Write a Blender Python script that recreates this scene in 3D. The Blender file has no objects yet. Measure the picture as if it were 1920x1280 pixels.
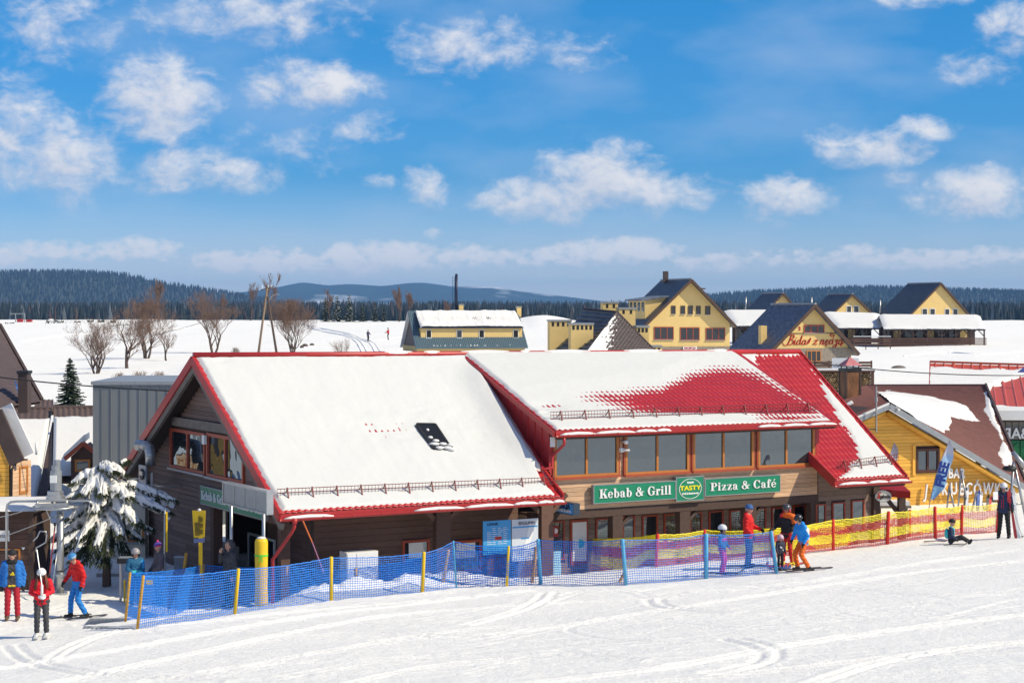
import bpy, bmesh, math, random
import numpy as np
from mathutils import Vector, Matrix

random.seed(11)
rng = np.random.default_rng(11)
SC = bpy.context.scene
COL = SC.collection
R = math.radians

# ------------------------------------------------------------------ camera
F, HZ, CAMZ = 3460.0, 578.0, 7.9          # focal length and horizon row in photo pixels, camera height
cam_d = bpy.data.cameras.new('camera')
cam_d.sensor_width = 36.0
cam_d.lens = F / 1920 * 36
cam_d.shift_y = -(640 - HZ) / 1920
cam_d.clip_start, cam_d.clip_end = 0.5, 80000
cam = bpy.data.objects.new('camera', cam_d)
COL.objects.link(cam)
cam.location = (0, 0, CAMZ)
cam.rotation_euler = (R(90), 0, 0)
SC.camera = cam

# ------------------------------------------------------------------ light and sky
SUN_EL = R(42)
SUN_AZ = R(106)                            # clockwise from +Y
SUN_V = Vector((math.sin(SUN_AZ) * math.cos(SUN_EL), math.cos(SUN_AZ) * math.cos(SUN_EL), math.sin(SUN_EL)))
sun_d = bpy.data.lights.new('sun', 'SUN')
sun_d.energy = 4.6
sun_d.angle = R(0.5)
sun_d.color = (1.0, 0.895, 0.67)
sun = bpy.data.objects.new('sun', sun_d)
COL.objects.link(sun)
sun.location = (60, -20, 60)
sun.rotation_euler = (-SUN_V).to_track_quat('-Z', 'Y').to_euler()
SC.view_settings.view_transform = 'Standard'
SC.view_settings.look = 'None'
SC.view_settings.exposure = 0.12
SC.view_settings.gamma = 1.0
SC.view_settings.use_curve_mapping = False
SC.cycles.use_denoising = True
SC.cycles.max_bounces = 8
SC.cycles.volume_bounces = 0
SC.cycles.transparent_max_bounces = 16


def nd(t, kind, **kw):
    n = t.nodes.new(kind)
    for k, v in kw.items():
        if k == 'op':
            n.operation = v
        elif k.startswith('i_'):
            n.inputs[int(k[2:])].default_value = v
        else:
            setattr(n, k, v)
    return n


def mth(t, op, a, b=None, c=None, clamp=False):
    n = t.nodes.new('ShaderNodeMath')
    n.operation = op
    n.use_clamp = clamp
    for i, x in enumerate((a, b, c)):
        if x is None:
            continue
        if isinstance(x, (int, float)):
            n.inputs[i].default_value = x
        else:
            t.links.new(x, n.inputs[i])
    return n.outputs[0]


def mixc(t, fac, a, b, blend='MIX'):
    n = t.nodes.new('ShaderNodeMix')
    n.data_type = 'RGBA'
    n.blend_type = blend
    for i, x in ((0, fac), (6, a), (7, b)):
        if isinstance(x, (int, float)):
            n.inputs[i].default_value = x
        elif isinstance(x, tuple):
            n.inputs[i].default_value = (x[0], x[1], x[2], 1)
        else:
            t.links.new(x, n.inputs[i])
    return n.outputs[2]


# clouds seen in the photograph: x, y, half width, half height in photo pixels, weight
CLOUDS = [(90, 65, 120, 60, 0.52), (470, 35, 190, 44, 0.56), (870, 85, 130, 50, 0.66), (1085, 95, 70, 30, 0.45), (300, 185, 100, 75, 0.92),
          (580, 165, 110, 44, 0.85), (110, 295, 105, 75, 0.85), (10, 255, 80, 85, 0.85), (390, 325, 130, 38, 0.68),
          (680, 240, 60, 26, 0.50), (800, 345, 42, 38, 0.80), (715, 342, 40, 15, 0.60), (1130, 335, 110, 62, 1.05),
          (1010, 375, 120, 38, 0.90), (1240, 360, 105, 38, 0.88), (1470, 378, 80, 38, 0.92), (1640, 280, 95, 38, 0.90),
          (1730, 250, 60, 22, 0.80), (1835, 365, 115, 42, 0.88), (1690, 345, 60, 18, 0.50), (1840, 145, 70, 30, 0.50), (1905, 80, 50, 50, 0.60),
          (1720, 8, 90, 18, 0.60), (810, 438, 18.4, 10.35, 0.64), (560, 290, 120, 40, 0.28), (240, 350, 60, 20, 0.40),
          (110, 470, 69, 16.1, 0.83), (255, 468, 69, 23, 0.95), (430, 490, 69, 18.4, 0.83), (520, 492, 80.5, 23, 0.83), (660, 490, 57.5, 29.9, 1.02),
          (740, 478, 80.5, 23, 0.95), (880, 482, 92, 20.7, 0.85), (1030, 482, 69, 18.4, 0.91), (1160, 470, 109.25, 23, 1.08), (1330, 492, 69, 16.1, 0.77),
          (1500, 488, 103.5, 16.1, 0.70), (1610, 478, 46, 16.1, 0.77), (1740, 486, 138, 16.1, 0.77), (30, 485, 69, 20.7, 0.70), (1860, 480, 69, 13.8, 0.70)]


def cloud_group():
    g = bpy.data.node_groups.new('cloud_field', 'ShaderNodeTree')
    g.interface.new_socket('a', in_out='INPUT', socket_type='NodeSocketFloat')
    g.interface.new_socket('e', in_out='INPUT', socket_type='NodeSocketFloat')
    g.interface.new_socket('field', in_out='OUTPUT', socket_type='NodeSocketFloat')
    gi = g.nodes.new('NodeGroupInput')
    go = g.nodes.new('NodeGroupOutput')
    a, e = gi.outputs[0], gi.outputs[1]
    cx = g.nodes.new('ShaderNodeCombineXYZ')
    g.links.new(a, cx.inputs[0])
    g.links.new(mth(g, 'MULTIPLY', e, 1.5), cx.inputs[1])
    n1 = nd(g, 'ShaderNodeTexNoise')
    n1.inputs['Scale'].default_value = 46
    n1.inputs['Detail'].default_value = 7
    n1.inputs['Roughness'].default_value = .62
    n1.inputs['Distortion'].default_value = .25
    g.links.new(cx.outputs[0], n1.inputs['Vector'])
    n2 = nd(g, 'ShaderNodeTexNoise')
    n2.inputs['Scale'].default_value = 14
    n2.inputs['Detail'].default_value = 3
    g.links.new(cx.outputs[0], n2.inputs['Vector'])
    best = None
    for (x, y, w, h, k) in CLOUDS:
        ai, ei = math.atan((x - 960) / F), math.atan((HZ - y) / F)
        da = mth(g, 'MULTIPLY', mth(g, 'SUBTRACT', a, ai), F / w)
        de = mth(g, 'MULTIPLY', mth(g, 'SUBTRACT', e, ei), F / h)
        r2 = mth(g, 'MULTIPLY_ADD', da, da, mth(g, 'MULTIPLY', de, de))
        v = mth(g, 'MULTIPLY_ADD', r2, -.55 * k, k)
        best = v if best is None else mth(g, 'SMOOTH_MAX', best, v, .15)
    best = mth(g, 'MAXIMUM', best, -.6)
    # the same kind of fair-weather clouds go on all round, outside the part of sky in view
    out = mth(g, 'MULTIPLY_ADD', n2.outputs[0], 4.2, -2.15)
    out = mth(g, 'MINIMUM', out, .85)
    edge = mth(g, 'MAXIMUM', mth(g, 'ABSOLUTE', a), mth(g, 'MULTIPLY', e, 1.62))
    k = mth(g, 'MULTIPLY', mth(g, 'SUBTRACT', edge, .285), 20, clamp=True)
    fld = mth(g, 'ADD', mth(g, 'MULTIPLY', best, mth(g, 'SUBTRACT', 1, k)), mth(g, 'MULTIPLY', out, k))
    fld = mth(g, 'MULTIPLY_ADD', mth(g, 'SUBTRACT', n1.outputs[0], .5), 2.3, fld)
    n3 = nd(g, 'ShaderNodeTexNoise')
    n3.inputs['Scale'].default_value = 150
    n3.inputs['Detail'].default_value = 5
    g.links.new(cx.outputs[0], n3.inputs['Vector'])
    fld = mth(g, 'MULTIPLY_ADD', mth(g, 'SUBTRACT', n2.outputs[0], .5), .8, fld)
    lowb = mth(g, 'SUBTRACT', 1, mth(g, 'MULTIPLY', mth(g, 'ABSOLUTE', mth(g, 'SUBTRACT', e, .027)), 60), clamp=True)
    fld = mth(g, 'MULTIPLY_ADD', lowb, .16, fld)
    fld = mth(g, 'MULTIPLY_ADD', mth(g, 'SUBTRACT', n3.outputs[0], .5), mth(g, 'MULTIPLY_ADD', lowb, 2.4, .35), fld)
    g.links.new(fld, go.inputs[0])
    return g


def make_world():
    w = bpy.data.worlds.new('World')
    SC.world = w
    w.use_nodes = True
    t = w.node_tree
    t.nodes.clear()
    sky = nd(t, 'ShaderNodeTexSky')
    sky.sky_type = 'NISHITA'
    sky.sun_disc = False
    sky.sun_elevation = SUN_EL
    sky.sun_rotation = SUN_AZ
    sky.altitude = 900
    sky.air_density = 1.0
    sky.dust_density = 0.6
    sky.ozone_density = 2.0
    tc = nd(t, 'ShaderNodeTexCoord')
    sp = nd(t, 'ShaderNodeSeparateXYZ')
    t.links.new(tc.outputs['Generated'], sp.inputs[0])
    x, y, z = sp.outputs
    a = mth(t, 'ARCTAN2', x, y)
    e = mth(t, 'ARCSINE', z)
    # clear mountain air: deepen the blue with height above the horizon
    ramp = nd(t, 'ShaderNodeValToRGB')
    t.links.new(mth(t, 'MULTIPLY', e, 2.0), ramp.inputs[0])
    cr = ramp.color_ramp
    cr.elements[0].position, cr.elements[0].color = 0.0, SKYC[0]
    cr.elements[1].position, cr.elements[1].color = 1.0, SKYC[4]
    for p, c in ((.05, SKYC[1]), (.14, SKYC[2]), (.34, SKYC[3])):
        el = cr.elements.new(p)
        el.color = c
    skyc = mixc(t, 1.0, sky.outputs[0], ramp.outputs[0], 'MULTIPLY')
    grp = cloud_group()

    def field(aa, ee):
        n = t.nodes.new('ShaderNodeGroup')
        n.node_tree = grp
        t.links.new(aa, n.inputs[0])
        t.links.new(ee, n.inputs[1])
        return n.outputs[0]
    f0 = field(a, e)
    f1 = field(mth(t, 'ADD', a, .006), mth(t, 'ADD', e, .011))
    cov = nd(t, 'ShaderNodeMapRange', interpolation_type='SMOOTHSTEP')
    t.links.new(f0, cov.inputs[0])
    cov.inputs[1].default_value, cov.inputs[2].default_value = .02, 1.15
    cov.inputs[4].default_value = .92
    lit = mth(t, 'MULTIPLY_ADD', mth(t, 'SUBTRACT', f0, f1), .5, .56, clamp=True)
    # bases grey, sunlit tops white
    cc = mixc(t, lit, (3.7, 4.1, 5.2), (7.0, 6.8, 6.75))
    low = mth(t, 'MULTIPLY', e, 18, clamp=True)
    cc2 = mixc(t, low, (6.3, 6.3, 6.8), cc)
    covl = mth(t, 'MULTIPLY', cov.outputs[0], mth(t, 'MULTIPLY_ADD', low, .15, .8))
    vx = t.nodes.new('ShaderNodeCombineXYZ')
    t.links.new(a, vx.inputs[0])
    t.links.new(mth(t, 'MULTIPLY', e, 2.6), vx.inputs[1])
    vn = nd(t, 'ShaderNodeTexNoise')
    vn.inputs['Scale'].default_value = 9
    vn.inputs['Detail'].default_value = 6
    t.links.new(vx.outputs[0], vn.inputs['Vector'])
    veil = mth(t, 'MULTIPLY', mth(t, 'MULTIPLY', mth(t, 'SUBTRACT', vn.outputs[0], .44), 3.2, clamp=True), .34)
    skyc = mixc(t, veil, skyc, (4.6, 5.2, 6.3))
    fin = mixc(t, covl, skyc, cc2)
    bg = nd(t, 'ShaderNodeBackground')
    bg.inputs[1].default_value = 0.125
    t.links.new(fin, bg.inputs[0])
    out = nd(t, 'ShaderNodeOutputWorld')
    t.links.new(bg.outputs[0], out.inputs[0])


SKYC = [(1.1, 1.15, 1.45, 1), (.68, .80, 1.12, 1), (.17, .50, .88, 1), (.10, .56, .92, 1), (.42, .68, 1.0, 1)]
make_world()

# ------------------------------------------------------------------ materials
MATS = {}


def mat(name, col, rough=.7, var=.12, scale=4.0, bump=0.0, metal=0.0, rand=0.0, stretch=(1, 1, 1), spec=.35, detail=4, bscale=None, coat=None, bdist=.02):
    if name in MATS:
        return MATS[name]
    m = bpy.data.materials.new(name)
    m.use_nodes = True
    t = m.node_tree
    b = t.nodes['Principled BSDF']
    b.inputs['Roughness'].default_value = rough
    b.inputs['Metallic'].default_value = metal
    b.inputs['Specular IOR Level'].default_value = spec
    geo = nd(t, 'ShaderNodeNewGeometry')
    oi = nd(t, 'ShaderNodeObjectInfo')
    mp = nd(t, 'ShaderNodeVectorMath', op='MULTIPLY')
    t.links.new(geo.outputs['Position'], mp.inputs[0])
    mp.inputs[1].default_value = stretch
    ad = nd(t, 'ShaderNodeVectorMath', op='ADD')
    t.links.new(mp.outputs[0], ad.inputs[0])
    rs = nd(t, 'ShaderNodeVectorMath', op='SCALE')
    rs.inputs[0].default_value = (37.0, 11.0, 53.0)
    t.links.new(oi.outputs['Random'], rs.inputs['Scale'])
    t.links.new(rs.outputs[0], ad.inputs[1])
    no = nd(t, 'ShaderNodeTexNoise')
    no.inputs['Scale'].default_value = scale
    no.inputs['Detail'].default_value = detail
    no.inputs['Roughness'].default_value = .6
    t.links.new(ad.outputs[0], no.inputs['Vector'])
    f = mth(t, 'MULTIPLY_ADD', mth(t, 'SUBTRACT', no.outputs[0], .5), var * 4, 1.0)
    if rand:
        f = mth(t, 'ADD', f, mth(t, 'MULTIPLY', mth(t, 'SUBTRACT', oi.outputs['Random'], .5), rand * 2))
    sc = nd(t, 'ShaderNodeVectorMath', op='SCALE')
    sc.inputs[0].default_value = col[:3]
    t.links.new(f, sc.inputs['Scale'])
    t.links.new(sc.outputs[0], b.inputs['Base Color'])
    if bump:
        src = no
        if bscale:
            src = nd(t, 'ShaderNodeTexNoise')
            src.inputs['Scale'].default_value = bscale
            src.inputs['Detail'].default_value = 6
            t.links.new(ad.outputs[0], src.inputs['Vector'])
        bp = nd(t, 'ShaderNodeBump')
        bp.inputs['Strength'].default_value = bump
        bp.inputs['Distance'].default_value = bdist
        t.links.new(src.outputs[0], bp.inputs['Height'])
        t.links.new(bp.outputs[0], b.inputs['Normal'])
    MATS[name] = m
    return m


def glass_mat(name, dark=(.02, .022, .025), refl=.16, rough=.02, wob=.012):
    if name in MATS:
        return MATS[name]
    m = bpy.data.materials.new(name)
    m.use_nodes = True
    t = m.node_tree
    t.nodes.clear()
    d = nd(t, 'ShaderNodeBsdfDiffuse')
    d.inputs[0].default_value = dark + (1,)
    g = nd(t, 'ShaderNodeBsdfGlossy')
    g.inputs['Roughness'].default_value = rough
    g.inputs[0].default_value = (.74, .88, 1, 1)
    geo = nd(t, 'ShaderNodeNewGeometry')
    no = nd(t, 'ShaderNodeTexNoise')
    no.inputs['Scale'].default_value = 1.6
    no.inputs['Detail'].default_value = 1
    t.links.new(geo.outputs['Position'], no.inputs['Vector'])
    bp = nd(t, 'ShaderNodeBump')
    bp.inputs['Strength'].default_value = 1.0
    bp.inputs['Distance'].default_value = wob
    t.links.new(no.outputs[0], bp.inputs['Height'])
    t.links.new(bp.outputs[0], g.inputs['Normal'])
    fr = nd(t, 'ShaderNodeFresnel')
    fr.inputs[0].default_value = 1.5
    k = mth(t, 'MULTIPLY_ADD', fr.outputs[0], 1.0, refl - .04, clamp=True)
    mx = nd(t, 'ShaderNodeMixShader')
    t.links.new(k, mx.inputs[0])
    t.links.new(d.outputs[0], mx.inputs[1])
    t.links.new(g.outputs[0], mx.inputs[2])
    o = nd(t, 'ShaderNodeOutputMaterial')
    t.links.new(mx.outputs[0], o.inputs[0])
    MATS[name] = m
    return m


# ------------------------------------------------------------------ noise for shapes
def vnoise(x, y, seed=0):
    xi, yi = np.floor(x).astype(np.int64), np.floor(y).astype(np.int64)
    fx, fy = x - xi, y - yi
    fx, fy = fx * fx * (3 - 2 * fx), fy * fy * (3 - 2 * fy)

    def h(i, j):
        n = (i * 374761393 + j * 668265263 + seed * 974634777) & 0x7fffffff
        n = ((n ^ (n >> 13)) * 1274126177) & 0x7fffffff
        return ((n ^ (n >> 16)) & 0xffff) / 65535.0
    return (h(xi, yi) * (1 - fx) + h(xi + 1, yi) * fx) * (1 - fy) + (h(xi, yi + 1) * (1 - fx) + h(xi + 1, yi + 1) * fx) * fy


def fbm(x, y, o=4, seed=0):
    s, a, tot = 0, 1.0, 0
    for i in range(o):
        s = s + a * vnoise(x * 2 ** i, y * 2 ** i, seed + i * 17)
        tot += a
        a *= .5
    return s / tot - .5


def sstep(a, b, x):
    t = np.clip((x - a) / (b - a), 0, 1)
    return t * t * (3 - 2 * t)


# ------------------------------------------------------------------ geometry helpers
def W(px, py, d):                      # point at distance d that the photograph shows at (px, py)
    return Vector(((px - 960) / F * d, d, CAMZ - (py - HZ) / F * d))


def ray(px, py):
    return Vector(((px - 960) / F, 1.0, -(py - HZ) / F))


CAMP = Vector((0, 0, CAMZ))


def hit(px, py, p0, n):
    r = ray(px, py)
    return CAMP + r * ((p0 - CAMP).dot(n) / r.dot(n))


def proj(p):
    return 960 + F * p[0] / p[1], HZ + F * (CAMZ - p[2]) / p[1]


class Fr:
    """A wall frame: r runs along the wall, g away from the viewer, z up; o on the ground."""
    def __init__(s, o, r):
        s.o = Vector(o)
        s.r = Vector((r[0], r[1], 0)).normalized()
        s.g = Vector((-s.r.y, s.r.x, 0))

    def p(s, u, v, z):
        return s.o + s.r * u + s.g * v + Vector((0, 0, z))

    def hv(s, px, py, v=0.0):
        q = hit(px, py, s.p(0, v, 0), s.g) - s.o
        return q.dot(s.r), q.z

    def hu(s, px, py, u=0.0):
        q = hit(px, py, s.p(u, 0, 0), s.r) - s.o
        return q.dot(s.g), q.z

    def turned(s, u):                     # frame of the wall that turns the corner at u (its r runs towards the viewer)
        return Fr(s.p(u, 0, 0), -s.g)


ROOT = {}


def link(o, parent=None, base=None):
    COL.objects.link(o)
    if parent is not None:
        o.parent = parent
        ROOT[o.name] = ROOT[parent.name]
    else:
        ROOT[o.name] = Vector(base) if base is not None else Vector((0, 0, 0))
    return o


def tag(o, label=None, cat=None, group=None, kind=None):
    if label:
        o['label'] = label
    if cat:
        o['category'] = cat
    if group:
        o['group'] = group
    if kind:
        o['kind'] = kind
    return o


def thing(name, label, cat, loc, group=None):
    o = bpy.data.objects.new(name, None)
    o.empty_display_size = .2
    link(o, None, loc)
    o.location = loc
    return tag(o, label, cat, group)


class MB:
    def __init__(s):
        s.v, s.f, s.m, s.k = [], [], [], 0

    def mi(s, k):
        s.k = k
        return s

    def add(s, vs, fs):
        o = len(s.v)
        s.v.extend(Vector(q) for q in vs)
        for q in fs:
            s.f.append([i + o for i in q])
            s.m.append(s.k)
        return s

    def quad(s, *p):
        return s.add(p, [list(range(len(p)))])

    def hexa(s, a):                       # 8 corners: 0-3 one face, 4-7 the opposite face
        return s.add(a, [(3, 2, 1, 0), (4, 5, 6, 7), (0, 1, 5, 4), (1, 2, 6, 5), (2, 3, 7, 6), (3, 0, 4, 7)])

    def fbox(s, fr, u0, u1, v0, v1, z0, z1):
        return s.hexa([fr.p(u0, v0, z0), fr.p(u1, v0, z0), fr.p(u1, v1, z0), fr.p(u0, v1, z0),
                       fr.p(u0, v0, z1), fr.p(u1, v0, z1), fr.p(u1, v1, z1), fr.p(u0, v1, z1)])

    def box(s, c, sx, sy, sz, yaw=0.0):
        fr = Fr((c[0], c[1], 0), (math.cos(yaw), math.sin(yaw)))
        return s.fbox(fr, -sx / 2, sx / 2, -sy / 2, sy / 2, c[2] - sz / 2, c[2] + sz / 2)

    def prism(s, pts, ext):
        n = len(pts)
        pts = [Vector(q) for q in pts]
        ext = Vector(ext)
        vs = pts + [q + ext for q in pts]
        fs = [list(range(n))[::-1], list(range(n, 2 * n))]
        fs += [[i, (i + 1) % n, n + (i + 1) % n, n + i] for i in range(n)]
        return s.add(vs, fs)

    def beam(s, a, b, w, h, up=(0, 0, 1)):
        a, b = Vector(a), Vector(b)
        d = (b - a).normalized()
        sd = d.cross(Vector(up))
        if sd.length < 1e-4:
            sd = Vector((1, 0, 0))
        sd.normalize()
        uu = sd.cross(d)
        c = [sd * (x * w / 2) + uu * (y * h / 2) for x, y in ((-1, -1), (1, -1), (1, 1), (-1, 1))]
        return s.hexa([a + q for q in c] + [b + q for q in c])

    def tube(s, path, r, n=6, cap=True):
        path = [Vector(q) for q in path]
        m = len(path)
        rr = r if isinstance(r, (list, tuple)) else [r] * m
        vs, fs = [], []
        ref = None
        for i, q in enumerate(path):
            d = (path[min(i + 1, m - 1)] - path[max(i - 1, 0)])
            d = d.normalized() if d.length > 1e-9 else Vector((0, 0, 1))
            if ref is None:
                ref = Vector((0, 0, 1)) if abs(d.z) < .9 else Vector((1, 0, 0))
            a = d.cross(ref)
            a = a.normalized() if a.length > 1e-6 else d.orthogonal().normalized()
            b = a.cross(d).normalized()
            ref = b
            for k in range(n):
                t = 2 * math.pi * k / n
                vs.append(q + (a * math.cos(t) + b * math.sin(t)) * rr[i])
        for i in range(m - 1):
            for k in range(n):
                k2 = (k + 1) % n
                fs.append((i * n + k, (i + 1) * n + k, (i + 1) * n + k2, i * n + k2))
        if cap:
            fs.append(list(range(n)))
            fs.append(list(range((m - 1) * n, m * n))[::-1])
        return s.add(vs, fs)

    def ell(s, c, rad, nu=12, nv=8, z0=-1.0, z1=1.0, yaw=0.0, tilt=None):
        c = Vector(c)
        t0, t1 = math.asin(z0), math.asin(z1)
        M = Matrix.Rotation(yaw, 3, 'Z')
        if tilt is not None:
            M = M @ tilt
        vs, fs = [], []
        for j in range(nv + 1):
            t = t0 + (t1 - t0) * j / nv
            for i in range(nu):
                a = 2 * math.pi * i / nu
                vs.append(c + M @ Vector((rad[0] * math.cos(t) * math.cos(a), rad[1] * math.cos(t) * math.sin(a), rad[2] * math.sin(t))))
        for j in range(nv):
            for i in range(nu):
                i2 = (i + 1) % nu
                fs.append((j * nu + i, j * nu + i2, (j + 1) * nu + i2, (j + 1) * nu + i))
        fs.append(list(range(nu))[::-1])
        fs.append(list(range(nv * nu, nv * nu + nu)))
        return s.add(vs, fs)

    def build(s, name, mats, parent=None, smooth=False, base=None):
        me = bpy.data.meshes.new(name)
        off = ROOT[parent.name] if parent is not None else (Vector(base) if base is not None else Vector((0, 0, 0)))
        me.from_pydata([tuple(q - off) for q in s.v], [], s.f)
        if not isinstance(mats, (list, tuple)):
            mats = [mats]
        for m in mats:
            me.materials.append(m)
        if len(mats) > 1:
            me.polygons.foreach_set('material_index', s.m)
        if smooth:
            me.polygons.foreach_set('use_smooth', [True] * len(s.f))
        me.update()
        o = bpy.data.objects.new(name, me)
        link(o, parent, base)
        if parent is None and base is not None:
            o.location = base
        return o


def npmesh(name, V, FC, mats, parent=None, smooth=True, midx=None, base=None):
    """V (n,3) array, FC (m,k) array of equal-sized faces."""
    me = bpy.data.meshes.new(name)
    off = np.array(ROOT[parent.name]) if parent is not None else np.zeros(3)
    V = np.asarray(V, dtype=np.float64) - off
    FC = np.asarray(FC, dtype=np.int64)
    n, k = FC.shape
    me.vertices.add(len(V))
    me.vertices.foreach_set('co', V.astype(np.float32).ravel())
    me.loops.add(n * k)
    me.loops.foreach_set('vertex_index', FC.astype(np.int32).ravel())
    me.polygons.add(n)
    me.polygons.foreach_set('loop_start', np.arange(0, n * k, k, dtype=np.int32))
    me.polygons.foreach_set('loop_total', np.full(n, k, dtype=np.int32))
    if not isinstance(mats, (list, tuple)):
        mats = [mats]
    for m in mats:
        me.materials.append(m)
    if midx is not None:
        me.polygons.foreach_set('material_index', np.asarray(midx, dtype=np.int32))
    me.polygons.foreach_set('use_smooth', np.full(n, smooth))
    me.update(calc_edges=True)
    me.validate()
    o = bpy.data.objects.new(name, me)
    link(o, parent)
    return o


def gridfaces(nx, ny):
    i = np.arange((nx - 1) * (ny - 1))
    r, c = i // (nx - 1), i % (nx - 1)
    a = r * nx + c
    return np.stack([a, a + 1, a + nx + 1, a + nx], 1)


UNIT = {}


def unit_box(m):
    if m.name not in UNIT:
        me = bpy.data.meshes.new('board')
        v = [(x, y, z) for z in (-.5, .5) for x, y in ((-.5, -.5), (.5, -.5), (.5, .5), (-.5, .5))]
        me.from_pydata(v, [], [(3, 2, 1, 0), (4, 5, 6, 7), (0, 1, 5, 4), (1, 2, 6, 5), (2, 3, 7, 6), (3, 0, 4, 7)])
        me.materials.append(m)
        UNIT[m.name] = me
    return UNIT[m.name]


def piece(name, m, fr, u0, u1, v0, v1, z0, z1, parent):
    """One board: a box that shares its mesh with every other board of its material."""
    o = bpy.data.objects.new(name, unit_box(m))
    link(o, parent)
    o.location = fr.p((u0 + u1) / 2, (v0 + v1) / 2, (z0 + z1) / 2) - ROOT[parent.name]
    o.rotation_euler = (0, 0, math.atan2(fr.r.y, fr.r.x))
    o.scale = (abs(u1 - u0), abs(v1 - v0), abs(z1 - z0))
    return o


def planks(fr, u0, u1, z0, z1, v, m, parent, h=.14, th=.022, span=3.2, clip=None, holes=(), name='plank', seed=0):
    """Horizontal boards one by one; clip(z) gives the u range at a height; holes are (u0, u1, z0, z1)."""
    rd = random.Random(seed)
    n = max(1, round((z1 - z0) / h))
    hh = (z1 - z0) / n
    for i in range(n):
        a, b = z0 + i * hh + .004, z0 + (i + 1) * hh - .004
        lo, hi = (u0, u1) if clip is None else clip((a + b) / 2)
        if hi - lo < .1:
            continue
        segs = [(lo, hi)]
        for (h0, h1, g0, g1) in holes:
            if b > g0 + .02 and a < g1 - .02:
                ns = []
                for (s0, s1) in segs:
                    if h1 <= s0 or h0 >= s1:
                        ns.append((s0, s1))
                    else:
                        if h0 - s0 > .03:
                            ns.append((s0, h0))
                        if s1 - h1 > .03:
                            ns.append((h1, s1))
                segs = ns
        for (s0, s1) in segs:
            c = s0
            while c < s1 - .02:
                e = min(s1, c + span * rd.uniform(.6, 1.2))
                if s1 - e < .5:
                    e = s1
                dv = rd.uniform(-.004, .004)
                piece(name, m, fr, c + .002, e - .002, v - th + dv, v + .004, a, b, parent)
                c = e


def window(parent, fr, u0, u1, z0, z1, v, fm, gm, n=2, fw=.07, depth=.09, sill=None, name='window', mid=None, proud=.03):
    """A framed window on plane v (towards the viewer is -v): frame part with pane and sill sub-parts."""
    b = MB()
    o0, o1 = v - proud, v + depth - proud
    b.fbox(fr, u0, u1, o0, o1, z0, z0 + fw)
    b.fbox(fr, u0, u1, o0, o1, z1 - fw, z1)
    b.fbox(fr, u0, u0 + fw, o0, o1, z0 + fw, z1 - fw)
    b.fbox(fr, u1 - fw, u1, o0, o1, z0 + fw, z1 - fw)
    for i in range(1, n):
        c = u0 + (u1 - u0) * i / n
        b.fbox(fr, c - fw * .45, c + fw * .45, o0 + .008, o1, z0 + fw, z1 - fw)
    w = b.build(name, fm, parent)
    ww = (u1 - u0 - fw * 2) / n
    for i in range(n):
        a = u0 + (u1 - u0) * i / n + (fw if i == 0 else fw * .45)
        c = u0 + (u1 - u0) * (i + 1) / n - (fw if i == n - 1 else fw * .45)
        MB().fbox(fr, a, c, v + .005, v + .02, z0 + fw, z1 - fw).build('pane', gm, w)
    if sill is not None:
        MB().fbox(fr, u0 - .04, u1 + .04, o0 - .06, o0 - .002, z0 - .05, z0 + .01).build('sill', sill, w)
    return w


TXT = {}


def text_obj(name, body, fr, u, v, z, size, m, parent=None, depth=.01, align='CENTER', xs=1.0, bold=0.0, shear=0.0, face=1, rotz=0.0, mirror=False, spacing=1.0):
    """Lettering standing on the plane v of a frame, facing the viewer side (-g)."""
    cu = bpy.data.curves.new(name, 'FONT')
    cu.body = body
    cu.size = size
    cu.extrude = depth / 2
    cu.offset = bold
    cu.shear = shear
    cu.align_x = align
    cu.align_y = 'CENTER'
    cu.resolution_u = 3
    cu.space_character = spacing
    tmp = bpy.data.objects.new('lettering_source', cu)
    COL.objects.link(tmp)
    dg = bpy.context.evaluated_depsgraph_get()
    dg.update()
    me = bpy.data.meshes.new_from_object(tmp.evaluated_get(dg))
    bpy.data.objects.remove(tmp)
    n = len(me.vertices)
    co = np.empty(n * 3, dtype=np.float32)
    me.vertices.foreach_get('co', co)
    co = co.reshape(n, 3).astype(float)
    co[:, 0] *= xs * (-1 if mirror else 1)
    if rotz:
        c, s = math.cos(rotz), math.sin(rotz)
        co[:, :2] = co[:, :2] @ np.array([[c, s], [-s, c]])
    base = np.array(fr.p(u, v, z))
    P = base + np.outer(co[:, 0], np.array(fr.r)) + np.outer(co[:, 1], np.array((0, 0, 1.0))) - np.outer(co[:, 2] + depth / 2, np.array(fr.g))
    if parent is not None:
        P = P - np.array(ROOT[parent.name])
    me.vertices.foreach_set('co', P.astype(np.float32).ravel())
    if mirror:
        me.flip_normals()
    me.materials.clear()
    me.materials.append(m)
    me.update()
    o = bpy.data.objects.new(name, me)
    link(o, parent)
    return o
# ------------------------------------------------------------------ common materials
M_SNOW = mat('snow', (.86, .865, .88), .55, .012, 2.0, .35, spec=.25, bscale=9.0, bdist=.03)
M_RSNOW2 = mat('sun_dimmed_roof_snow', (.63, .635, .62), .6, .012, .7, .3, spec=.2, bscale=3.0, bdist=.05)  # snow colour darkened against the sun on the restaurant's front slopes
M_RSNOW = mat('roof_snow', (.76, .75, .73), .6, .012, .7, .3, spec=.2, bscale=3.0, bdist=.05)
M_RED = mat('red_metal', (.40, .022, .022), .42, .16, 1.8, .12, spec=.5, detail=8)
M_REDTILE = mat('red_tile', (.40, .016, .018), .40, .18, 1.1, spec=.5, detail=8)
M_BROWN = mat('brown_plank', (.125, .068, .050), .75, .20, 5.0, .25, rand=.28, stretch=(.9, .9, 9))
M_TAN = mat('tan_plank', (.60, .385, .235), .72, .22, 5.0, .25, rand=.22, stretch=(.8, .8, 9))
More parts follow.
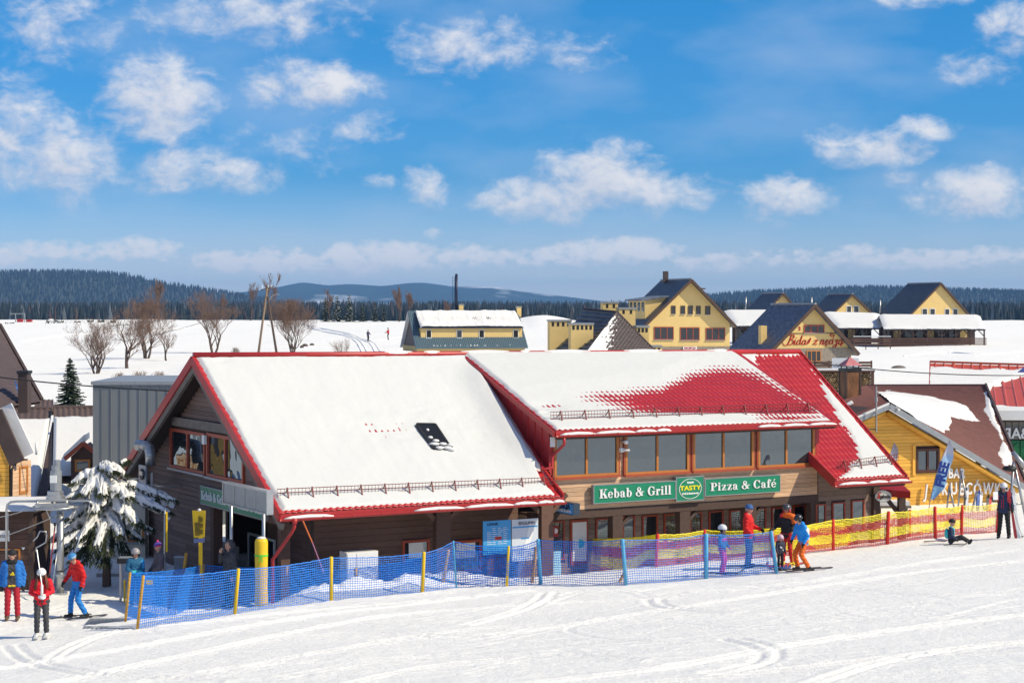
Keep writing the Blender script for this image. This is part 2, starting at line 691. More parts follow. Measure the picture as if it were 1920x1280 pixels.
M_SHADEPLANK = mat('lifted_shade_plank', (.25, .175, .135), .75, .2, 5.0, .25, rand=.24, stretch=(.9, .9, 9))  # lighter copy of the brown plank: lifted shade put into the colour
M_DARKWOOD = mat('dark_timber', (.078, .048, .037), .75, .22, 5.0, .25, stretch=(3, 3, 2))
M_GREYWOOD = mat('weathered_board', (.17, .145, .125), .8, .25, 6.0, .3)
M_ORANGEWOOD = mat('orange_wood', (.46, .17, .035), .5, .12, 6.0, spec=.4)
M_REDFRAME = mat('red_brown_frame', (.36, .065, .03), .5, .12, 6.0, spec=.4)
M_GLASS = glass_mat('window_glass')
M_GLASSD = glass_mat('dark_glass', (.012, .014, .016), .10, .03, .02)
M_WHITE = mat('white_paint', (.78, .78, .77), .5, .03)
M_STEEL = mat('galvanised_steel', (.42, .43, .44), .38, .10, 5.0, metal=.75)
M_GREY = mat('grey_metal', (.30, .32, .34), .45, .08, 4.0, metal=.3)
M_BLACK = mat('black_plastic', (.018, .018, .02), .5, .1)
M_YELLOW = mat('yellow_paint', (.78, .50, .015), .5, .08, 6.0)
M_GREEN = mat('green_sign', (.008, .22, .115), .4, .05, spec=.4)
M_CREAM = mat('cream_render', (.62, .56, .45), .85, .05, 2.0)
M_YWALL = mat('yellow_render', (.72, .51, .20), .88, .05, 1.5)
M_BLUEROOF = mat('blue_grey_roof', (.042, .052, .07), .45, .5, 2.2, spec=.4, detail=8, stretch=(1, .35, 1))
M_DKBROWN = mat('dark_brown_roof', (.075, .05, .045), .6, .2, 2.0)
M_BARK = mat('bark', (.095, .066, .052), .85, .25, 12.0)
M_TWIG = mat('twig', (.20, .125, .09), .85, .25, 3.0)
M_SPRUCE = mat('spruce_needles', (.020, .036, .018), .75, .35, 3.0)

# ------------------------------------------------------------------ the ground
EX, EY = -5.97, 47.67                       # foot of the front left roof corner of the long restaurant
RU = (.868, .4965)
MAIN = Fr((EX, EY, 0), RU)


def gz(x, y):
    x = np.asarray(x, dtype=float)
    y = np.asarray(y, dtype=float)
    xc = np.clip(x, -28, 30)
    slope = CAMZ - (7.2 - .055 * xc + .057 * (y - 48))
    slope = np.where(y < 20, slope + .0004 * (20 - y) ** 2 * .4, slope)
    u = (x - EX) * RU[0] + (y - EY) * RU[1]
    q = (x - EX) * RU[1] - (y - EY) * RU[0]
    yard = .03 + .55 * sstep(17.5, 23, u)
    w = sstep(.0, 1.5, q)
    z = yard * (1 - w) + slope * w
    bank = np.exp(-np.abs((q - .5) / .75) ** 2.6) * sstep(-1.4, .8, u) * (1 - sstep(4.4, 7.0, u))
    bank = bank * (.66 + .5 * fbm(u * 1.1, q * 1.3, 4, 5) + .12 * fbm(u * 5, q * 5, 3, 6))
    z = z + bank * .95
    z = z + .26 * np.exp(-((q - 2.5) / .5) ** 2) * sstep(17.5, 19.5, u) * .5
    field = .5 + .0077 * y + .9 * fbm(x / 60, y / 60, 3, 3) * sstep(90, 200, y)
    crest = 523 + 0 * y
    beyond = 4.53 - (y - crest) * .034 + .9 * fbm(x / 60, y / 60, 3, 3)
    beyond = np.maximum(beyond, -9 + .0055 * (y - 900) + 2 * fbm(x / 300, y / 300, 2, 9))
    field = np.where(y > crest, np.minimum(field, beyond), field)
    field = field + .60 * fbm(x / 13, y / 24, 4, 61) * sstep(70, 120, y) + .10 * fbm(x / 2.5, y / 4, 3, 62) * sstep(70, 120, y)
    k = sstep(58, 92, y)
    z = z * (1 - k) + field * k
    # a mound left of the pyramid roof and heaps along the left crest
    z = z + 2.6 * np.exp(-((x - 7.5) / 9) ** 2 - ((y - 430) / 30) ** 2)
    z = z + 1.0 * np.exp(-((x + 115) / 30) ** 2 - ((y - 470) / 22) ** 2) * (.7 + 1.6 * fbm(x / 5, y / 9, 3, 8))
    z = z + .9 * np.exp(-((x + 26) / 9) ** 2 - ((y - 186) / 5) ** 2) * (.8 + fbm(x / 2, y / 2, 3, 4))
    return z


def gz1(x, y):
    return float(gz(np.array([x]), np.array([y]))[0])


def G(px, py, dmin=30.0, dmax=700.0):
    """Where the line of sight through a photo pixel meets the ground."""
    d = np.linspace(dmin, dmax, 12000) if dmax > 130 else np.linspace(dmin, dmax, 4000)
    x = (px - 960) / F * d
    z = CAMZ - (py - HZ) / F * d
    below = np.nonzero(z - gz(x, d) <= 0)[0]
    i = below[0] if len(below) else len(d) - 1
    return Vector((x[i], d[i], gz1(x[i], d[i])))


def axis(lo, a, b, hi, st, gr):
    mid = np.arange(a, b, st)
    up, s, c = [], st, b
    while c < hi:
        up.append(c)
        s *= gr
        c += s
    up.append(hi)
    dn, s, c = [], st, a
    while c > lo:
        s *= gr
        c -= s
        dn.append(max(c, lo))
    return np.concatenate([np.array(dn[::-1]), mid, np.array(up)])


TRACKS = [  # ski tracks on the slope: photo points on the snow, depth, pair distance
    ([(-60, 1262), (250, 1215), (520, 1166), (800, 1130), (1000, 1108)], .035, .3),
    ([(60, 1290), (420, 1215), (700, 1160), (980, 1135), (1250, 1120)], .03, .25),
    ([(620, 1290), (760, 1255), (900, 1236), (1060, 1228), (1200, 1236)], .03, .2),
    ([(1080, 1170), (1066, 1176), (1075, 1184), (1120, 1192), (1200, 1200), (1300, 1205)], .02, .0),
    ([(1228, 1122), (1228, 1130), (1250, 1138), (1300, 1144), (1370, 1148)], .024, .3),
    ([(1370, 1196), (1410, 1206), (1442, 1222), (1432, 1240), (1390, 1252), (1330, 1262)], .028, .35),
    ([(200, 1290), (560, 1232), (860, 1180), (1180, 1160), (1500, 1150)], .022, .22),
    ([(900, 1290), (1250, 1250), (1600, 1190), (1940, 1150)], .03, .3),
    ([(1060, 1290), (1400, 1262), (1700, 1230), (1940, 1220)], .03, .25),
    ([(700, 1200), (1000, 1178), (1400, 1120), (1700, 1075), (1930, 1050)], .025, .25),
    ([(300, 1175), (640, 1140), (900, 1118), (1200, 1105)], .025, .3),
    ([(1500, 1290), (1640, 1245), (1800, 1215), (1940, 1200)], .035, .25),
    ([(1300, 1110), (1500, 1092), (1700, 1060), (1920, 1030)], .022, .2),
    ([(100, 1240), (130, 1215), (200, 1190), (260, 1180)], .03, .25),
    ([(1560, 1150), (1640, 1160), (1760, 1158), (1900, 1130)], .02, .2),
    ([(20, 1210), (60, 1240), (160, 1262), (420, 1275)], .03, .3),
    ([(880, 1170), (960, 1150), (1010, 1130), (1030, 1112)], .025, .3)]


def smooth_path(pts, n=14):
    """Catmull-Rom through the points."""
    P = [np.array(q, dtype=float) for q in pts]
    P = [2 * P[0] - P[1]] + P + [2 * P[-1] - P[-2]]
    out = []
    for i in range(1, len(P) - 2):
        for k in range(n):
            t = k / n
            out.append(.5 * ((2 * P[i]) + (P[i + 1] - P[i - 1]) * t + (2 * P[i - 1] - 5 * P[i] + 4 * P[i + 1] - P[i + 2]) * t * t
                             + (3 * P[i] - P[i - 1] - 3 * P[i + 1] + P[i + 2]) * t ** 3))
    out.append(P[-2])
    return np.array(out)


_r = np.random.default_rng(77)
for _k in range(95):                        # many lighter crossing tracks
    x0, y0 = _r.uniform(-60, 1900), _r.uniform(1085, 1275)
    L, sl, cv = _r.uniform(150, 620), _r.uniform(-.16, .02), _r.uniform(-26, 26)
    if y0 < 1110 and x0 < 900:
        y0 += 80
    TRACKS.append(([(x0 + L * t, y0 + sl * L * t + cv * math.sin(math.pi * t)) for t in (0, .35, .7, 1)], _r.uniform(.004, .014), _r.choice([0.0, .16, .22, .3])))


def make_ground():
    X = axis(-4200, -14, 16.5, 4200, .065, 1.05)
    Y = axis(-420, 30, 56, 5200, .065, 1.035)
    xx, yy = np.meshgrid(X, Y)
    zz = gz(xx, yy)
    zz = zz + .55 * fbm(xx / 9, yy / 6.5, 3, 91) * (1 - sstep(8, 26, yy))
    zz = zz + 1.1 * fbm(xx / 7, yy / 5, 4, 95) * sstep(21, 30, xx) * (1 - sstep(56, 80, yy))
    near = (yy < 64) & (yy > 24) & (np.abs(xx) < 24)
    slope_w = sstep(.6, 1.6, (xx - EX) * RU[1] - (yy - EY) * RU[0]) * near
    tw = np.array([.97, .24])
    al, ac = xx * .97 + yy * .2, -xx * .2 + yy * .97
    zz = zz + slope_w * (.030 * fbm(al / 5.0, ac / .45, 4, 21) + .10 * fbm(xx / 6, yy / 6, 3, 31) + .02 * fbm(xx * 2.2, yy * 2.2, 3, 77) + .016 * np.maximum(0, fbm(xx * 4.5, yy * 5.5, 2, 78) - .12) * 4 * np.clip(fbm(xx * .5, yy * .7, 2, 79) * 4 + .3, 0, 1))
    zz = zz + near * (1 - slope_w) * .10 * fbm(xx * 1.3, yy * 1.3, 4, 41)
    # churned snow along the nets
    for pts, dep, gap in TRACKS:
        wp = np.array([list(G(px, py, 24, 90))[:2] for px, py in smooth_path(pts, 8)])
        for off in ((0,) if gap == 0 else (-gap / 2, gap / 2)):
            dd = np.gradient(wp, axis=0)
            dd /= np.linalg.norm(dd, axis=1)[:, None] + 1e-9
            lp = wp + off * np.stack([-dd[:, 1], dd[:, 0]], 1)
            box = (xx > lp[:, 0].min() - .6) & (xx < lp[:, 0].max() + .6) & (yy > lp[:, 1].min() - .6) & (yy < lp[:, 1].max() + .6)
            qx, qy = xx[box], yy[box]
            if not len(qx):
                continue
            best = np.full(len(qx), 9.0)
            for i in range(len(lp) - 1):
                a, b = lp[i], lp[i + 1]
                ab = b - a
                t = np.clip(((qx - a[0]) * ab[0] + (qy - a[1]) * ab[1]) / (ab @ ab + 1e-9), 0, 1)
                best = np.minimum(best, np.hypot(qx - a[0] - t * ab[0], qy - a[1] - t * ab[1]))
            zz[box] += -dep * np.exp(-(best / .062) ** 2) + dep * .45 * np.exp(-((best - .15) / .07) ** 2)
    V = np.stack([xx.ravel(), yy.ravel(), zz.ravel()], 1)
    o = npmesh('snow_ground', V, gridfaces(len(X), len(Y)), M_GROUND)
    tag(o, 'white snow slope with ski tracks, yard and rising snow field', None, None, 'structure')


def ground_mat():
    m = bpy.data.materials.new('piste_snow')
    m.use_nodes = True
    t = m.node_tree
    b = t.nodes['Principled BSDF']
    b.inputs['Roughness'].default_value = .6
    b.inputs['Specular IOR Level'].default_value = .2
    geo = nd(t, 'ShaderNodeNewGeometry')

    def noi(sx, sy, sc, det=5, rough=.6):
        mp = nd(t, 'ShaderNodeMapping')
        mp.inputs['Rotation'].default_value = (0, 0, R(-13))
        mp.inputs['Scale'].default_value = (sx, sy, 1)
        t.links.new(geo.outputs['Position'], mp.inputs[0])
        n = nd(t, 'ShaderNodeTexNoise')
        n.inputs['Scale'].default_value = sc
        n.inputs['Detail'].default_value = det
        n.inputs['Roughness'].default_value = rough
        t.links.new(mp.outputs[0], n.inputs['Vector'])
        return n.outputs[0]
    streak = noi(.35, 5.0, 1.3, 6, .7)
    grain = noi(1, 1, 9, 6, .7)
    lump = noi(1, 1, 2.2, 3, .6)
    lines = noi(.12, 9.0, 1.6, 3, .55)
    h = mth(t, 'ADD', mth(t, 'MULTIPLY', streak, .9), mth(t, 'MULTIPLY', grain, .55))
    h = mth(t, 'ADD', h, mth(t, 'MULTIPLY', lump, .5))
    h = mth(t, 'ADD', h, mth(t, 'MULTIPLY', lines, .55))
    bp = nd(t, 'ShaderNodeBump')
    bp.inputs['Strength'].default_value = .9
    bp.inputs['Distance'].default_value = .075
    t.links.new(h, bp.inputs['Height'])
    t.links.new(bp.outputs[0], b.inputs['Normal'])
    # faint scraped, icier streaks
    k = mth(t, 'MULTIPLY', mth(t, 'SUBTRACT', lines, .60), 6, clamp=True)
    broad = noi(.10, .35, 1.0, 5, .65)
    k2 = mth(t, 'MULTIPLY', mth(t, 'SUBTRACT', broad, .48), 4, clamp=True)
    c1 = mixc(t, mth(t, 'MULTIPLY', k, .28), (.93, .915, .875), (.74, .745, .745))
    t.links.new(mixc(t, mth(t, 'MULTIPLY', k2, .55), c1, (.82, .815, .80)), b.inputs['Base Color'])
    return m


M_GROUND = ground_mat()
make_ground()


# ------------------------------------------------------------------ hills, mountains and the far forest
M_HILL = mat('forest_floor', (.035, .045, .035), .9, .4, .01)
M_FORA = mat('far_spruce', (.015, .022, .022), .85, .3, .02)
M_FORB = mat('frosted_spruce', (.09, .105, .115), .85, .4, .03)
M_FORC = mat('bare_wood_brown', (.075, .045, .035), .9, .3, .02)


def mountain_mat():
    m = bpy.data.materials.new('mountain_forest')
    m.use_nodes = True
    t = m.node_tree
    b = t.nodes['Principled BSDF']
    b.inputs['Roughness'].default_value = .9
    b.inputs['Specular IOR Level'].default_value = .1
    geo = nd(t, 'ShaderNodeNewGeometry')
    n = nd(t, 'ShaderNodeTexNoise')
    n.inputs['Scale'].default_value = .0018
    n.inputs['Detail'].default_value = 6
    mp = nd(t, 'ShaderNodeMapping')
    mp.inputs['Scale'].default_value = (1, .6, 3)
    t.links.new(geo.outputs['Position'], mp.inputs[0])
    t.links.new(mp.outputs[0], n.inputs['Vector'])
    k = mth(t, 'MULTIPLY', mth(t, 'SUBTRACT', n.outputs[0], .60), 9, clamp=True)
    t.links.new(mixc(t, k, (.03, .04, .03), (.75, .78, .82)), b.inputs['Base Color'])
    return m


def ridge(name, label, prof, d, depth, m, seed, rough, base=-60, n=260, fall=.55):
    """A hill: crest profile given by photo points, falling away towards the viewer and behind."""
    xs = np.array([(p[0] - 960) / F * d for p in prof])
    zs = np.array([CAMZ + (HZ - p[1]) / F * d for p in prof]) - (10 if d < 9000 else 0)
    X = np.linspace(xs[0], xs[-1], n)
    crest = np.interp(X, xs, zs)
    ker = np.ones(9) / 9
    crest = np.convolve(np.pad(crest, 4, mode='edge'), ker, 'valid')
    T = np.concatenate([np.linspace(-1, 0, 26), np.linspace(.12, 1, 6)])
    xx, tt = np.meshgrid(X, T)
    cc = np.tile(crest, (len(T), 1))
    prof_t = np.where(tt <= 0, np.cos(tt * math.pi / 2) ** 1.2, np.cos(tt * math.pi / 2))
    zz = base + (cc - base) * prof_t
    zz = zz + rough * fbm(xx / (depth * .35), tt * 4, 4, seed) * 2 * np.minimum(1, np.abs(tt) * 3)
    yy = d + tt * depth
    o = npmesh(name, np.stack([xx.ravel(), yy.ravel(), zz.ravel()], 1), gridfaces(len(X), len(T)), m)
    tag(o, label, None, None, 'structure')
    return X, T, xx, yy, zz


def spruces(name, label, px, py, pz, hgt, seed, frost=.25, brown=.0, sides=5):
    """Many distant conifers in one mesh (nobody could count them): three ragged cones each."""
    r = np.random.default_rng(seed)
    n = len(px)
    V, FC, MI = [], [], []
    tiers = [(0.05, .62, .20), (.30, .84, .145), (.56, 1.0, .085)]
    ang = np.linspace(0, 2 * math.pi, sides, endpoint=False)
    rot = r.uniform(0, 6.28, n)
    slim = r.uniform(.75, 1.15, n)
    per = len(tiers) * (sides + 1)
    for (b, t, w) in tiers:
        for k in range(sides):
            a = rot + ang[k]
            jit = r.uniform(.7, 1.25, n)
            V.append(np.stack([px + np.cos(a) * w * slim * hgt * jit, py + np.sin(a) * w * slim * hgt * jit, pz + b * hgt + r.uniform(-.04, .04, n) * hgt], 1))
        V.append(np.stack([px, py, pz + t * hgt], 1))
    V = np.stack(V, 1).reshape(-1, 3)
    base = np.arange(n) * per
    kind = r.random(n)
    mi = np.where(kind < frost, 1, np.where(kind > 1 - brown, 2, 0))
    for ti in range(len(tiers)):
        o = ti * (sides + 1)
        for k in range(sides):
            FC.append(np.stack([base + o + k, base + o + (k + 1) % sides, base + o + sides], 1))
            MI.append(mi)
    FC = np.stack(FC, 1).reshape(-1, 3)
    MI = np.stack(MI, 1).reshape(-1)
    o = npmesh(name, V, FC, [M_FORA, M_FORB, M_FORC], None, False, MI)
    tag(o, label, None, None, 'stuff')


def sample_surf(S, n, seed, tmin, tmax):
    X, T, xx, yy, zz = S
    r = np.random.default_rng(seed)
    ok = np.nonzero((T >= tmin) & (T <= tmax))[0]
    j = r.uniform(ok[0], ok[-1] - .001, n)
    i = r.uniform(0, len(X) - 1.001, n)
    i0, j0 = i.astype(int), j.astype(int)
    fi, fj = i - i0, j - j0
    f = lambda A: (A[j0, i0] * (1 - fi) + A[j0, i0 + 1] * fi) * (1 - fj) + (A[j0 + 1, i0] * (1 - fi) + A[j0 + 1, i0 + 1] * fi) * fj
    return f(xx), f(yy), f(zz)


S1 = ridge('hill', 'long forested hill on the horizon, higher on one end', [(-700, 530), (-300, 520), (-60, 511), (60, 508), (180, 508), (250, 513), (300, 527), (380, 538), (430, 546), (500, 558), (560, 572), (700, 590)], 5000, 1700, M_HILL, 3, 14, base=-50)
S2 = ridge('hill', 'low forested ridge behind the yellow houses', [(1150, 576), (1330, 550), (1400, 545), (1500, 541), (1570, 537), (1640, 537), (1760, 541), (1850, 543), (1930, 545), (2200, 552), (2500, 560)], 5400, 1700, M_HILL, 5, 11, base=-50)
S3 = ridge('mountain', 'pale blue mountain range far off on the horizon', [(300, 570), (430, 552), (520, 541), (575, 530), (620, 536), (660, 533), (720, 537), (775, 531), (800, 531), (850, 538), (900, 537), (930, 538), (990, 549), (1050, 556), (1120, 565), (1200, 580)], 11000, 3000, mountain_mat(), 9, 40, base=-60, n=400)
px_, py_, pz_ = sample_surf(S1, 12000, 1, -.75, .03)
spruces('forest', 'dense spruce forest covering the long hill', px_, py_, pz_ - 2, rng.uniform(11, 19, len(px_)), 2, .2)
px_, py_, pz_ = sample_surf(S2, 11000, 4, -.75, .03)
spruces('forest', 'dense spruce forest covering the low ridge', px_, py_, pz_ - 2, rng.uniform(11, 19, len(px_)), 5, .12)
n_ = 9500
d_ = 1350 + 2100 * rng.random(n_) ** 1.3
x_ = rng.uniform(-.36, .36, n_) * d_
spruces('forest', 'dark wall of spruces beyond the snow field', x_, d_, gz(x_, d_) - 1, rng.uniform(13, 20.5, n_) * np.where(rng.random(n_) < .06, 1.12, 1), 7, .10, .05)

# ------------------------------------------------------------------ air
def haze():
    b = MB()
    b.box((0, 6800, 74), 12400, 15400, 278)
    m = bpy.data.materials.new('haze_air')
    m.use_nodes = True
    t = m.node_tree
    t.nodes.clear()
    v = nd(t, 'ShaderNodeVolumePrincipled')
    v.inputs['Color'].default_value = (.25, .55, 1.0, 1)
    v.inputs['Density'].default_value = HAZE
    v.inputs['Anisotropy'].default_value = .0
    o = nd(t, 'ShaderNodeOutputMaterial')
    t.links.new(v.outputs[0], o.inputs['Volume'])
    ob = b.build('haze', m)
    tag(ob, 'thin blue mountain air over the whole valley', None, None, 'stuff')


HAZE = .000078
haze()

# ski tracks pressed into the far field: low berms on either side of each rut
for pts, lab in (([(560, 606), (595, 614), (625, 620), (650, 625), (675, 635), (697, 643), (710, 662)], 'upper ski track curving across the far snow field'),
                 ([(575, 612), (605, 621), (650, 630), (672, 641), (685, 662)], 'lower ski track curving across the far snow field'),
                 ([(700, 640), (760, 631), (840, 624)], 'faint straight ski track on the far snow field'),
                 ([(1700, 668), (1760, 660), (1840, 664), (1930, 658)], 'wheel track on the snow below the pavilions'),
                 ([(40, 640), (120, 628), (260, 622), (380, 612)], 'long faint track on the snow field behind the bare trees')):
    b = MB()
    wp = [G(px, py, 70, 520) for px, py in smooth_path(pts, 10)]
    for off in (-.35, .35):
        b.tube([Vector((q.x + off, q.y, q.z - .06)) for q in wp], .17, 6)
    o = b.build('ski_track', M_GROUND)
    tag(o, lab, None, None, 'structure')
# ------------------------------------------------------------------ the long timber restaurant
RV = 6.67                                   # depth of the ridge behind the eave line
u_rl, z_rl = MAIN.hv(362, 669, RV)
u_rr, z_rr = MAIN.hv(1500, 662, RV)
ZE = 2.60
u_el = MAIN.hv(526, 964, 0)[0]
u_er = MAIN.hv(1698, 892, 0)[0]
ZR = (z_rl + z_rr) / 2
KR = (ZR - ZE) / RV


def zroof(v):
    v = v if v <= RV else 2 * RV - v
    return ZE + KR * v


hut = thing('ski_restaurant', 'long dark timber restaurant with snowy red tile roof and dormer', 'building', MAIN.p(10, 6, 0))


def sdf_poly(px, py, poly):
    d = np.full(px.shape, 1e9)
    ins = np.zeros(px.shape, bool)
    n = len(poly)
    for i in range(n):
        ax, ay = poly[i]
        bx, by = poly[(i + 1) % n]
        ex, ey = bx - ax, by - ay
        t = np.clip(((px - ax) * ex + (py - ay) * ey) / (ex * ex + ey * ey), 0, 1)
        d = np.minimum(d, np.hypot(px - ax - t * ex, py - ay - t * ey))
        c = ((ay > py) != (by > py)) & (px < (bx - ax) * (py - ay) / (by - ay + 1e-12) + ax)
        ins ^= c
    return np.where(ins, -d, d)


def roof_patch(A, B, C, D, thick, parent, tname, sname, res=.036, edges=(1, 1, 1, 1), wave=.19, course=.35, seed=0):
    """Pressed metal tile sheet with waves and courses, and the snow that lies on it; A B along the ridge, D C along the eave."""
    A, B, C, D = [np.array(q) for q in (A, B, C, D)]
    wid = (np.linalg.norm(B - A) + np.linalg.norm(C - D)) / 2
    dep = (np.linalg.norm(D - A) + np.linalg.norm(C - B)) / 2
    nx, ny = int(wid / res) + 1, int(dep / res) + 1
    s, t = np.meshgrid(np.linspace(0, 1, nx), np.linspace(0, 1, ny))
    P = ((A[None, None] * (1 - s[..., None]) + B[None, None] * s[..., None]) * (1 - t[..., None])
         + (D[None, None] * (1 - s[..., None]) + C[None, None] * s[..., None]) * t[..., None])
    nrm = np.cross(C - D, A - D)
    nrm /= np.linalg.norm(nrm)
    a, b = s * wid, t * dep
    fr_ = (b / course) % 1
    h = .026 * (.5 + .5 * np.cos(2 * np.pi * a / wave)) + .022 * fr_
    V = (P + h[..., None] * nrm).reshape(-1, 3)
    Vb = (P[[0, 0, -1, -1], [0, -1, -1, 0]] - .10 * nrm)
    FC = gridfaces(nx, ny)
    o = npmesh(tname, V, FC[:, ::-1], M_REDTILE, parent, True)
    # underside and edges of the roof slab
    MB().hexa([Vector(q) for q in list(Vb - .03 * nrm) + list(P[[0, 0, -1, -1], [0, -1, -1, 0]] - .015 * nrm)]).build('roof_boarding', M_DARKWOOD, parent)
    px = 960 + F * P[..., 0] / P[..., 1]
    py = HZ + F * (CAMZ - P[..., 2]) / P[..., 1]
    T = thick(px, py, a, b, wid, dep)
    nz = .11 * fbm(a * 1.9, b * 1.9, 4, seed + 3)
    for k, dist in zip(edges, (b, wid - a, dep - b, a)):
        if k:
            T = np.minimum(T, -.05 + (dist + nz * .9) * k)
    T = T + .01 * fbm(a * 1.5, b * 1.5, 3, seed)
    T = np.maximum(T, -.03)
    Vs = (P + T[..., None] * nrm).reshape(-1, 3)
    low = (T <= -.022).ravel()
    keep = ~np.all(low[FC], axis=1)
    so = npmesh(sname, Vs, FC[keep][:, ::-1], M_RSNOW2, parent, True)
    so['kind'] = 'stuff'
    return nrm


# --- main slope, left of the dormer
u_dl = MAIN.hv(866, 660, RV)[0]
u_dr = MAIN.hv(1383, 659, RV)[0]
u_ml = MAIN.hv(1054, 930, 0)[0]
u_sl = MAIN.hv(1567, 905, 0)[0]
A_ = MAIN.p(u_rl, RV, z_rl)
B_ = MAIN.p(u_rr, RV, z_rr)
C_ = MAIN.p(u_er, 0, ZE)
D_ = MAIN.p(u_el, 0, ZE)


def ridge_pt(u):
    k = (u - u_rl) / (u_rr - u_rl)
    return MAIN.p(u, RV, z_rl * (1 - k) + z_rr * k)


def t_main(px, py, a, b, w, d):
    T = .088 + .05 * fbm(a * .5, b * .5, 3, 2) + .02 * fbm(a * 2.2, b * .5, 3, 22)
    T = T - (.040 + .05 * fbm(a * 1.6, b * 2.0, 3, 55)) * np.exp(-np.abs((px - 755) / 185) ** 3 - ((py - 800) / 46) ** 2)
    T = T - .03 * np.exp(-((px - 415) / 16) ** 2 - ((py - 680) / 5) ** 2)
    # drift in the lee of the dormer
    T = T + .22 * np.exp(-((a - w + .35) / .55) ** 2) * sstep(.2, 2.0, b) * sstep(0, 2.5, d - b)
    dr = sdf_poly(px, py, [(1005, 880), (1030, 905), (1062, 945), (1020, 905)])
    T = np.where(dr < 6, np.minimum(T, .0 + .010 * np.maximum(dr, 0)), T)
    return T


NR = roof_patch(A_, ridge_pt(u_dl + .5), MAIN.p(u_ml, 0, ZE), D_, t_main, hut, 'roof_sheet', 'roof_snow', edges=(.9, .8, 1.0, .8), seed=1)

# --- right strip beyond the dormer
BARE3 = [(1424, 676), (1505, 675), (1520, 700), (1533, 722), (1546, 755), (1560, 785), (1577, 810), (1597, 840), (1603, 857), (1584, 864), (1586, 876), (1562, 892), (1520, 850), (1500, 780), (1450, 715)]


def t_strip(px, py, a, b, w, d):
    sd = sdf_poly(px, py, BARE3) + 5 * fbm(a * 3, b * 3, 3, 6) * 2
    return np.clip(-.03 + .0062 * sd, -.03, .06) + .022 * fbm(a * 1.2, b * 1.2, 3, 8)


roof_patch(ridge_pt(u_dr - .6), B_, C_, MAIN.p(u_sl, 0, ZE), t_strip, hut, 'roof_sheet', 'roof_snow', edges=(.9, .6, .9, .9), seed=2)

# --- dormer roof
VD = .75
uDl, zDl = MAIN.hv(1041, 809, VD)
uDr, zDr = MAIN.hv(1568, 792, VD)
BARE2 = [(1232, 747), (1262, 729), (1295, 714), (1335, 706), (1375, 703), (1410, 712), (1440, 726), (1475, 745), (1512, 766), (1515, 771), (1245, 774)]


def t_dorm(px, py, a, b, w, d):
    left = np.minimum(px - 1240, 0)
    qx = np.where(px < 1240, 1240 + left * .17, px)
    sd = sdf_poly(qx, py, BARE2) + 4 * fbm(a * 1.2, b * 1.2, 3, 12)
    T = np.clip(-.03 + np.where(sd > 0, .03 + .0022 * sd, .004 * sd), -.03, .085)
    T = np.where((sd > 0) & (py > 776), np.minimum(.06 + 0 * sd, -.03 + .018 * (py - 772)), T)
    T = T - .05 * np.exp(-((px - 1030) / 30) ** 2 - ((py - 764) / 9) ** 2)
    T = T - .045 * np.exp(-((px - 1480) / 80) ** 2 - ((py - 784) / 9) ** 2)
    return T + .02 * fbm(a * .8, b * .8, 3, 14)


DA, DB = ridge_pt(u_dl) + Vector((0, 0, .03)), ridge_pt(u_dr) + Vector((0, 0, .03))
DC, DD = MAIN.p(uDr, VD, zDr), MAIN.p(uDl, VD, zDl)
roof_patch(DA, DB, DC, DD, t_dorm, hut, 'dormer_roof_sheet', 'dormer_roof_snow', edges=(.0, .5, .9, .8), seed=3)

# --- rear slope
u_bl, z_bl = u_el, ZE
MB().hexa([A_, B_, MAIN.p(u_rr, 2 * RV, ZE), MAIN.p(u_bl, 2 * RV, ZE)] + [q + Vector((0, 0, .10)) for q in (A_, B_, MAIN.p(u_rr, 2 * RV, ZE), MAIN.p(u_bl, 2 * RV, ZE))]).build('rear_roof', M_RSNOW, hut)

q4 = (A_, B_, MAIN.p(u_rr, 2 * RV, ZE), MAIN.p(u_bl, 2 * RV, ZE))
MB().hexa([q - Vector((0, 0, .16)) for q in q4] + [q - Vector((0, 0, .004)) for q in q4]).build('roof_boarding', M_DARKWOOD, hut)

# --- ridge cap, verge boards, gutters
b = MB().tube([A_ + Vector((0, 0, .05)), ridge_pt(u_rl + 5) + Vector((0, 0, .045)), ridge_pt(12) + Vector((0, 0, .05)), B_ + Vector((0, 0, .06))], .085, 8)
b.build('ridge_cap', M_RED, hut, True)
b = MB()
uu_ = np.arange(u_rl + 4.6, u_rr - 2.2, .12)
rr_ = .045 + .16 * fbm(uu_ * .9, uu_ * 0 + 2, 4, 33) + .02 * np.sin(uu_ * 1.1)
rr_ = np.clip(rr_ * sstep(0, .8, uu_ - uu_[0]) * sstep(0, .8, uu_[-1] - uu_), .012, .13)
rr_ = np.where((uu_ > 8.0) & (uu_ < 17), np.maximum(rr_, .07 + .02 * np.sin(uu_ * 2.1)), rr_)
b.tube([ridge_pt(u) + Vector((0, 0, .045 + .35 * float(q))) for u, q in zip(uu_, rr_)], [float(q) for q in rr_], 8)
b.build('ridge_snow', M_RSNOW, hut, True)['kind'] = 'stuff'


def verge(p, q, w, h, m, name, lift=0.0, du=0.0, parent=hut):
    dv = MAIN.r * du + Vector((0, 0, lift))
    return MB().beam(p + dv, q + dv, w, h).build(name, m, parent)


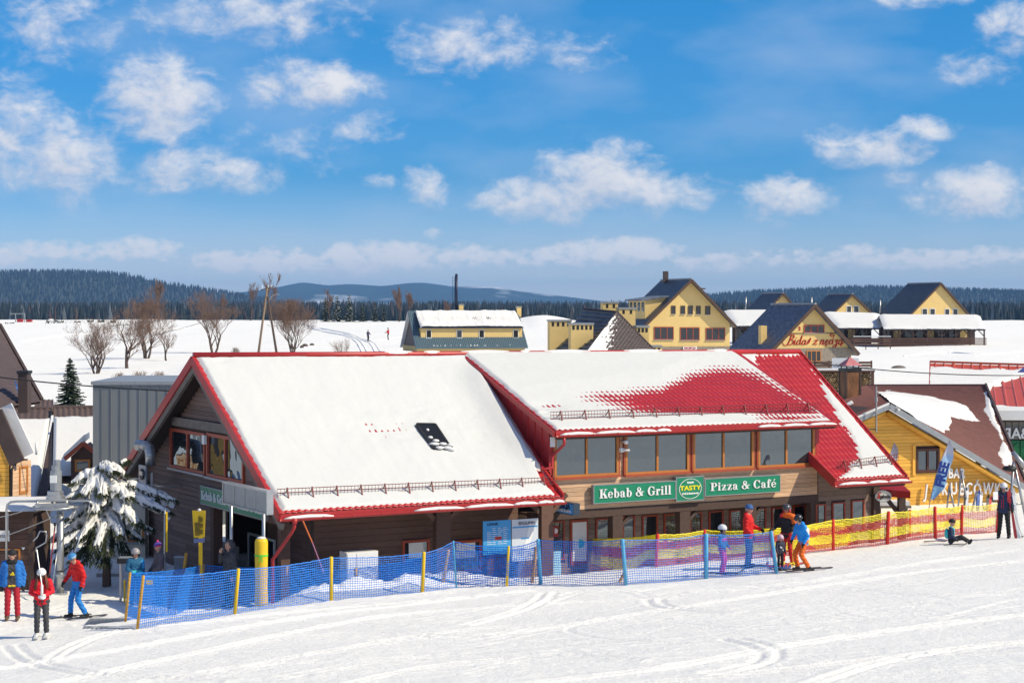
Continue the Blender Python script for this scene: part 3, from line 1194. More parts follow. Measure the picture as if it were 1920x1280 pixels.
Lf = MAIN.p(u_el, 2 * RV, ZE)
up = Vector((0, 0, 1))
verge(A_, D_, .05, .26, M_RED, 'verge_board', -.10, -.03)
verge(A_, Lf, .05, .26, M_RED, 'verge_board', -.10, -.03)
verge(A_, D_, .10, .20, M_GREYWOOD, 'verge_rafter', -.34, .05)
verge(A_, Lf, .10, .20, M_GREYWOOD, 'verge_rafter', -.34, .05)
verge(B_, C_, .05, .24, M_RED, 'verge_board', -.05, .03)
verge(ridge_pt(u_dr), DC, .05, .18, M_RED, 'verge_board', -.06, .04)
verge(DA, DD, .05, .16, M_RED, 'verge_board', -.07, -.03)
kk = 1.35 / RV
verge(MAIN.p(u_ml, 1.3, ZE + KR * 1.3), MAIN.p(u_ml, 0, ZE), .06, .26, M_RED, 'verge_board', -.02, .02)
verge(MAIN.p(u_sl, 1.3, ZE + KR * 1.3), MAIN.p(u_sl, 0, ZE), .06, .30, M_RED, 'verge_board', -.06, -.04)


def gutter(u0, u1, v, z):
    b = MB()
    n = 8
    prof = [(math.cos(math.pi + math.pi * i / n) * .075, math.sin(math.pi + math.pi * i / n) * .075) for i in range(n + 1)]
    vs = []
    for u in (u0, u1):
        vs += [MAIN.p(u, v + a, z + c) for a, c in prof] + [MAIN.p(u, v + a * .86, z + c * .86) for a, c in prof[::-1]]
    m = 2 * (n + 1)
    b.add(vs, [(i, (i + 1) % m, m + (i + 1) % m, m + i) for i in range(m)] + [list(range(m))[::-1], list(range(m, 2 * m))])
    u = u0 + .3
    while u < u1:
        b.fbox(MAIN, u, u + .03, v - .085, v - .07, z - .03, z + .02)
        u += .85
    b.build('gutter', M_RED, hut)
    s = MB()
    u = u0 + .1
    while u < u1 - .3:
        w = rng.uniform(.5, 1.6)
        if rng.random() < .86:
            e = min(u + w, u1 - .05)
            s.tube([MAIN.p(u, v, z - .01), MAIN.p(u + (e - u) * .15, v - .005, z + .015), MAIN.p(u + (e - u) * .5, v, z + .03), MAIN.p(u + (e - u) * .85, v, z + .012), MAIN.p(e, v, z - .01)], [.03, .05, .055, .05, .03], 7)
        u += w
    s.build('gutter_snow', M_RSNOW, hut, True)['kind'] = 'stuff'
    MB().fbox(MAIN, u0, u1, v + .08, v + .12, z - .06, z + .12).build('fascia_board', M_RED, hut)


gutter(u_el - .03, u_ml + .06, -.09, 2.47)
gutter(u_sl - .05, u_er + .15, -.09, 2.47)
gutter(uDl + .02, uDr + .02, VD - .09, zDl - .10)


M_GUARD = mat('dark_red_steel', (.17, .022, .022), .5, .15, 4.0)


def snow_guard(p0, p1, n, name='snow_guard'):
    """Lattice snow guard: three rails, close rods and brackets standing on the roof."""
    b = MB()
    d = (p1 - p0)
    for h in (.03, .13, .23):
        b.tube([p0 + up * h, p1 + up * h], .010, 4)
    m = int(d.length / .10)
    for i in range(m + 1):
        q = p0 + d * (i / m)
        b.tube([q + up * .03, q + up * .23], .006, 3, False)
    g = b.build(name, M_GUARD, hut)
    for i in range(n):
        q = p0 + d * ((i + .4) / n)
        c = MB()
        c.beam(q + up * .26, q - up * .10 - MAIN.g * .12, .03, .03)
        c.beam(q + up * .22, q + MAIN.g * .18 + up * .05, .02, .02)
        c.build('bracket', M_GUARD, g)


def on_plane(px, py, a, b_, c):
    n = (b_ - a).cross(c - a).normalized()
    return hit(px, py, a, n) + n * (.05 if n.z > 0 else -.05)


pr = lambda px, py: on_plane(px, py, A_, C_, D_)
pd = lambda px, py: on_plane(px, py, DA, DC, DD)
snow_guard(pr(519, 936), pr(1042, 912), 12)
snow_guard(pd(1032, 790), pd(1537, 772), 12)
snow_guard(pr(1570, 882), pr(1684, 867), 4)

# --- skylight in the main slope
sk = [pr(780, 800), pr(814, 800), pr(845, 846), pr(812, 846)]
nn = (sk[1] - sk[0]).cross(sk[3] - sk[0]).normalized()
nn = nn if nn.z > 0 else -nn
b = MB()
cen = sum(sk, Vector()) / 4
for i in range(4):
    a, c = sk[i], sk[(i + 1) % 4]
    b.beam(a + nn * .03, c + nn * .02, .07, .09, nn)
sky_o = b.build('skylight', M_BLACK, hut)
MB().prism([q + nn * .05 for q in sk], nn * .012).build('pane', mat('dark_skylight', (.012, .013, .015), .35, .1, spec=.25), sky_o)
b = MB()
for px, py, r in ((812, 838, .16), (843, 840, .13), (805, 826, .08), (815, 832, .11), (828, 838, .13), (836, 845, .15), (822, 845, .14), (800, 812, .05), (845, 848, .12)):
    b.ell(pr(px, py) + nn * .06, (r, r * .8, .05), 8, 5)
b.build('skylight_snow', M_RSNOW, hut, True)['kind'] = 'stuff'

# --- dormer cheek with standing-seam panels
def edge_u(v):
    k = (v - VD) / (RV - VD)
    return uDl + (u_dl - uDl) * k, zDl + (ZR - zDl) * k


b = MB()
vs_ = np.linspace(1.22, 6.3, 20)
for i in range(19):
    (ua, za), (ub, zb) = edge_u(vs_[i]), edge_u(vs_[i + 1])
    b.hexa([MAIN.p(ua + .10, vs_[i], zroof(vs_[i]) - .2), MAIN.p(ub + .10, vs_[i + 1], zroof(vs_[i + 1]) - .2), MAIN.p(ub + .3, vs_[i + 1], zroof(vs_[i + 1]) - .2), MAIN.p(ua + .3, vs_[i], zroof(vs_[i]) - .2),
            MAIN.p(ua + .10, vs_[i], za - .04), MAIN.p(ub + .10, vs_[i + 1], zb - .04), MAIN.p(ub + .3, vs_[i + 1], zb - .04), MAIN.p(ua + .3, vs_[i], za - .04)])
cheek = b.build('dormer_cheek', M_RED, hut)
v = 1.22
while v < 5.9:
    w = .42
    (ua, za), (ub, zb) = edge_u(v), edge_u(v + w - .02)
    MB().hexa([MAIN.p(ua + .06, v, zroof(v) - .1), MAIN.p(ub + .06, v + w - .02, zroof(v + w) - .1), MAIN.p(ub + .10, v + w - .02, zroof(v + w) - .1), MAIN.p(ua + .10, v, zroof(v) - .1),
               MAIN.p(ua + .06, v, za - .06), MAIN.p(ub + .06, v + w - .02, zb - .06), MAIN.p(ub + .10, v + w - .02, zb - .06), MAIN.p(ua + .10, v, za - .06)]).build('panel', M_RED, cheek)
    MB().hexa([MAIN.p(ub + .035, v + w - .025, zroof(v + w) - .1), MAIN.p(ub + .035, v + w, zroof(v + w) - .1), MAIN.p(ub + .08, v + w, zroof(v + w) - .1), MAIN.p(ub + .08, v + w - .025, zroof(v + w) - .1),
               MAIN.p(ub + .035, v + w - .025, zb - .06), MAIN.p(ub + .035, v + w, zb - .06), MAIN.p(ub + .08, v + w, zb - .06), MAIN.p(ub + .08, v + w - .025, zb - .06)]).build('seam', M_RED, cheek)
    v += w

# --- walls: upper storey front under the dormer
VF = 1.25
uW0 = MAIN.hv(1036, 870, VF)[0]
uW1 = MAIN.hv(1533, 850, VF)[0]
zbot = MAIN.hv(1310, 941, VF)[1]
wins = []
for (x0, x1, yb) in ((1037.5, 1158, 896), (1170.5, 1290, 890), (1297.5, 1411, 883), (1419.5, 1525, 877)):
    a, c = MAIN.hv(x0, yb, VF)[0], MAIN.hv(x1, yb, VF)[0]
    zb = MAIN.hv((x0 + x1) / 2, yb - 3, VF)[1]
    wins.append((a, c, zb, zDl - .16))
WALLV = VF + .03
b = MB().fbox(MAIN, uW0, uW1, WALLV, WALLV + .25, zbot, zDl - .02)
fw_ = b.build('front_wall', M_DARKWOOD, hut)
planks(MAIN, uW0, uW1, zbot, zDl - .10, WALLV, M_TAN, fw_, h=.135, holes=[(a - .02, c + .02, z0, z1) for a, c, z0, z1 in wins], seed=4)
for a, c, z0, z1 in wins:
    w = window(hut, MAIN, a, c, z0, z1, VF - .03, M_ORANGEWOOD, M_GLASS, 2, fw=.075, depth=.12, sill=M_REDFRAME, proud=.04)
    MB().fbox(MAIN, a - .05, a - .002, VF - .06, VF, z0 - .04, z1).build('casing', M_REDFRAME, w)
    MB().fbox(MAIN, c + .002, c + .05, VF - .06, VF, z0 - .04, z1).build('casing', M_REDFRAME, w)
MB().fbox(MAIN, uW0 - .1, uW1 + .35, VD + .05, VD + .20, zDl - .24, zDl - .10).build('eave_beam', M_DARKWOOD, hut)
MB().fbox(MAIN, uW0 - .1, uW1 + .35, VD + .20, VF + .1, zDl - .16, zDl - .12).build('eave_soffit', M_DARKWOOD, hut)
MB().fbox(MAIN, uW1 - .10, uW1 + .02, VF - .05, VF + .06, ZE + .62, zDl - .1).build('corner_trim', M_RED, hut)
# right cheek of the dormer and body of the upper storey
MB().fbox(MAIN, uW1 - .28, uW1 - .03, WALLV + .26, 4.4, zroof(1.3) - .3, zDl - .1).build('dormer_side_wall', M_RED, hut)

# --- lower front: floor beam, posts, recessed wall with small windows
VL = 2.15
MB().fbox(MAIN, u_ml - .3, uW1 + .02, VF - .02, VF + .20, zbot - .24, zbot - .005).build('floor_beam', M_DARKWOOD, hut)
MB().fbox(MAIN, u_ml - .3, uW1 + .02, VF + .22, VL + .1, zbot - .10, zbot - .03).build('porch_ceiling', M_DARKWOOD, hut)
lw = MB().fbox(MAIN, u_ml - .4, uW1 + .1, VL + .03, VL + .25, -.4, zbot).build('ground_floor_wall', M_DARKWOOD, hut)
LW = []
for (x0, x1, yt) in ((1034, 1058, 977), (1117, 1143, 972), (1167, 1190, 968), (1204, 1233, 966), (1245, 1271, 963), (1293, 1316, 960), (1329, 1356, 958), (1368, 1393, 956), (1412, 1436, 953), (1447, 1470, 951), (1487, 1511, 947)):
    a, zt = MAIN.hv(x0, yt, VL)
    c = MAIN.hv(x1, yt, VL)[0]
    LW.append((a, c, zt - 1.15, zt))
planks(MAIN, u_ml - .4, uW1 + .1, -.2, zbot - .1, VL + .03, M_SHADEPLANK, lw, h=.15, span=4, holes=[(a - .02, c + .02, z0 - .02, z1 + .02) for a, c, z0, z1 in LW], seed=7)
for a, c, z0, z1 in LW:
    window(hut, MAIN, a, c, z0, z1, VL, M_REDFRAME, M_GLASS, 1, fw=.045, depth=.08)
for (x0, x1, yy) in ((1147, 1166, 985), (1273, 1292, 975), (1395, 1416, 965), (1518, 1533, 955)):
    a, c = MAIN.hv(x0, yy, VF + .05)[0], MAIN.hv(x1, yy, VF + .05)[0]
    MB().fbox(MAIN, a, c, VF - .01, VF + .24, -.3, zbot - .245).build('post', M_DARKWOOD, hut)
    m_ = (a + c) / 2
    MB().beam(MAIN.p(m_ - .05, VF + .1, zbot - .75), MAIN.p(m_ + .5, VF + .1, zbot - .26), .1, .1).build('brace', M_DARKWOOD, hut)
# posters stuck beside the entrance
for (x0, y0, x1, y1, m) in ((1073, 979, 1099, 1050, M_WHITE),):
    a, zt = MAIN.hv(x0, y0, VL - .05)
    c, zb = MAIN.hv(x1, y1, VL - .05)
    MB().fbox(MAIN, a - .06, c + .06, VL - .06, VL - .005, zb - .1, zt + .07).build('door_frame', M_REDFRAME, hut)
    MB().fbox(MAIN, a, c, VL - .075, VL - .062, zb, zt).build('door_panel', m, hut)

# --- right end under the strip roof
uS0, uS1 = uW1 + .03, MAIN.hv(1641, 960, VF)[0]
ew = MB().fbox(MAIN, uS0, uS1, WALLV, WALLV + .22, -.2, ZE + .35).build('end_wall', M_DARKWOOD, hut)
EWN = []
for (x0, x1, yt) in ((1529, 1548, 945), (1560, 1584, 942), (1596, 1620, 938)):
    a, zt = MAIN.hv(x0, yt, VF)
    c = MAIN.hv(x1, yt, VF)[0]
    EWN.append((a, c, zt - 1.0, zt))
planks(MAIN, uS0, uS1, 0, ZE + .3, WALLV, M_SHADEPLANK, ew, h=.15, holes=[(a - .02, c + .02, z0, z1) for a, c, z0, z1 in EWN], seed=9)
for a, c, z0, z1 in EWN:
    window(hut, MAIN, a, c, z0, z1, VF - .01, M_REDFRAME, M_GLASS, 1, fw=.045, depth=.08)
MB().fbox(MAIN, uS1 - .16, uS1 + .1, VF - .12, VF - .004, -.2, ZE).build('corner_post', M_DARKWOOD, hut)
MB().fbox(MAIN, uS0, uS1 + .2, -.02 + .08, .24, ZE - .28, ZE - .12).build('eave_beam', M_DARKWOOD, hut)
MB().fbox(MAIN, uS1 - .2, uS1, WALLV + .23, 12.4, -.2, ZE + .2).build('side_wall', M_DARKWOOD, hut)
MB().fbox(MAIN, 3, uS1 - .3, 11.6, 11.8, -.2, ZE + .8).build('rear_wall', M_DARKWOOD, hut)

# --- lower front left of the dormer: posts under the eave, plank wall
VP, VQ = .85, 1.75
uq0 = MAIN.hv(589, 1010, VQ)[0]
lf = MB().fbox(MAIN, uq0, u_ml - .42, VQ + .03, VQ + .25, -.4, ZE + .25).build('front_wall', M_DARKWOOD, hut)
planks(MAIN, uq0, u_ml - .42, -.1, ZE + .1, VQ + .03, M_BROWN, lf, h=.17, span=4, seed=12)
MB().fbox(MAIN, .5, u_ml + .3, VP - .06, VP + .10, ZE - .02, ZE + .16).build('eave_beam', M_BROWN, hut)
for (x0, x1, yy) in ((524, 541, 1010), (815, 842, 990), (1012, 1034, 985)):
    a, c = MAIN.hv(x0, yy, VP)[0], MAIN.hv(x1, yy, VP)[0]
    MB().fbox(MAIN, a, c, VP - .11, VP + .13, -.3, ZE - .03).build('post', M_BROWN, hut)
    MB().beam(MAIN.p(c + .02, VP, ZE - .5), MAIN.p(c + .5, VP, ZE - .03), .1, .12).build('brace', M_BROWN, hut)
    if x0 > 600:
        MB().beam(MAIN.p(a - .02, VP, ZE - .5), MAIN.p(a - .5, VP, ZE - .03), .1, .12).build('brace', M_BROWN, hut)
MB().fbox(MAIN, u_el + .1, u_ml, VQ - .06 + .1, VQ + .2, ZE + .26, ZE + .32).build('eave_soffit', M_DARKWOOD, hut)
# ticket windows with red frames
for (x0, y0, x1, y1) in ((754, 1013, 805, 1075), (842, 1014, 902, 1070)):
    a, zt = MAIN.hv(x0, y0, VQ)
    c, zb = MAIN.hv(x1, y1, VQ)
    w = window(hut, MAIN, a, c, zb, zt, VQ - .005, M_REDFRAME, M_GLASS, 1, fw=.07, depth=.07, name='ticket_window')
    MB().fbox(MAIN, a + .2, c - .2, VQ - .02, VQ - .008, zt - .5, zt - .08).build('notice', M_WHITE, w)

# --- gable wall towards the lift
UG = .60
GF = Fr(MAIN.p(UG, 2 * RV, 0), -MAIN.g)


def clipz(z):
    v0 = max(.9, (z + .32 - ZE) / KR)
    return (v0, 2 * RV - v0)


v_post = MAIN.hu(396, 1000, UG)[0]
v_far = 2 * RV - 1.0
b = MB()
poly = [GF.p(2 * RV - .9, 0, 2.30), GF.p(2 * RV - .9, 0, zroof(.9) - .25), GF.p(RV, 0, ZR - .25), GF.p(2 * RV - v_far, 0, zroof(.9) - .25), GF.p(2 * RV - v_far, 0, 2.30)]
b.prism(poly, GF.g * .2)
gw = b.build('gable_wall', M_DARKWOOD, hut)
GW = []
for (x0, x1, yt0, yb0, yt1, yb1) in ((322, 388, 801, 876, 812, 890), (391, 460.5, 810.5, 892, 823, 908)):
    va, za = MAIN.hu(x0, yb0, UG)
    vb, zb = MAIN.hu(x1, yb1, UG)
    zt = MAIN.hu(x0, yt0, UG)[1]
    GW.append((2 * RV - va, 2 * RV - vb, (za + zb) / 2, zt))


def gclip(z):
    a, c = clipz(z)
    return (2 * RV - c, 2 * RV - a)


M_GPLANK = mat('gable_plank', (.17, .112, .095), .78, .22, 5.0, .3, rand=.24, stretch=(.9, .9, 9))
planks(GF, 0, 1, 2.31, ZR - .45, 0, M_GPLANK, gw, h=.135, span=4.0, clip=gclip, holes=[(a - .03, c + .03, z0 - .03, z1 + .03) for a, c, z0, z1 in GW], seed=15)
for a, c, z0, z1 in GW:
    window(hut, GF, a, c, z0, z1, -.03, M_REDFRAME, M_GLASS, 2, fw=.10, depth=.12, sill=M_GREY, proud=.05)
# collar beam across the gable
va, za = MAIN.hu(307, 785, UG - .12)
vb, zb = MAIN.hu(430, 806, UG - .12)
zc = (za + zb) / 2
h0, h1 = clipz(zc)
MB().fbox(GF, 2 * RV - h1 - .15, 2 * RV - h0 + .15, -.16, -.03, zc - .13, zc + .13).build('collar_beam', M_GREYWOOD, hut)
# lower gable wall, left of the porch
gl_ = MB().fbox(GF, 2 * RV - v_far, 2 * RV - v_post, .04, .24, -.4, 2.295).build('lower_gable_wall', M_DARKWOOD, hut)
planks(GF, 2 * RV - v_far, 2 * RV - v_post, -.1, 2.29, .04, M_GPLANK, gl_, h=.145, span=3.4, seed=17)
MB().fbox(GF, 2 * RV - v_post - .02, 2 * RV - v_post + .24, -.02, .26, -.3, 2.29).build('porch_post', M_BROWN, hut)
MB().fbox(GF, 2 * RV - v_post, 2 * RV - .9, -.04, .16, 2.12, 2.295).build('porch_beam', M_BROWN, hut)
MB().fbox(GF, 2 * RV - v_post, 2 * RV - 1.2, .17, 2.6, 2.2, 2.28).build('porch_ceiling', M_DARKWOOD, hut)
pw = MB().fbox(GF, 2 * RV - v_post, 2 * RV - VQ - .3, 1.75, 1.95, -.3, 2.2).build('porch_wall', M_DARKWOOD, hut)
planks(GF, 2 * RV - v_post, 2 * RV - VQ - .3, 0, 2.19, 1.75, M_BROWN, pw, h=.18, span=4, seed=19)
q0, z0 = MAIN.hu(466, 997, UG + 1.72)
q1, z1 = MAIN.hu(516, 1003, UG + 1.72)
window(hut, GF, 2 * RV - q0, 2 * RV - q1, -.1, z0, 1.71, M_WHITE, M_GLASSD, 2, fw=.06, depth=.07, name='glass_door')
q0, z0 = MAIN.hu(410, 1013, UG + 1.7)
q1, z1 = MAIN.hu(447, 1052, UG + 1.7)
MB().fbox(GF, 2 * RV - q0, 2 * RV - q1, 1.69, 1.72, z1, z0).build('notice_board', M_WHITE, hut)

# --- downpipes
def pipe(pts, r=.045, parent=hut, m=M_RED, name='downpipe'):
    return MB().tube(pts, r, 8).build(name, m, parent, True)


pipe([MAIN.p(u_el + .35, -.09, 2.42), MAIN.p(u_el + .35, -.09, 2.25), MAIN.p(u_el + .3, -.02, 2.1), MAIN.p(u_el - .0, .55, 1.35), MAIN.p(u_el + .02, .58, 1.25), MAIN.p(u_el + .02, .58, -.2)])
p0 = MAIN.p(uDl + .25, VD - .08, zDl - .15)
pipe([p0, p0 + Vector((0, 0, -.22)), MAIN.p(uW0 + .02, VF - .16, zDl - .62), MAIN.p(uW0 - .12, VF - .18, zDl - .75), MAIN.p(uW0 - .12, VF - .18, zDl - 1.05), MAIN.p(uW0 - .55, .95, zroof(.95) + .16)])
MB().tube([MAIN.p(u_el + .35, -.09, 2.46), MAIN.p(u_el + .35, -.09, 2.3)], [.1, .05], 8).build('rain_hopper', M_RED, hut, True)

# --- wall lamps, cameras
def lamp(px, py, fr, v, name, sx, sz):
    u, z = fr.hv(px, py, v)
    b = MB().fbox(fr, u - sx / 2, u + sx / 2, v - .1, v - .03, z - sz / 2, z + sz / 2).fbox(fr, u - .03, u + .03, v - .03, v + .05, z - .05, z + .05)
    return b.build(name, M_WHITE, hut)


lamp(1034, 828, MAIN, VF - .05, 'flood_light', .13, .28)
u, z = MAIN.hv(1172, 828, VF - .15)
MB().ell(MAIN.p(u, VF - .2, z), (.08, .08, .07), 10, 6).fbox(MAIN, u - .02, u + .02, VF - .14, VF + .0, z - .02, z + .03).build('dome_camera', M_WHITE, hut, True)
u, z = MAIN.hv(1167, 844, VF - .15)
MB().fbox(MAIN, u - .07, u + .05, VF - .18, VF - .04, z - .05, z + .07).tube([MAIN.p(u, VF - .2, z + .02), MAIN.p(u + .16, VF - .3, z)], .035, 8).build('security_camera', M_WHITE, hut)
v, z = MAIN.hu(384, 824, UG - .12)
MB().fbox(GF, 2 * RV - v - .1, 2 * RV - v + .1, -.18, -.10, z - .13, z + .13).build('flood_light', M_WHITE, hut)

# --- kitchen fan box with its bent duct on the gable
v, z = MAIN.hu(279, 888, UG - .8)
uu = 2 * RV - v
fan = thing('extractor_fan', 'grey steel fan box with bent duct on the dark gable', 'extractor fan', GF.p(uu, -.78, z))
MB().fbox(GF, uu - .36, uu + .30, -1.0, -.95, z - .33, z + .27).build('casing', M_GREY, fan)
b = MB().tube([GF.p(uu + .02, -1.01, z), GF.p(uu + .02, -1.05, z)], .17, 14)
b.build('inlet', M_BLACK, fan)
MB().fbox(GF, uu - .05, uu + .26, -1.1, -1.05, z - .02, z + .10).build('motor_bracket', M_STEEL, fan)
t_ = [GF.p(uu + .08, -.78, z + .27), GF.p(uu + .08, -.78, z + .55)]
for k in range(1, 6):
    a = k / 5 * math.pi / 2
    t_.append(GF.p(uu + .08 - .28 * (1 - math.cos(a)), -.78, z + .55 + .28 * math.sin(a)))
t_ += [GF.p(uu - .6, -.78, z + .83), GF.p(uu - .95, -.78, z + .80)]
b = MB().tube(t_, [.15] * (len(t_) - 1) + [.19], 12)
for k in range(1, len(t_)):
    dd = (t_[k] - t_[k - 1]).normalized()
    b.tube([t_[k] - dd * .015, t_[k] + dd * .015], .165, 12)
b.build('duct', M_STEEL, fan, True)
b = MB().beam(GF.p(uu - .4, -.95, z - .36), GF.p(uu + .75, -.95, z - .36), .05, .05).beam(GF.p(uu - .4, -.55, z - .36), GF.p(uu + .75, -.55, z - .36), .05, .05)
b.beam(GF.p(uu + .7, -.95, z - .36), GF.p(uu + .7, -.02, z - .36), .04, .04).beam(GF.p(uu - .35, -.95, z - .36), GF.p(uu - .35, -.02, z - .36), .04, .04).beam(GF.p(uu + .72, -.95, z - .7), GF.p(uu + .72, -.95, z + .1), .07, .04)
b.build('wall_bracket', M_STEEL, fan)

# --- lettering: heavy serif built from stems, hairlines and bowls
def ring(cx, cy, rx, ry, tx, ty, a0=0, a1=360, n=14):
    P, Q = [], []
    for i in range(n + 1):
        a = R(a0 + (a1 - a0) * i / n)
        P.append((cx + rx * math.cos(a), cy + ry * math.sin(a)))
        Q.append((cx + (rx - tx) * math.cos(a), cy + (ry - ty) * math.sin(a)))
    return [[P[i], P[i + 1], Q[i + 1], Q[i]] for i in range(n)]


def rc(x0, y0, x1, y1):
    return [[(x0, y0), (x1, y0), (x1, y1), (x0, y1)]]


def dot(cx, cy, r, n=10):
    return [[(cx + r * math.cos(2 * math.pi * i / n), cy + r * math.sin(2 * math.pi * i / n)) for i in range(n)]]


def pl(*p):
    return [list(p)]


SERIF = {
    'K': (.80, rc(.12, 0, .32, 1) + rc(.02, 0, .42, .06) + rc(.02, .94, .42, 1) + pl((.32, .38), (.62, .96), (.70, .96), (.40, .38)) + pl((.38, .52), (.52, .66), (.82, .05), (.56, .05)) + rc(.50, 0, .86, .06) + rc(.52, .94, .80, 1)),
    'e': (.54, ring(.28, .34, .26, .36, .15, .06, 40, 330) + rc(.10, .33, .50, .40) + ring(.28, .34, .26, .36, .12, .06, 0, 42)),
    'b': (.60, rc(.08, 0, .25, 1.02) + rc(0, .96, .2, 1.02) + ring(.32, .34, .26, .36, .16, .06, -120, 140)),
    'a': (.56, rc(.30, .02, .46, .50) + ring(.24, .48, .22, .22, .14, .07, 0, 170, 10) + dot(.12, .50, .085) + ring(.22, .18, .20, .20, .14, .06, 60, 330, 12) + rc(.42, 0, .56, .06)),
    '&': (.86, ring(.36, .76, .21, .25, .12, .06) + ring(.32, .27, .30, .29, .16, .06, 70, 330) + pl((.16, .72), (.36, .72), (.80, .04), (.58, .04)) + pl((.62, .10), (.76, .48), (.70, .50), (.54, .14)) + rc(.56, .46, .88, .52)),
    'G': (.80, ring(.40, .5, .38, .52, .20, .06, 45, 330) + rc(.54, .06, .72, .46) + rc(.46, .42, .82, .48) + rc(.62, .66, .70, .98)),
    'r': (.46, rc(.08, 0, .25, .68) + rc(0, 0, .34, .06) + rc(0, .62, .2, .68) + dot(.38, .56, .10) + ring(.34, .44, .16, .25, .08, .06, 60, 170, 8)),
    'i': (.33, rc(.08, 0, .25, .68) + rc(0, 0, .33, .06) + rc(0, .62, .2, .68) + dot(.165, .88, .105)),
    'l': (.33, rc(.08, 0, .25, 1.02) + rc(0, 0, .33, .06) + rc(0, .96, .2, 1.02)),
    'P': (.70, rc(.12, 0, .32, 1) + rc(.02, 0, .44, .06) + rc(.02, .94, .40, 1) + ring(.38, .73, .30, .27, .17, .06, -100, 100) + rc(.3, .94, .40, 1) + rc(.3, .46, .40, .52)),
    'z': (.52, rc(.04, .62, .48, .68) + rc(.04, 0, .48, .06) + pl((.04, .06), (.22, .06), (.48, .62), (.30, .62)) + rc(.04, .50, .10, .66) + rc(.42, .02, .48, .20)),
    'C': (.76, ring(.40, .5, .38, .52, .20, .06, 40, 320) + rc(.62, .64, .70, .98) + rc(.62, .08, .68, .24)),
    'f': (.40, rc(.10, 0, .27, .86) + rc(.02, 0, .38, .06) + rc(0, .62, .38, .68) + ring(.28, .82, .18, .22, .12, .06, 60, 180, 8) + dot(.38, .88, .09)),
    ' ': (.26, []),
}
SERIF['é'] = (SERIF['e'][0], SERIF['e'][1] + pl((.22, .80), (.30, .80), (.46, 1.02), (.32, 1.02)))


def serif_text(name, s, fr, u0, u1, z0, H, v, m, parent, depth=.02):
    """Every letter its own small solid."""
    adv = sum(SERIF[c][0] + .06 for c in s) - .06
    sx = (u1 - u0) / adv
    x = 0
    for c in s:
        w, polys = SERIF[c]
        b = MB()
        for k, q in enumerate(polys):
            b.prism([fr.p(u0 + (x + a) * sx, v, z0 + d * H) for a, d in q], -fr.g * (depth + .0006 * (k % 9)))
        if polys:
            b.build('letter', m, parent)
        x += w + .06


def sign_box(name, label, fr, u0, u1, z0, z1, v, m, th=.12, edge=M_GREY, cat='sign'):
    t = thing(name, label, cat, fr.p((u0 + u1) / 2, v, z0))
    MB().fbox(fr, u0, u1, v - th, v, z0, z1).build('panel', m, t)
    b = MB()
    e = .025
    for (a, c, d, f) in ((u0 - e, u1 + e, z0 - e, z0 - .001), (u0 - e, u1 + e, z1 + .001, z1 + e), (u0 - e, u0 - .001, z0, z1), (u1 + .001, u1 + e, z0, z1)):
        b.fbox(fr, a, c, v - th - .01, v, d, f)
    b.build('frame', edge, t)
    return t


def tasty_badge(t, fr, uc, zc, hw, hh, v):
    pts = lambda k: [fr.p(uc + hw * k * math.cos(2 * math.pi * i / 36), v - .004, zc + hh * k * math.sin(2 * math.pi * i / 36)) for i in range(36)]
    o, i = pts(1), pts(.955)
    b = MB()
    for j in range(36):
        b.hexa([o[j], o[(j + 1) % 36], i[(j + 1) % 36], i[j]] + [q - fr.g * .008 for q in (o[j], o[(j + 1) % 36], i[(j + 1) % 36], i[j])])
    b.build('ring', M_WHITE, t)
    text_obj('lettering', 'TASTY', fr, uc, v, zc + hh * .06, hh * .62, M_TEXTY, t, .012, bold=.006, xs=1.02 * hw / hh)
    text_obj('lettering', "TAD'S", fr, uc, v, zc + hh * .6, hh * .22, M_WHITE, t, .01, bold=.006, xs=hw / hh)
    text_obj('lettering', 'Café & Restaurant', fr, uc, v, zc - hh * .46, hh * .24, M_WHITE, t, .01, bold=.006, xs=.80 * hw / hh)


M_TEXTY = mat('yellow_lettering', (.80, .72, .01), .5, .02)
VS = VF - .06


def rect(px0, py0, px1, py1, v):
    a, zt = MAIN.hv(px0, py0, v)
    c = MAIN.hv(px1, (py0 + py1) / 2, v)[0]
    zb = MAIN.hv(px0, py1, v)[1]
    return a, c, zb, zt


a, c, zb, zt = rect(1114, 910.5, 1266, 943, VS - .12)
sg = sign_box('restaurant_sign', 'green sign with white words Kebab & Grill on tan boards', MAIN, a, c, zb, zt, VS, M_GREEN)
serif_text('lettering', 'Kebab & Grill', MAIN, a + .16, c - .16, zb + (zt - zb) * .26, (zt - zb) * .52, VS - .125, M_WHITE, sg)
a, c, zb, zt = rect(1269, 896, 1319, 938.5, VS - .12)
sg = sign_box('restaurant_sign', 'square green badge sign with yellow word TASTY between two long signs', MAIN, a, c, zb, zt, VS, M_GREEN)
tasty_badge(sg, MAIN, (a + c) / 2, (zb + zt) / 2, (c - a) * .42, (zt - zb) * .45, VS - .12)
a, c, zb, zt = rect(1323, 898.5, 1462, 929, VS - .12)
sg = sign_box('restaurant_sign', 'green sign with white words Pizza & Café on tan boards', MAIN, a, c, zb, zt, VS, M_GREEN)
serif_text('lettering', 'Pizza & Café', MAIN, a + .16, c - .16, zb + (zt - zb) * .28, (zt - zb) * .50, VS - .125, M_WHITE, sg)

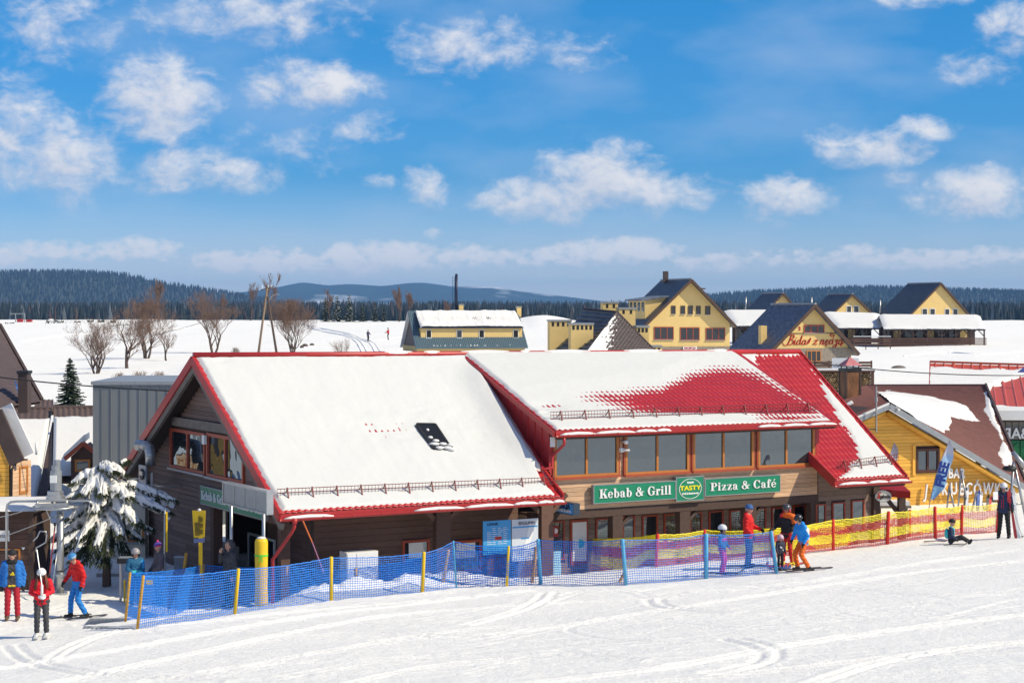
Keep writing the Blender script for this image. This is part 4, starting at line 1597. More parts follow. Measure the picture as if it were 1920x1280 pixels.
# the same sign again on the gable
v0, zt = MAIN.hu(375, 911, UG - .13)
zb = MAIN.hu(375, 942.5, UG - .13)[1]
v1 = MAIN.hu(497, 965, UG - .13)[0]
g0, g1 = 2 * RV - v0, 2 * RV - v1
sg = sign_box('restaurant_sign', 'long green restaurant sign with white lettering on the shaded gable', GF, g0, g1, zb, zt, -.03, M_GREEN, .08)
L_ = g1 - g0
serif_text('lettering', 'Kebab & Grill', GF, g0 + L_ * .02, g0 + L_ * .41, zb + (zt - zb) * .25, (zt - zb) * .52, -.115, M_WHITE, sg)
tasty_badge(sg, GF, g0 + L_ * .50, (zb + zt) / 2, L_ * .055, (zt - zb) * .45, -.112)
serif_text('lettering', 'Pizza & Café', GF, g0 + L_ * .60, g0 + L_ * .98, zb + (zt - zb) * .25, (zt - zb) * .52, -.115, M_WHITE, sg)
# ------------------------------------------------------------------ houses beyond the restaurant
M_ROOFSNOW2 = M_RSNOW
M_YTRIM = mat('brown_trim', (.085, .05, .035), .7, .1)
M_FWIN = glass_mat('far_window_glass', (.025, .022, .022), .06, .03, .01)
M_STONE = mat('field_stone', (.27, .23, .18), .9, .35, 6.0, .5, bscale=9)
M_FROST = mat('frosted_blue_roof', (.13, .15, .19), .6, .5, 1.2, spec=.3)
M_REDTEXT = mat('red_lettering', (.42, .03, .02), .5, .05)


def house(name, label, apex, le, re, d, yaw, length, base_z, wall=M_YWALL, roof=M_BLUEROOF, over=.5, wins=(), wmat=M_YTRIM, npan=2, group=None, trim=M_YTRIM, snow=0.0, win_th=.05, cat='house'):
    a = Vector((math.cos(yaw), math.sin(yaw), 0))
    p0 = W(apex[0], apex[1], d)
    fr = Fr((p0.x, p0.y, 0), a)
    _, za = fr.hv(*apex)
    ul, zl = fr.hv(*le)
    ur, zr = fr.hv(*re)
    t = thing(name, label, cat, fr.p(0, 2, base_z), group)
    g = fr.g
    wl, wr = ul + .45, ur - .45
    kl, kr = (za - zl) / (0 - ul), (za - zr) / (ur - 0)
    pts = [fr.p(wl, over, base_z), fr.p(wr, over, base_z), fr.p(wr, over, zr + .45 * kr - .2), fr.p(0, over, za - .22), fr.p(wl, over, zl + .45 * kl - .2)]
    MB().prism(pts, g * (length - 2 * over)).build('wall', wall, t)
    th = .22
    for (u, z, nm) in ((ul, zl, 'roof'), (ur, zr, 'roof')):
        q = [fr.p(0, 0, za), fr.p(u, 0, z), fr.p(u, length, z), fr.p(0, length, za)]
        MB().prism(q if u < 0 else q[::-1], Vector((0, 0, -th))).build(nm, roof, t)
        MB().beam(fr.p(0, -.03, za - .12), fr.p(u, -.03, z - .12), .05, .28).build('bargeboard', trim, t)
        if snow and u < 0:
            rr = np.random.default_rng(int(apex[0]))
            b = MB()
            for k in range(int(snow)):
                s, w, y0 = rr.uniform(.05, .85), rr.uniform(.02, .06), rr.uniform(.5, length * .7)
                c = lambda k_, y_: fr.p(u * k_, y_, za + (z - za) * k_ + .015)
                b.prism([c(s, y0), c(s + w, y0), c(s + w, y0 + rr.uniform(.5, 2.2)), c(s, y0 + 1)], Vector((0, 0, .03)))
            b.build('roof_frost', M_ROOFSNOW2, t)['kind'] = 'stuff'
    MB().tube([fr.p(0, -.05, za + .03), fr.p(0, length, za + .03)], .10, 6).build('ridge_cap', M_GREY, t)
    for w in wins:
        x0, y0, x1, y1 = w[:4]
        u0, z1 = fr.hv(x0, y0, over)
        u1, z0 = fr.hv(x1, y1, over)
        window(t, fr, u0, u1, z0, z1, over - .03, w[5] if len(w) > 5 else wmat, M_FWIN, w[4] if len(w) > 4 else npan, fw=.09, depth=.10, sill=M_GREY)
    return t, fr, (ul, zl, ur, zr, za, kl, kr)


# big yellow house
hs, fr, q = house('gabled_house', 'tall yellow house with large gable and three wide brown windows above a stone base', (1297, 523), (1208, 610), (1380, 610), 200, R(14), 10.5, -1.2, M_YWALL, over=.7,
                  wins=[(1258.5, 573, 1266.5, 588.5, 1), (1276, 573, 1284.5, 588.5, 1), (1290, 573, 1299, 589, 1), (1305, 573.5, 1313.5, 589, 1), (1322, 574, 1331.5, 589.5, 1),
                        (1226, 612.5, 1263, 636.5, 3, M_REDFRAME), (1275, 613.5, 1311.5, 637.5, 3, M_REDFRAME), (1323, 614.5, 1359.5, 637.5, 3, M_REDFRAME)])
u0, z1 = fr.hv(1215, 650, .7)
u1 = fr.hv(1371, 650, .7)[0]
MB().fbox(fr, u0, u1, .62, .70, -1.2, z1).build('stone_base', M_STONE, hs)
u0, z1 = fr.hv(1281, 649.5, .5)
u1, z0 = fr.hv(1306.5, 655.5, .5)
MB().fbox(fr, u0, u1, .48, .61, z0, z1).build('name_board', M_WHITE, hs)
text_obj('lettering', 'RECEPCJA', fr, (u0 + u1) / 2, .47, (z0 + z1) / 2, .30, M_REDTEXT, hs, .01, bold=.01)
# dormer with shed roof on the shaded slope
ul, zl, ur, zr, za, kl, kr = q
for (g0, g1) in ((2.0, 7.8),):
    s0 = .42
    ztop = za + s0 * (zl - za) + .1
    P = lambda u, v, z: fr.p(u, v, z)
    ud = ul * .86
    b = MB().hexa([P(ul * s0, g0, ztop - .6), P(ud, g0, za + .86 * (zl - za)), P(ud, g1, za + .86 * (zl - za)), P(ul * s0, g1, ztop - .6), P(ul * s0, g0, ztop), P(ud, g0, ztop - .35), P(ud, g1, ztop - .35), P(ul * s0, g1, ztop)])
    dm = b.build('roof_dormer', M_YWALL, hs)
    MB().hexa([P(ul * (s0 - .05), g0 - .3, ztop + .04), P(ud - .4, g0 - .3, ztop - .36), P(ud - .4, g1 + .3, ztop - .36), P(ul * (s0 - .05), g1 + .3, ztop + .04), P(ul * (s0 - .05), g0 - .3, ztop + .22), P(ud - .4, g0 - .3, ztop - .18), P(ud - .4, g1 + .3, ztop - .18), P(ul * (s0 - .05), g1 + .3, ztop + .22)]).build('dormer_roof', M_FROST, dm)
    for k in range(4):
        MB().fbox(fr, ud - .03, ud - .005, g0 + .4 + k * 1.4, g0 + 1.2 + k * 1.4, ztop - 1.5, ztop - .5).build('dormer_window', M_FWIN, dm)
pc = fr.p(-.2, 8.2, za)
MB().box((pc.x, pc.y, za + .35), .5, .5, 1.3, R(14)).build('chimney', M_DKBROWN, hs)
# small rear dormer on the sunny slope
b = MB().fbox(fr, ur * .25, ur * .62, 5.5, 8.5, za + .62 * (zr - za) - .4, za + .28 * (zr - za) + .35)
dm = b.build('roof_dormer', M_YWALL, hs)
MB().fbox(fr, ur * .2, ur * .68, 5.2, 8.8, za + .28 * (zr - za) + .36, za + .28 * (zr - za) + .5).build('dormer_roof', M_YTRIM, dm)

# three smaller houses in a row, further back
M_WFR = mat('white_window_frame', (.75, .75, .73), .5, .03)
for (lab, ap, le, re, bl, wins, d) in (
        ('small yellow gabled house whose gable just clears the snowy pavilion roof beside the tall house', (1469, 549), (1431, 588), (1504, 588), 8.0, [(1456.5, 571, 1465.5, 584.5, 1), (1470, 571, 1479.5, 584.5, 1)], 285),
        ('small yellow gabled house with two white framed windows behind the lettered gable', (1599, 551), (1560, 588), (1638, 588), 8.5, [(1587, 573, 1596.5, 586.5, 1), (1600, 573, 1610.5, 586.5, 1)], 285),
        ('wide yellow gabled house with four small windows and steep blue roof', (1765, 530), (1703, 593), (1822, 594), 11.0, [(1728.5, 578, 1739, 591, 1), (1743, 578, 1753.5, 591, 1), (1771, 578.5, 1780.5, 591, 1), (1786, 578.5, 1796, 591, 1)], 290)):
    hs, fr, q = house('gabled_house', lab, ap, le, re, d, R(16), bl, .6, over=.5, wins=wins, wmat=M_WFR, group='yellow houses in a row behind the pavilions')
    ul, zl, ur, zr, za, kl, kr = q
    MB().tube([fr.p(ul * .9, bl - .5, zl - .3), fr.p(ul * .9, bl - .5, zl + 2.6)], .12, 8).build('flue', M_STEEL, hs, True)

# pavilions with snow-laden roofs
def pavilion(label, r0, r1, e0, e1, floor_y, d, depth, rail=True, nposts=7):
    A, B = W(r0[0], r0[1], d + depth), W(r1[0], r1[1], d + depth)
    D, C = W(e0[0], e0[1], d), W(e1[0], e1[1], d)
    fr = Fr((D.x, D.y, 0), (C.x - D.x, C.y - D.y))
    L = (C - D).length
    zf = W(e0[0], floor_y, d).z
    zg = min(gz1(D.x, D.y), gz1(C.x, C.y)) - .3
    t = thing('pavilion', label, 'pavilion', fr.p(L / 2, depth / 2, zg), 'snowy pavilions before the yellow houses')
    n_ = (C - D).cross(A - D).normalized()
    MB().prism([A, B, C, D], -n_ * .12).build('roof', M_BLUEROOF, t)
    # snow slab with a broken lower edge
    rr = np.random.default_rng(int(r0[0]))
    nx, ny = int(L / .35) + 2, 14
    s, q = np.meshgrid(np.linspace(0, 1, nx), np.linspace(0, 1, ny))
    Pn = (np.array(A) * (1 - s[..., None]) + np.array(B) * s[..., None]) * (1 - q[..., None]) + (np.array(D) * (1 - s[..., None]) + np.array(C) * s[..., None]) * q[..., None]
    T = .28 + .12 * fbm(s * L / 2.5, q * 3, 3, 4)
    T = np.minimum(T, -.02 + (1 - q) * 3.0 + .25 * fbm(s * L / .8, q * 0 + 3, 3, 9) + .05)
    T = np.minimum(T, -.05 + np.minimum(s, 1 - s) * L * .5 + .1)
    T = np.maximum(T, -.05)
    npmesh('roof_snow', (Pn + T[..., None] * np.array(n_)).reshape(-1, 3), gridfaces(nx, ny)[:, ::-1], M_RSNOW, t)['kind'] = 'stuff'
    b = MB()
    for k in range(int(L / .45)):
        x = (k + .5) * .45
        b.tube([fr.p(x, -.03, D.z - .10), fr.p(x, .05, D.z - .02)], .11, 6)
    b.build('corrugated_edge', M_BLUEROOF, t)['kind'] = 'stuff'
    # far slope, back wall, posts with braces
    MB().hexa([A, B, B + fr.g * depth - up * (A.z - D.z), A + fr.g * depth - up * (A.z - D.z)] + [p + up * .1 for p in (A, B, B + fr.g * depth - up * (A.z - D.z), A + fr.g * depth - up * (A.z - D.z))]).build('rear_roof', M_RSNOW, t)
    w = MB().fbox(fr, .3, L - .3, depth * .8, depth * .8 + .2, zg, D.z + .3).build('wall', M_DKBROWN, t)
    k = .8
    i = 0
    while k < L - 1.5:
        MB().fbox(fr, k, k + 1.0, depth * .8 - .06, depth * .8 - .01, zf + .2, zf + 1.7).build('panel', M_YWALL if i % 3 == 1 else M_FWIN, w)
        k += 1.6
        i += 1
    for k in range(nposts):
        x = .15 + (L - .3) * k / (nposts - 1)
        MB().fbox(fr, x - .09, x + .09, .1, .28, zg, D.z - .12).build('post', M_DARKWOOD, t)
        for sgn in (-1, 1):
            if 0 < x + sgn * .8 < L:
                MB().beam(fr.p(x + sgn * .08, .19, D.z - .95), fr.p(x + sgn * .85, .19, D.z - .14), .1, .12).build('brace', M_DARKWOOD, t)
    MB().fbox(fr, 0, L, .12, .26, D.z - .2, D.z - .1).build('eave_beam', M_DARKWOOD, t)
    MB().fbox(fr, 0, L, -.2, depth * .8, zg, zf - 1.1).build('deck', M_DARKWOOD, t)
    if rail:
        for k in range(5):
            z = zf - 1.05 + k * .27
            MB().fbox(fr, -.1, L + .1, -.16, -.11, z, z + .16).build('rail_board', M_BROWN, t)
    return t, fr, L


pavilion('snow-roofed pavilion with long board railing at the outer end of the row', (1648, 592), (1838, 593.5), (1657, 617), (1848, 617.5), 636, 262, 6, True, 8)
pavilion('snow-roofed pavilion with blank brown wall between lettered house and end pavilion', (1543, 587), (1650, 590), (1572, 615), (1652, 615), 636, 266, 7, True, 4)
pavilion('open snow-roofed porch between tall yellow house and lettered house', (1358, 584), (1485, 584), (1378, 611), (1478, 612), 640, 255, 7, False, 4)
t = thing('board_fence', 'short brown board railing on stone wall below pavilion deck', 'fence', W(1640, 648, 245))
fr = Fr(W(1600, 648, 247), (1, -.05))
for k in range(3):
    u0, u1 = 0, 5.0
    MB().fbox(fr, u0, u1, 0, .05, .1 + k * .35 + 0 - fr.o.z + fr.o.z, .3 + k * .35).build('board', M_BROWN, t)
for k in range(4):
    MB().fbox(fr, k * 1.62, k * 1.62 + .12, .06, .16, -.8, 1.2).build('post', M_DARKWOOD, t)
MB().fbox(fr, 0, 5, -.02, .12, 1.2, 1.3).build('snow_cap', M_RSNOW, t)

# lettered house
hs, fr, q = house('gabled_house', 'yellow gabled house with red script lettering and number 2', (1529, 570), (1446, 656), (1611, 662), 155, R(16), 9, -1.0, roof=mat('speckled_roof', (.085, .10, .14), .5, .75, 5.0, detail=9, stretch=(1, .3, 1)), over=.6,
                  wins=[(1507, 609, 1545.5, 624, 3, M_REDFRAME)])
ul, zl, ur, zr, za, kl, kr = q
u0, zb = fr.hv(1452, 653, .6)
u1 = fr.hv(1606, 653, .6)[0]
MB().fbox(fr, ul + .5, ur - .5, .52, .60, -1.0, zb).build('stone_base', M_STONE, hs)
u2, z2 = fr.hv(1470, 625, .6)
u3 = fr.hv(1578, 625, .6)[0]
MB().fbox(fr, u2, u3, .55, .60, z2 - .03, z2 + .03).build('trim_board', M_YTRIM, hs)
u4, z4 = fr.hv(1512, 657, .52)
u5, z5 = fr.hv(1539, 678, .52)
window(hs, fr, u4, u5, z5, z4, .48, M_ORANGEWOOD, M_FWIN, 3, fw=.08, depth=.1)
pc = fr.p(ul * .82, 3.4, 0)
b = MB().box((pc.x, pc.y, zl + 1.2), .55, .55, 1.6, R(16))
b.build('chimney', M_YWALL, hs)
text_obj('house_number', '2', fr, fr.hv(1499, 616, .6)[0], .58, fr.hv(1499, 616, .6)[1], .40, M_REDTEXT, hs, .02, bold=.02)


def script(name, strokes, fr, u0, z0, sx, sz, v, r, m, parent):
    b = MB()
    for st in strokes:
        P = smooth_path(st, 5)
        pts = [fr.p(u0 + x * sx + y * sz * .28, v, z0 + y * sz) for x, y in P]
        # a broad-nib line: heavy on down strokes, thin on up strokes
        rr = []
        for i in range(len(P)):
            d = P[min(i + 1, len(P) - 1)] - P[max(i - 1, 0)]
            k = -d[1] / (np.linalg.norm(d) + 1e-9)
            rr.append(r * (.62 + .55 * max(0, k)))
        b.tube(pts, rr, 5)
    return b.build(name, m, parent)


def sh(st, dx):
    return [[(x + dx, y) for x, y in s] for s in st]


S_B = [[(.42, 1.25), (.36, .8), (.28, .2), (.1, -.1), (-.25, 0), (-.45, .4), (-.3, .9), (.1, 1.3), (.6, 1.35), (.78, 1.1), (.6, .8), (.32, .68)], [(.35, .68), (.72, .62), (.85, .3), (.65, .02), (.35, 0), (.2, .1)]]
S_i = [[(0, .5), (.06, .6), (.04, .1), (.14, 0), (.28, .2)], [(.12, .95), (.13, .9)]]
S_d = [[(.38, .55), (.2, .62), (.05, .4), (.06, .08), (.2, 0), (.36, .2), (.42, .6), (.44, 1.25)], [(.43, 1.2), (.40, .3), (.44, .02), (.58, .15)]]
S_d2 = [[(.38, .55), (.2, .62), (.05, .4), (.06, .08), (.2, 0), (.36, .2), (.42, .6), (.36, 1.15), (.1, 1.5), (-.05, 1.25), (.2, 1.1), (.5, 1.3)], [(.42, .6), (.40, .3), (.44, .02), (.58, .15)]]
S_a = [[(.38, .55), (.2, .62), (.05, .4), (.06, .08), (.2, 0), (.36, .2), (.40, .6)], [(.40, .6), (.38, .2), (.44, .02), (.60, .15), (.72, .5)]]
S_z = [[(.02, .52), (.14, .62), (.40, .58), (.2, .3), (.0, .02), (.2, .06), (.42, .0), (.5, .12)]]
S_z2 = [[(.02, .52), (.14, .62), (.36, .58), (.16, .30), (.34, .22), (.30, -.3), (.1, -.5), (-.05, -.3), (.2, -.05), (.5, .15)]]
S_n = [[(0, .45), (.08, .62), (.08, .3), (.04, 0)], [(.06, .3), (.2, .58), (.34, .6), (.36, .3), (.34, .05), (.44, 0), (.55, .15)]]
S_e = [[(.05, .28), (.28, .36), (.32, .55), (.18, .62), (.05, .35), (.1, .05), (.25, 0), (.42, .15)], [(.25, 0), (.18, -.15), (.3, -.22)]]
S_tail = [[(.42, .05), (.36, -.15), (.5, -.22)]]
letters = sh(S_B, .45) + sh(S_i, 1.42) + sh(S_d, 1.72) + sh(S_a, 2.36) + [[(3.05, .5), (3.25, .9), (3.2, .4), (3.05, .1)]] + sh(S_z, 3.75) + sh(S_n, 4.55) + sh(S_e, 5.15) + sh(S_d2, 5.62) + sh(S_z2, 6.26) + sh(S_a + S_tail, 6.78)
u0, zb_ = fr.hv(1466, 646, .6)
u1 = fr.hv(1582, 646, .6)[0]
script('lettering', letters, fr, u0, zb_, (u1 - u0) / 7.5, .60, .57, .052, M_REDTEXT, hs)

# long yellow house with the tall flue
d = 232
fr = Fr(W(780, 650, d), (1, .26))
f0 = fr.o.z
fr.o.z = 0
U = lambda x, y, v=0.0: fr.hv(x, y, v)
zb_ = gz1(fr.o.x, fr.o.y) - .4
lh = thing('long_house', 'long low yellow house with snowy corrugated roof and dormer windows', 'house', fr.p(7, 4, zb_))
uL, zLow = U(779, 651)
uR = U(990, 651)[0]
zTop = U(880, 636, 1.2)[1]
zRidge = U(880, 583, 5.0)[1]
MB().fbox(fr, uL + .3, uR - .3, .4, 9.6, zb_, zLow + .1).build('wall', M_YWALL, lh)
MB().prism([fr.p(uL, 0, zLow), fr.p(uR, 0, zLow), fr.p(uR, 5, zRidge), fr.p(uL, 5, zRidge)], Vector((0, 0, -.2))).build('roof', mat('steel_blue_roof', (.09, .14, .17), .5, .15, 1.0), lh)
MB().prism([fr.p(uL, 10, zLow), fr.p(uR, 10, zLow), fr.p(uR, 5, zRidge), fr.p(uL, 5, zRidge)][::-1], Vector((0, 0, -.2))).build('roof', M_RSNOW, lh)
for s in (uL + .4, uR - .6):
    MB().prism([fr.p(s, .5, zLow), fr.p(s, 9.5, zLow), fr.p(s, 5, zRidge - .25)], fr.r * .2).build('gable_wall', M_DKBROWN, lh)
b = MB()
k = uL + .1
while k < uR:
    b.beam(fr.p(k, .0, zLow + .04), fr.p(k, 5, zRidge + .04), .06, .08)
    k += .24
b.build('roof_ribs', mat('blue_ribs', (.13, .20, .24), .5, .1), lh)['kind'] = 'stuff'
uD0, zD0 = U(789, 636, 1.3)
uD1, zD1 = U(979, 616, 1.3)
dm = MB().fbox(fr, uD0, uD1, 1.3, 4.2, zD0 - .6, zD1 + .1).build('dormer', M_YWALL, lh)
zT = U(880, 586, 4.6)[1]
MB().prism([fr.p(uD0 - .1, 1.0, zD1 + .05), fr.p(uD1 + .1, 1.0, zD1 + .05), fr.p(uD1 + .1, 4.6, zT), fr.p(uD0 - .1, 4.6, zT)], Vector((0, 0, .12))).build('dormer_roof', M_BLUEROOF, dm)
nx, ny = 120, 16
s, q = np.meshgrid(np.linspace(0, 1, nx), np.linspace(0, 1, ny))
Px = np.array(fr.p(uD0 - .1, 4.7, zT + .14)) * (1 - q[..., None]) + np.array(fr.p(uD0 - .1, .95, zD1 + .18)) * q[..., None] + s[..., None] * np.array(fr.r) * (uD1 - uD0 + .2)
T = .17 + .20 * fbm(s * 16, q * 2.5, 3, 3) - .07 * np.exp(-((q - .42) / .16) ** 2) - .09 * (np.cos(s * 2 * math.pi * 56) > .2) * np.exp(-((q - .42) / .2) ** 2)
T = np.minimum(T, -.05 + np.minimum(s, 1 - s) * 12)
Px[..., 2] += np.maximum(T, -.25)
npmesh('dormer_snow', Px.reshape(-1, 3), gridfaces(nx, ny)[:, ::-1], M_RSNOW, dm)['kind'] = 'stuff'
for (x0, x1) in ((799, 809), (856, 866.5), (898, 908), (962, 972)):
    a, z1 = U(x0, 618.5, 1.3)
    c, z0 = U(x1, 633.5, 1.3)
    window(lh, fr, a, c, z0, z1, 1.27, M_WFR, M_FWIN, 1, fw=.06, depth=.08, sill=M_WHITE)
for (x0, y0, x1, y1, vv) in ((861, 570, 869, 583, 5), (969.5, 574, 977.5, 588, 4.4)):
    a, z1 = U(x0, y0, vv)
    c, z0 = U(x1, y1, vv)
    ch = MB().fbox(fr, a, c, vv, vv + .55, z0 - .4, z1 - .12).build('chimney', M_YWALL, lh)
    MB().fbox(fr, a - .06, c + .06, vv - .06, vv + .61, z1 - .118, z1).build('cap', M_GREY, ch)
a, z1 = U(856, 515, 5.3)
z0 = U(856, 584, 5.3)[1]
M_FLUE = mat('dark_blue_steel', (.022, .028, .06), .4, .1, metal=.3)
fl = MB().tube([fr.p(a, 5.4, z0 - .6), fr.p(a, 5.4, z1)], .19, 10).tube([fr.p(a, 5.4, z1), fr.p(a, 5.4, z1 + .14)], .12, 8).build('flue', M_FLUE, lh, True)
b = MB()
for sx in (-.52, -.24):
    b.tube([fr.p(a + sx, 5.4, z0), fr.p(a + sx, 5.4, z1 - .2)], .02, 4)
k = z0
while k < z1 - .2:
    b.tube([fr.p(a - .52, 5.4, k), fr.p(a - .18, 5.4, k)], .018, 4)
    k += .33
b.build('ladder', M_FLUE, fl)
b = MB()
for k in range(17):
    x = rng.uniform(788, 975)
    u, z = U(x, 648, .25)
    b.fbox(fr, u, u + rng.uniform(.05, .2), .12, .5, zLow + .08, zLow + .22 + rng.uniform(0, .1))
b.build('eave_snow', M_RSNOW, lh)['kind'] = 'stuff'

# hipped roof with broad yellow chimneys
d = 138
hp = thing('hipped_house', 'house with hipped brown tile roof half under snow and broad yellow chimneys', 'house', W(1130, 690, d))
P0, P1 = W(1095, 579, d + 8), W(1157, 585, d + 3)
Q0, Q1, Q2 = W(1036, 664, d + 4), W(1098, 664, d - 3), W(1234, 664, d - 1)
Q3 = W(1190, 664, d + 12)
n_ = (Q1 - Q0).cross(P0 - Q0).normalized()
MB().quad(Q0, Q1, P1, P0).quad(Q3, Q0, P0).quad(Q2, Q3, P0, P1).build('roof', M_FROST, hp)
MB().quad(Q0 - up * .2, Q1 - up * .2, Q2 - up * .2, Q3 - up * .2).build('roof_boarding', M_DKBROWN, hp)
b = MB()
for k in range(11):                        # tile courses on the shaded slope
    t0 = (k + .5) / 11
    a, c = P0.lerp(Q0, t0), P1.lerp(Q1, t0)
    b.beam(a + n_ * .04, c + n_ * .04, .10, .10)
b.build('tile_courses', M_BLUEROOF, hp)['kind'] = 'stuff'
nf = (Q2 - Q1).cross(P1 - Q1).normalized()
nf = nf if nf.y < 0 else -nf
nx, ny = 96, 56
s, q = np.meshgrid(np.linspace(0, 1, nx), np.linspace(0, 1, ny))
p1, q1, q2 = np.array(P1), np.array(Q1), np.array(Q2)
Pn = p1 + (q1 - p1) * ((1 - s) * q)[..., None] + (q2 - p1) * (s * q)[..., None]
Lx = (Q2 - Q1).length
hgt = .05 * (.5 + .5 * np.cos(2 * np.pi * s * q * Lx / .32)) + .06 * ((q * 16) % 1)
npmesh('roof_tiles', (Pn + hgt[..., None] * np.array(nf)).reshape(-1, 3), gridfaces(nx, ny), mat('dark_tile', (.085, .065, .06), .6, .2, 2.0), hp)
ppx = 960 + F * Pn[..., 0] / Pn[..., 1]
T = .13 - .0052 * (ppx - 1140 - .10 * (HZ + F * (CAMZ - Pn[..., 2]) / Pn[..., 1] - 620)) + .20 * fbm(s * q * 22, q * 18, 4, 5) - .10 * q
T = np.maximum(np.minimum(T, .16), -.05)
npmesh('roof_snow', (Pn + T[..., None] * np.array(nf)).reshape(-1, 3), gridfaces(nx, ny), M_RSNOW, hp)['kind'] = 'stuff'
for a, c in ((P0, P1), (P1, Q1), (P1, Q2)):
    MB().tube([a, c], .10, 6).build('ridge_cap', M_DKBROWN, hp)
base = MB().quad(Q0 - up * .2, Q1 - up * .2, Q1 - up * 3.5, Q0 - up * 3.5).quad(Q1 - up * .2, Q2 - up * .2, Q2 - up * 3.5, Q1 - up * 3.5).quad(Q2 - up * .2, Q3 - up * .2, Q3 - up * 3.5, Q2 - up * 3.5).quad(Q3 - up * .2, Q0 - up * .2, Q0 - up * 3.5, Q3 - up * 3.5)
base.build('wall', M_YWALL, hp)
for (x0, y0, x1, y1, dd, ns) in ((1031, 600, 1072, 650, d + 4.2, 4), (1070.5, 606, 1113, 655, d - .4, 5), (1131, 566, 1159, 590, d + 9, 2), (1161, 577, 1192, 616, d + 7, 2), (1194, 611, 1217, 650, d + 2, 3), (1222, 648, 1241, 662, d + 2, 2)):
    a, c = W(x0, y0, dd), W(x1, y1, dd)
    f2 = Fr((a.x, a.y, 0), (1, .12))
    w = c.x - a.x
    ch = MB().fbox(f2, 0, w, 0, 1.3, c.z - .6, a.z - .1).build('chimney', M_YWALL, hp)
    MB().fbox(f2, -.06, w + .06, -.06, 1.36, a.z - .098, a.z + .03).build('cap', M_GREY, ch)
    for k in range(ns):
        x = w * (k + .6) / (ns + .2)
        MB().fbox(f2, x - .09, x + .09, -.012, .02, a.z - .48, a.z - .16).build('vent', M_BLACK, ch)
# ------------------------------------------------------------------ timber chalet bar on the far side
M_OWALL = mat('honey_board', (.80, .42, .06), .55, .14, 5.0, .2, rand=.14, stretch=(.8, .8, 9), spec=.4)
M_SHING = mat('brown_shingle', (.155, .062, .052), .8, .22, 4.0, .3)
DCH = 67.0
ap = W(1667, 757, DCH)
CH = Fr((ap.x, ap.y, 0), (.955, .297))
_, za = CH.hv(1667, 757)
ur, zr = CH.hv(1916, 906)
ul, zl = CH.hv(1606, 783)
kr, kl = (za - zr) / ur, (za - zl) / (-ul)
chal = thing('wooden_chalet', 'honey coloured timber chalet bar with brown shingle roof under melting snow', 'building', CH.p(1, 4, .2))
bpoly = [CH.p(-2.6, .5, .0), CH.p(ur - .3, .5, .0), CH.p(ur - .3, .5, za - kr * (ur - .3) - .2), CH.p(0, .5, za - .2), CH.p(-2.6, .5, za - kl * 2.6 - .2)]
cw = MB().prism(bpoly, CH.g * 7).build('wall', M_DARKWOOD, chal)


def cclip(z):
    h = za - .28 - z
    return (max(-2.6, -h / kl), min(ur - .3, h / kr))


wa, wz1 = CH.hv(1716, 841, .48)
wb, wz0 = CH.hv(1760, 884, .48)
planks(CH, 0, 1, .1, za - .35, .5, M_OWALL, cw, h=.125, th=.03, span=4.5, clip=cclip, holes=[(wa - .02, wb + .02, wz0, wz1)], seed=31)
cwin = window(chal, CH, wa, wb, wz0, wz1, .45, mat('brown_window', (.09, .035, .025), .5, .1), M_GLASS, 2, fw=.09, depth=.1, proud=.05)
MB().fbox(CH, wa - .13, wa - .005, .42, .47, wz0 - .1, wz1 + .14).build('casing', M_OWALL, cwin)
MB().fbox(CH, wb + .005, wb + .13, .42, .47, wz0 - .1, wz1 + .14).build('casing', M_OWALL, cwin)
MB().beam(CH.p(0, -.03, za - .08), CH.p(ur + .2, -.03, zr - .08 - kr * .2), .06, .20).build('bargeboard', M_GREY, chal)
MB().beam(CH.p(0, -.03, za - .08), CH.p(ul, -.03, zl - .08), .06, .20).build('bargeboard', M_GREY, chal)
MB().tube([CH.p(0.05, .25, za - .30), CH.p(ur, .25, zr - .30)], .10, 8).build('verge_log', M_OWALL, chal, True)
MB().tube([CH.p(-.05, .25, za - .30), CH.p(ul, .25, zl - .30)], .10, 8).build('verge_log', M_OWALL, chal, True)
u, z = CH.hv(1834, 866, .45)
MB().fbox(CH, u - .1, u + .1, .3, .47, z - .1, z + .1).build('wall_lamp', M_BLACK, chal)
u, z = CH.hv(1671, 765, .2)
MB().fbox(CH, u - .05, u + .12, -.05, .12, z - .06, z + .08).tube([CH.p(u + .1, -.2, z - .03), CH.p(u + .1, .0, z)], .05, 8).build('camera', M_WHITE, chal)

A, B, C, D = W(1625, 722.5, 82), W(1848, 722, 78), CH.p(ur + .2, -.05, zr - kr * .2), CH.p(0, -.05, za)
nsh = (C - D).cross(A - D).normalized()
SN_CH = [(1640, 737), (1660, 733), (1700, 737), (1735, 741), (1768, 748), (1790, 753), (1812, 762), (1822, 770), (1832, 785), (1842, 792), (1822, 789), (1800, 786), (1782, 783), (1784, 799), (1770, 812), (1745, 802), (1700, 780), (1650, 752)]
SN_CH2 = [(1842, 736), (1850, 734), (1856, 752), (1862, 770), (1876, 806), (1888, 836), (1900, 862), (1896, 874), (1884, 872), (1872, 856), (1878, 830), (1868, 806), (1856, 790), (1846, 770), (1850, 752)]


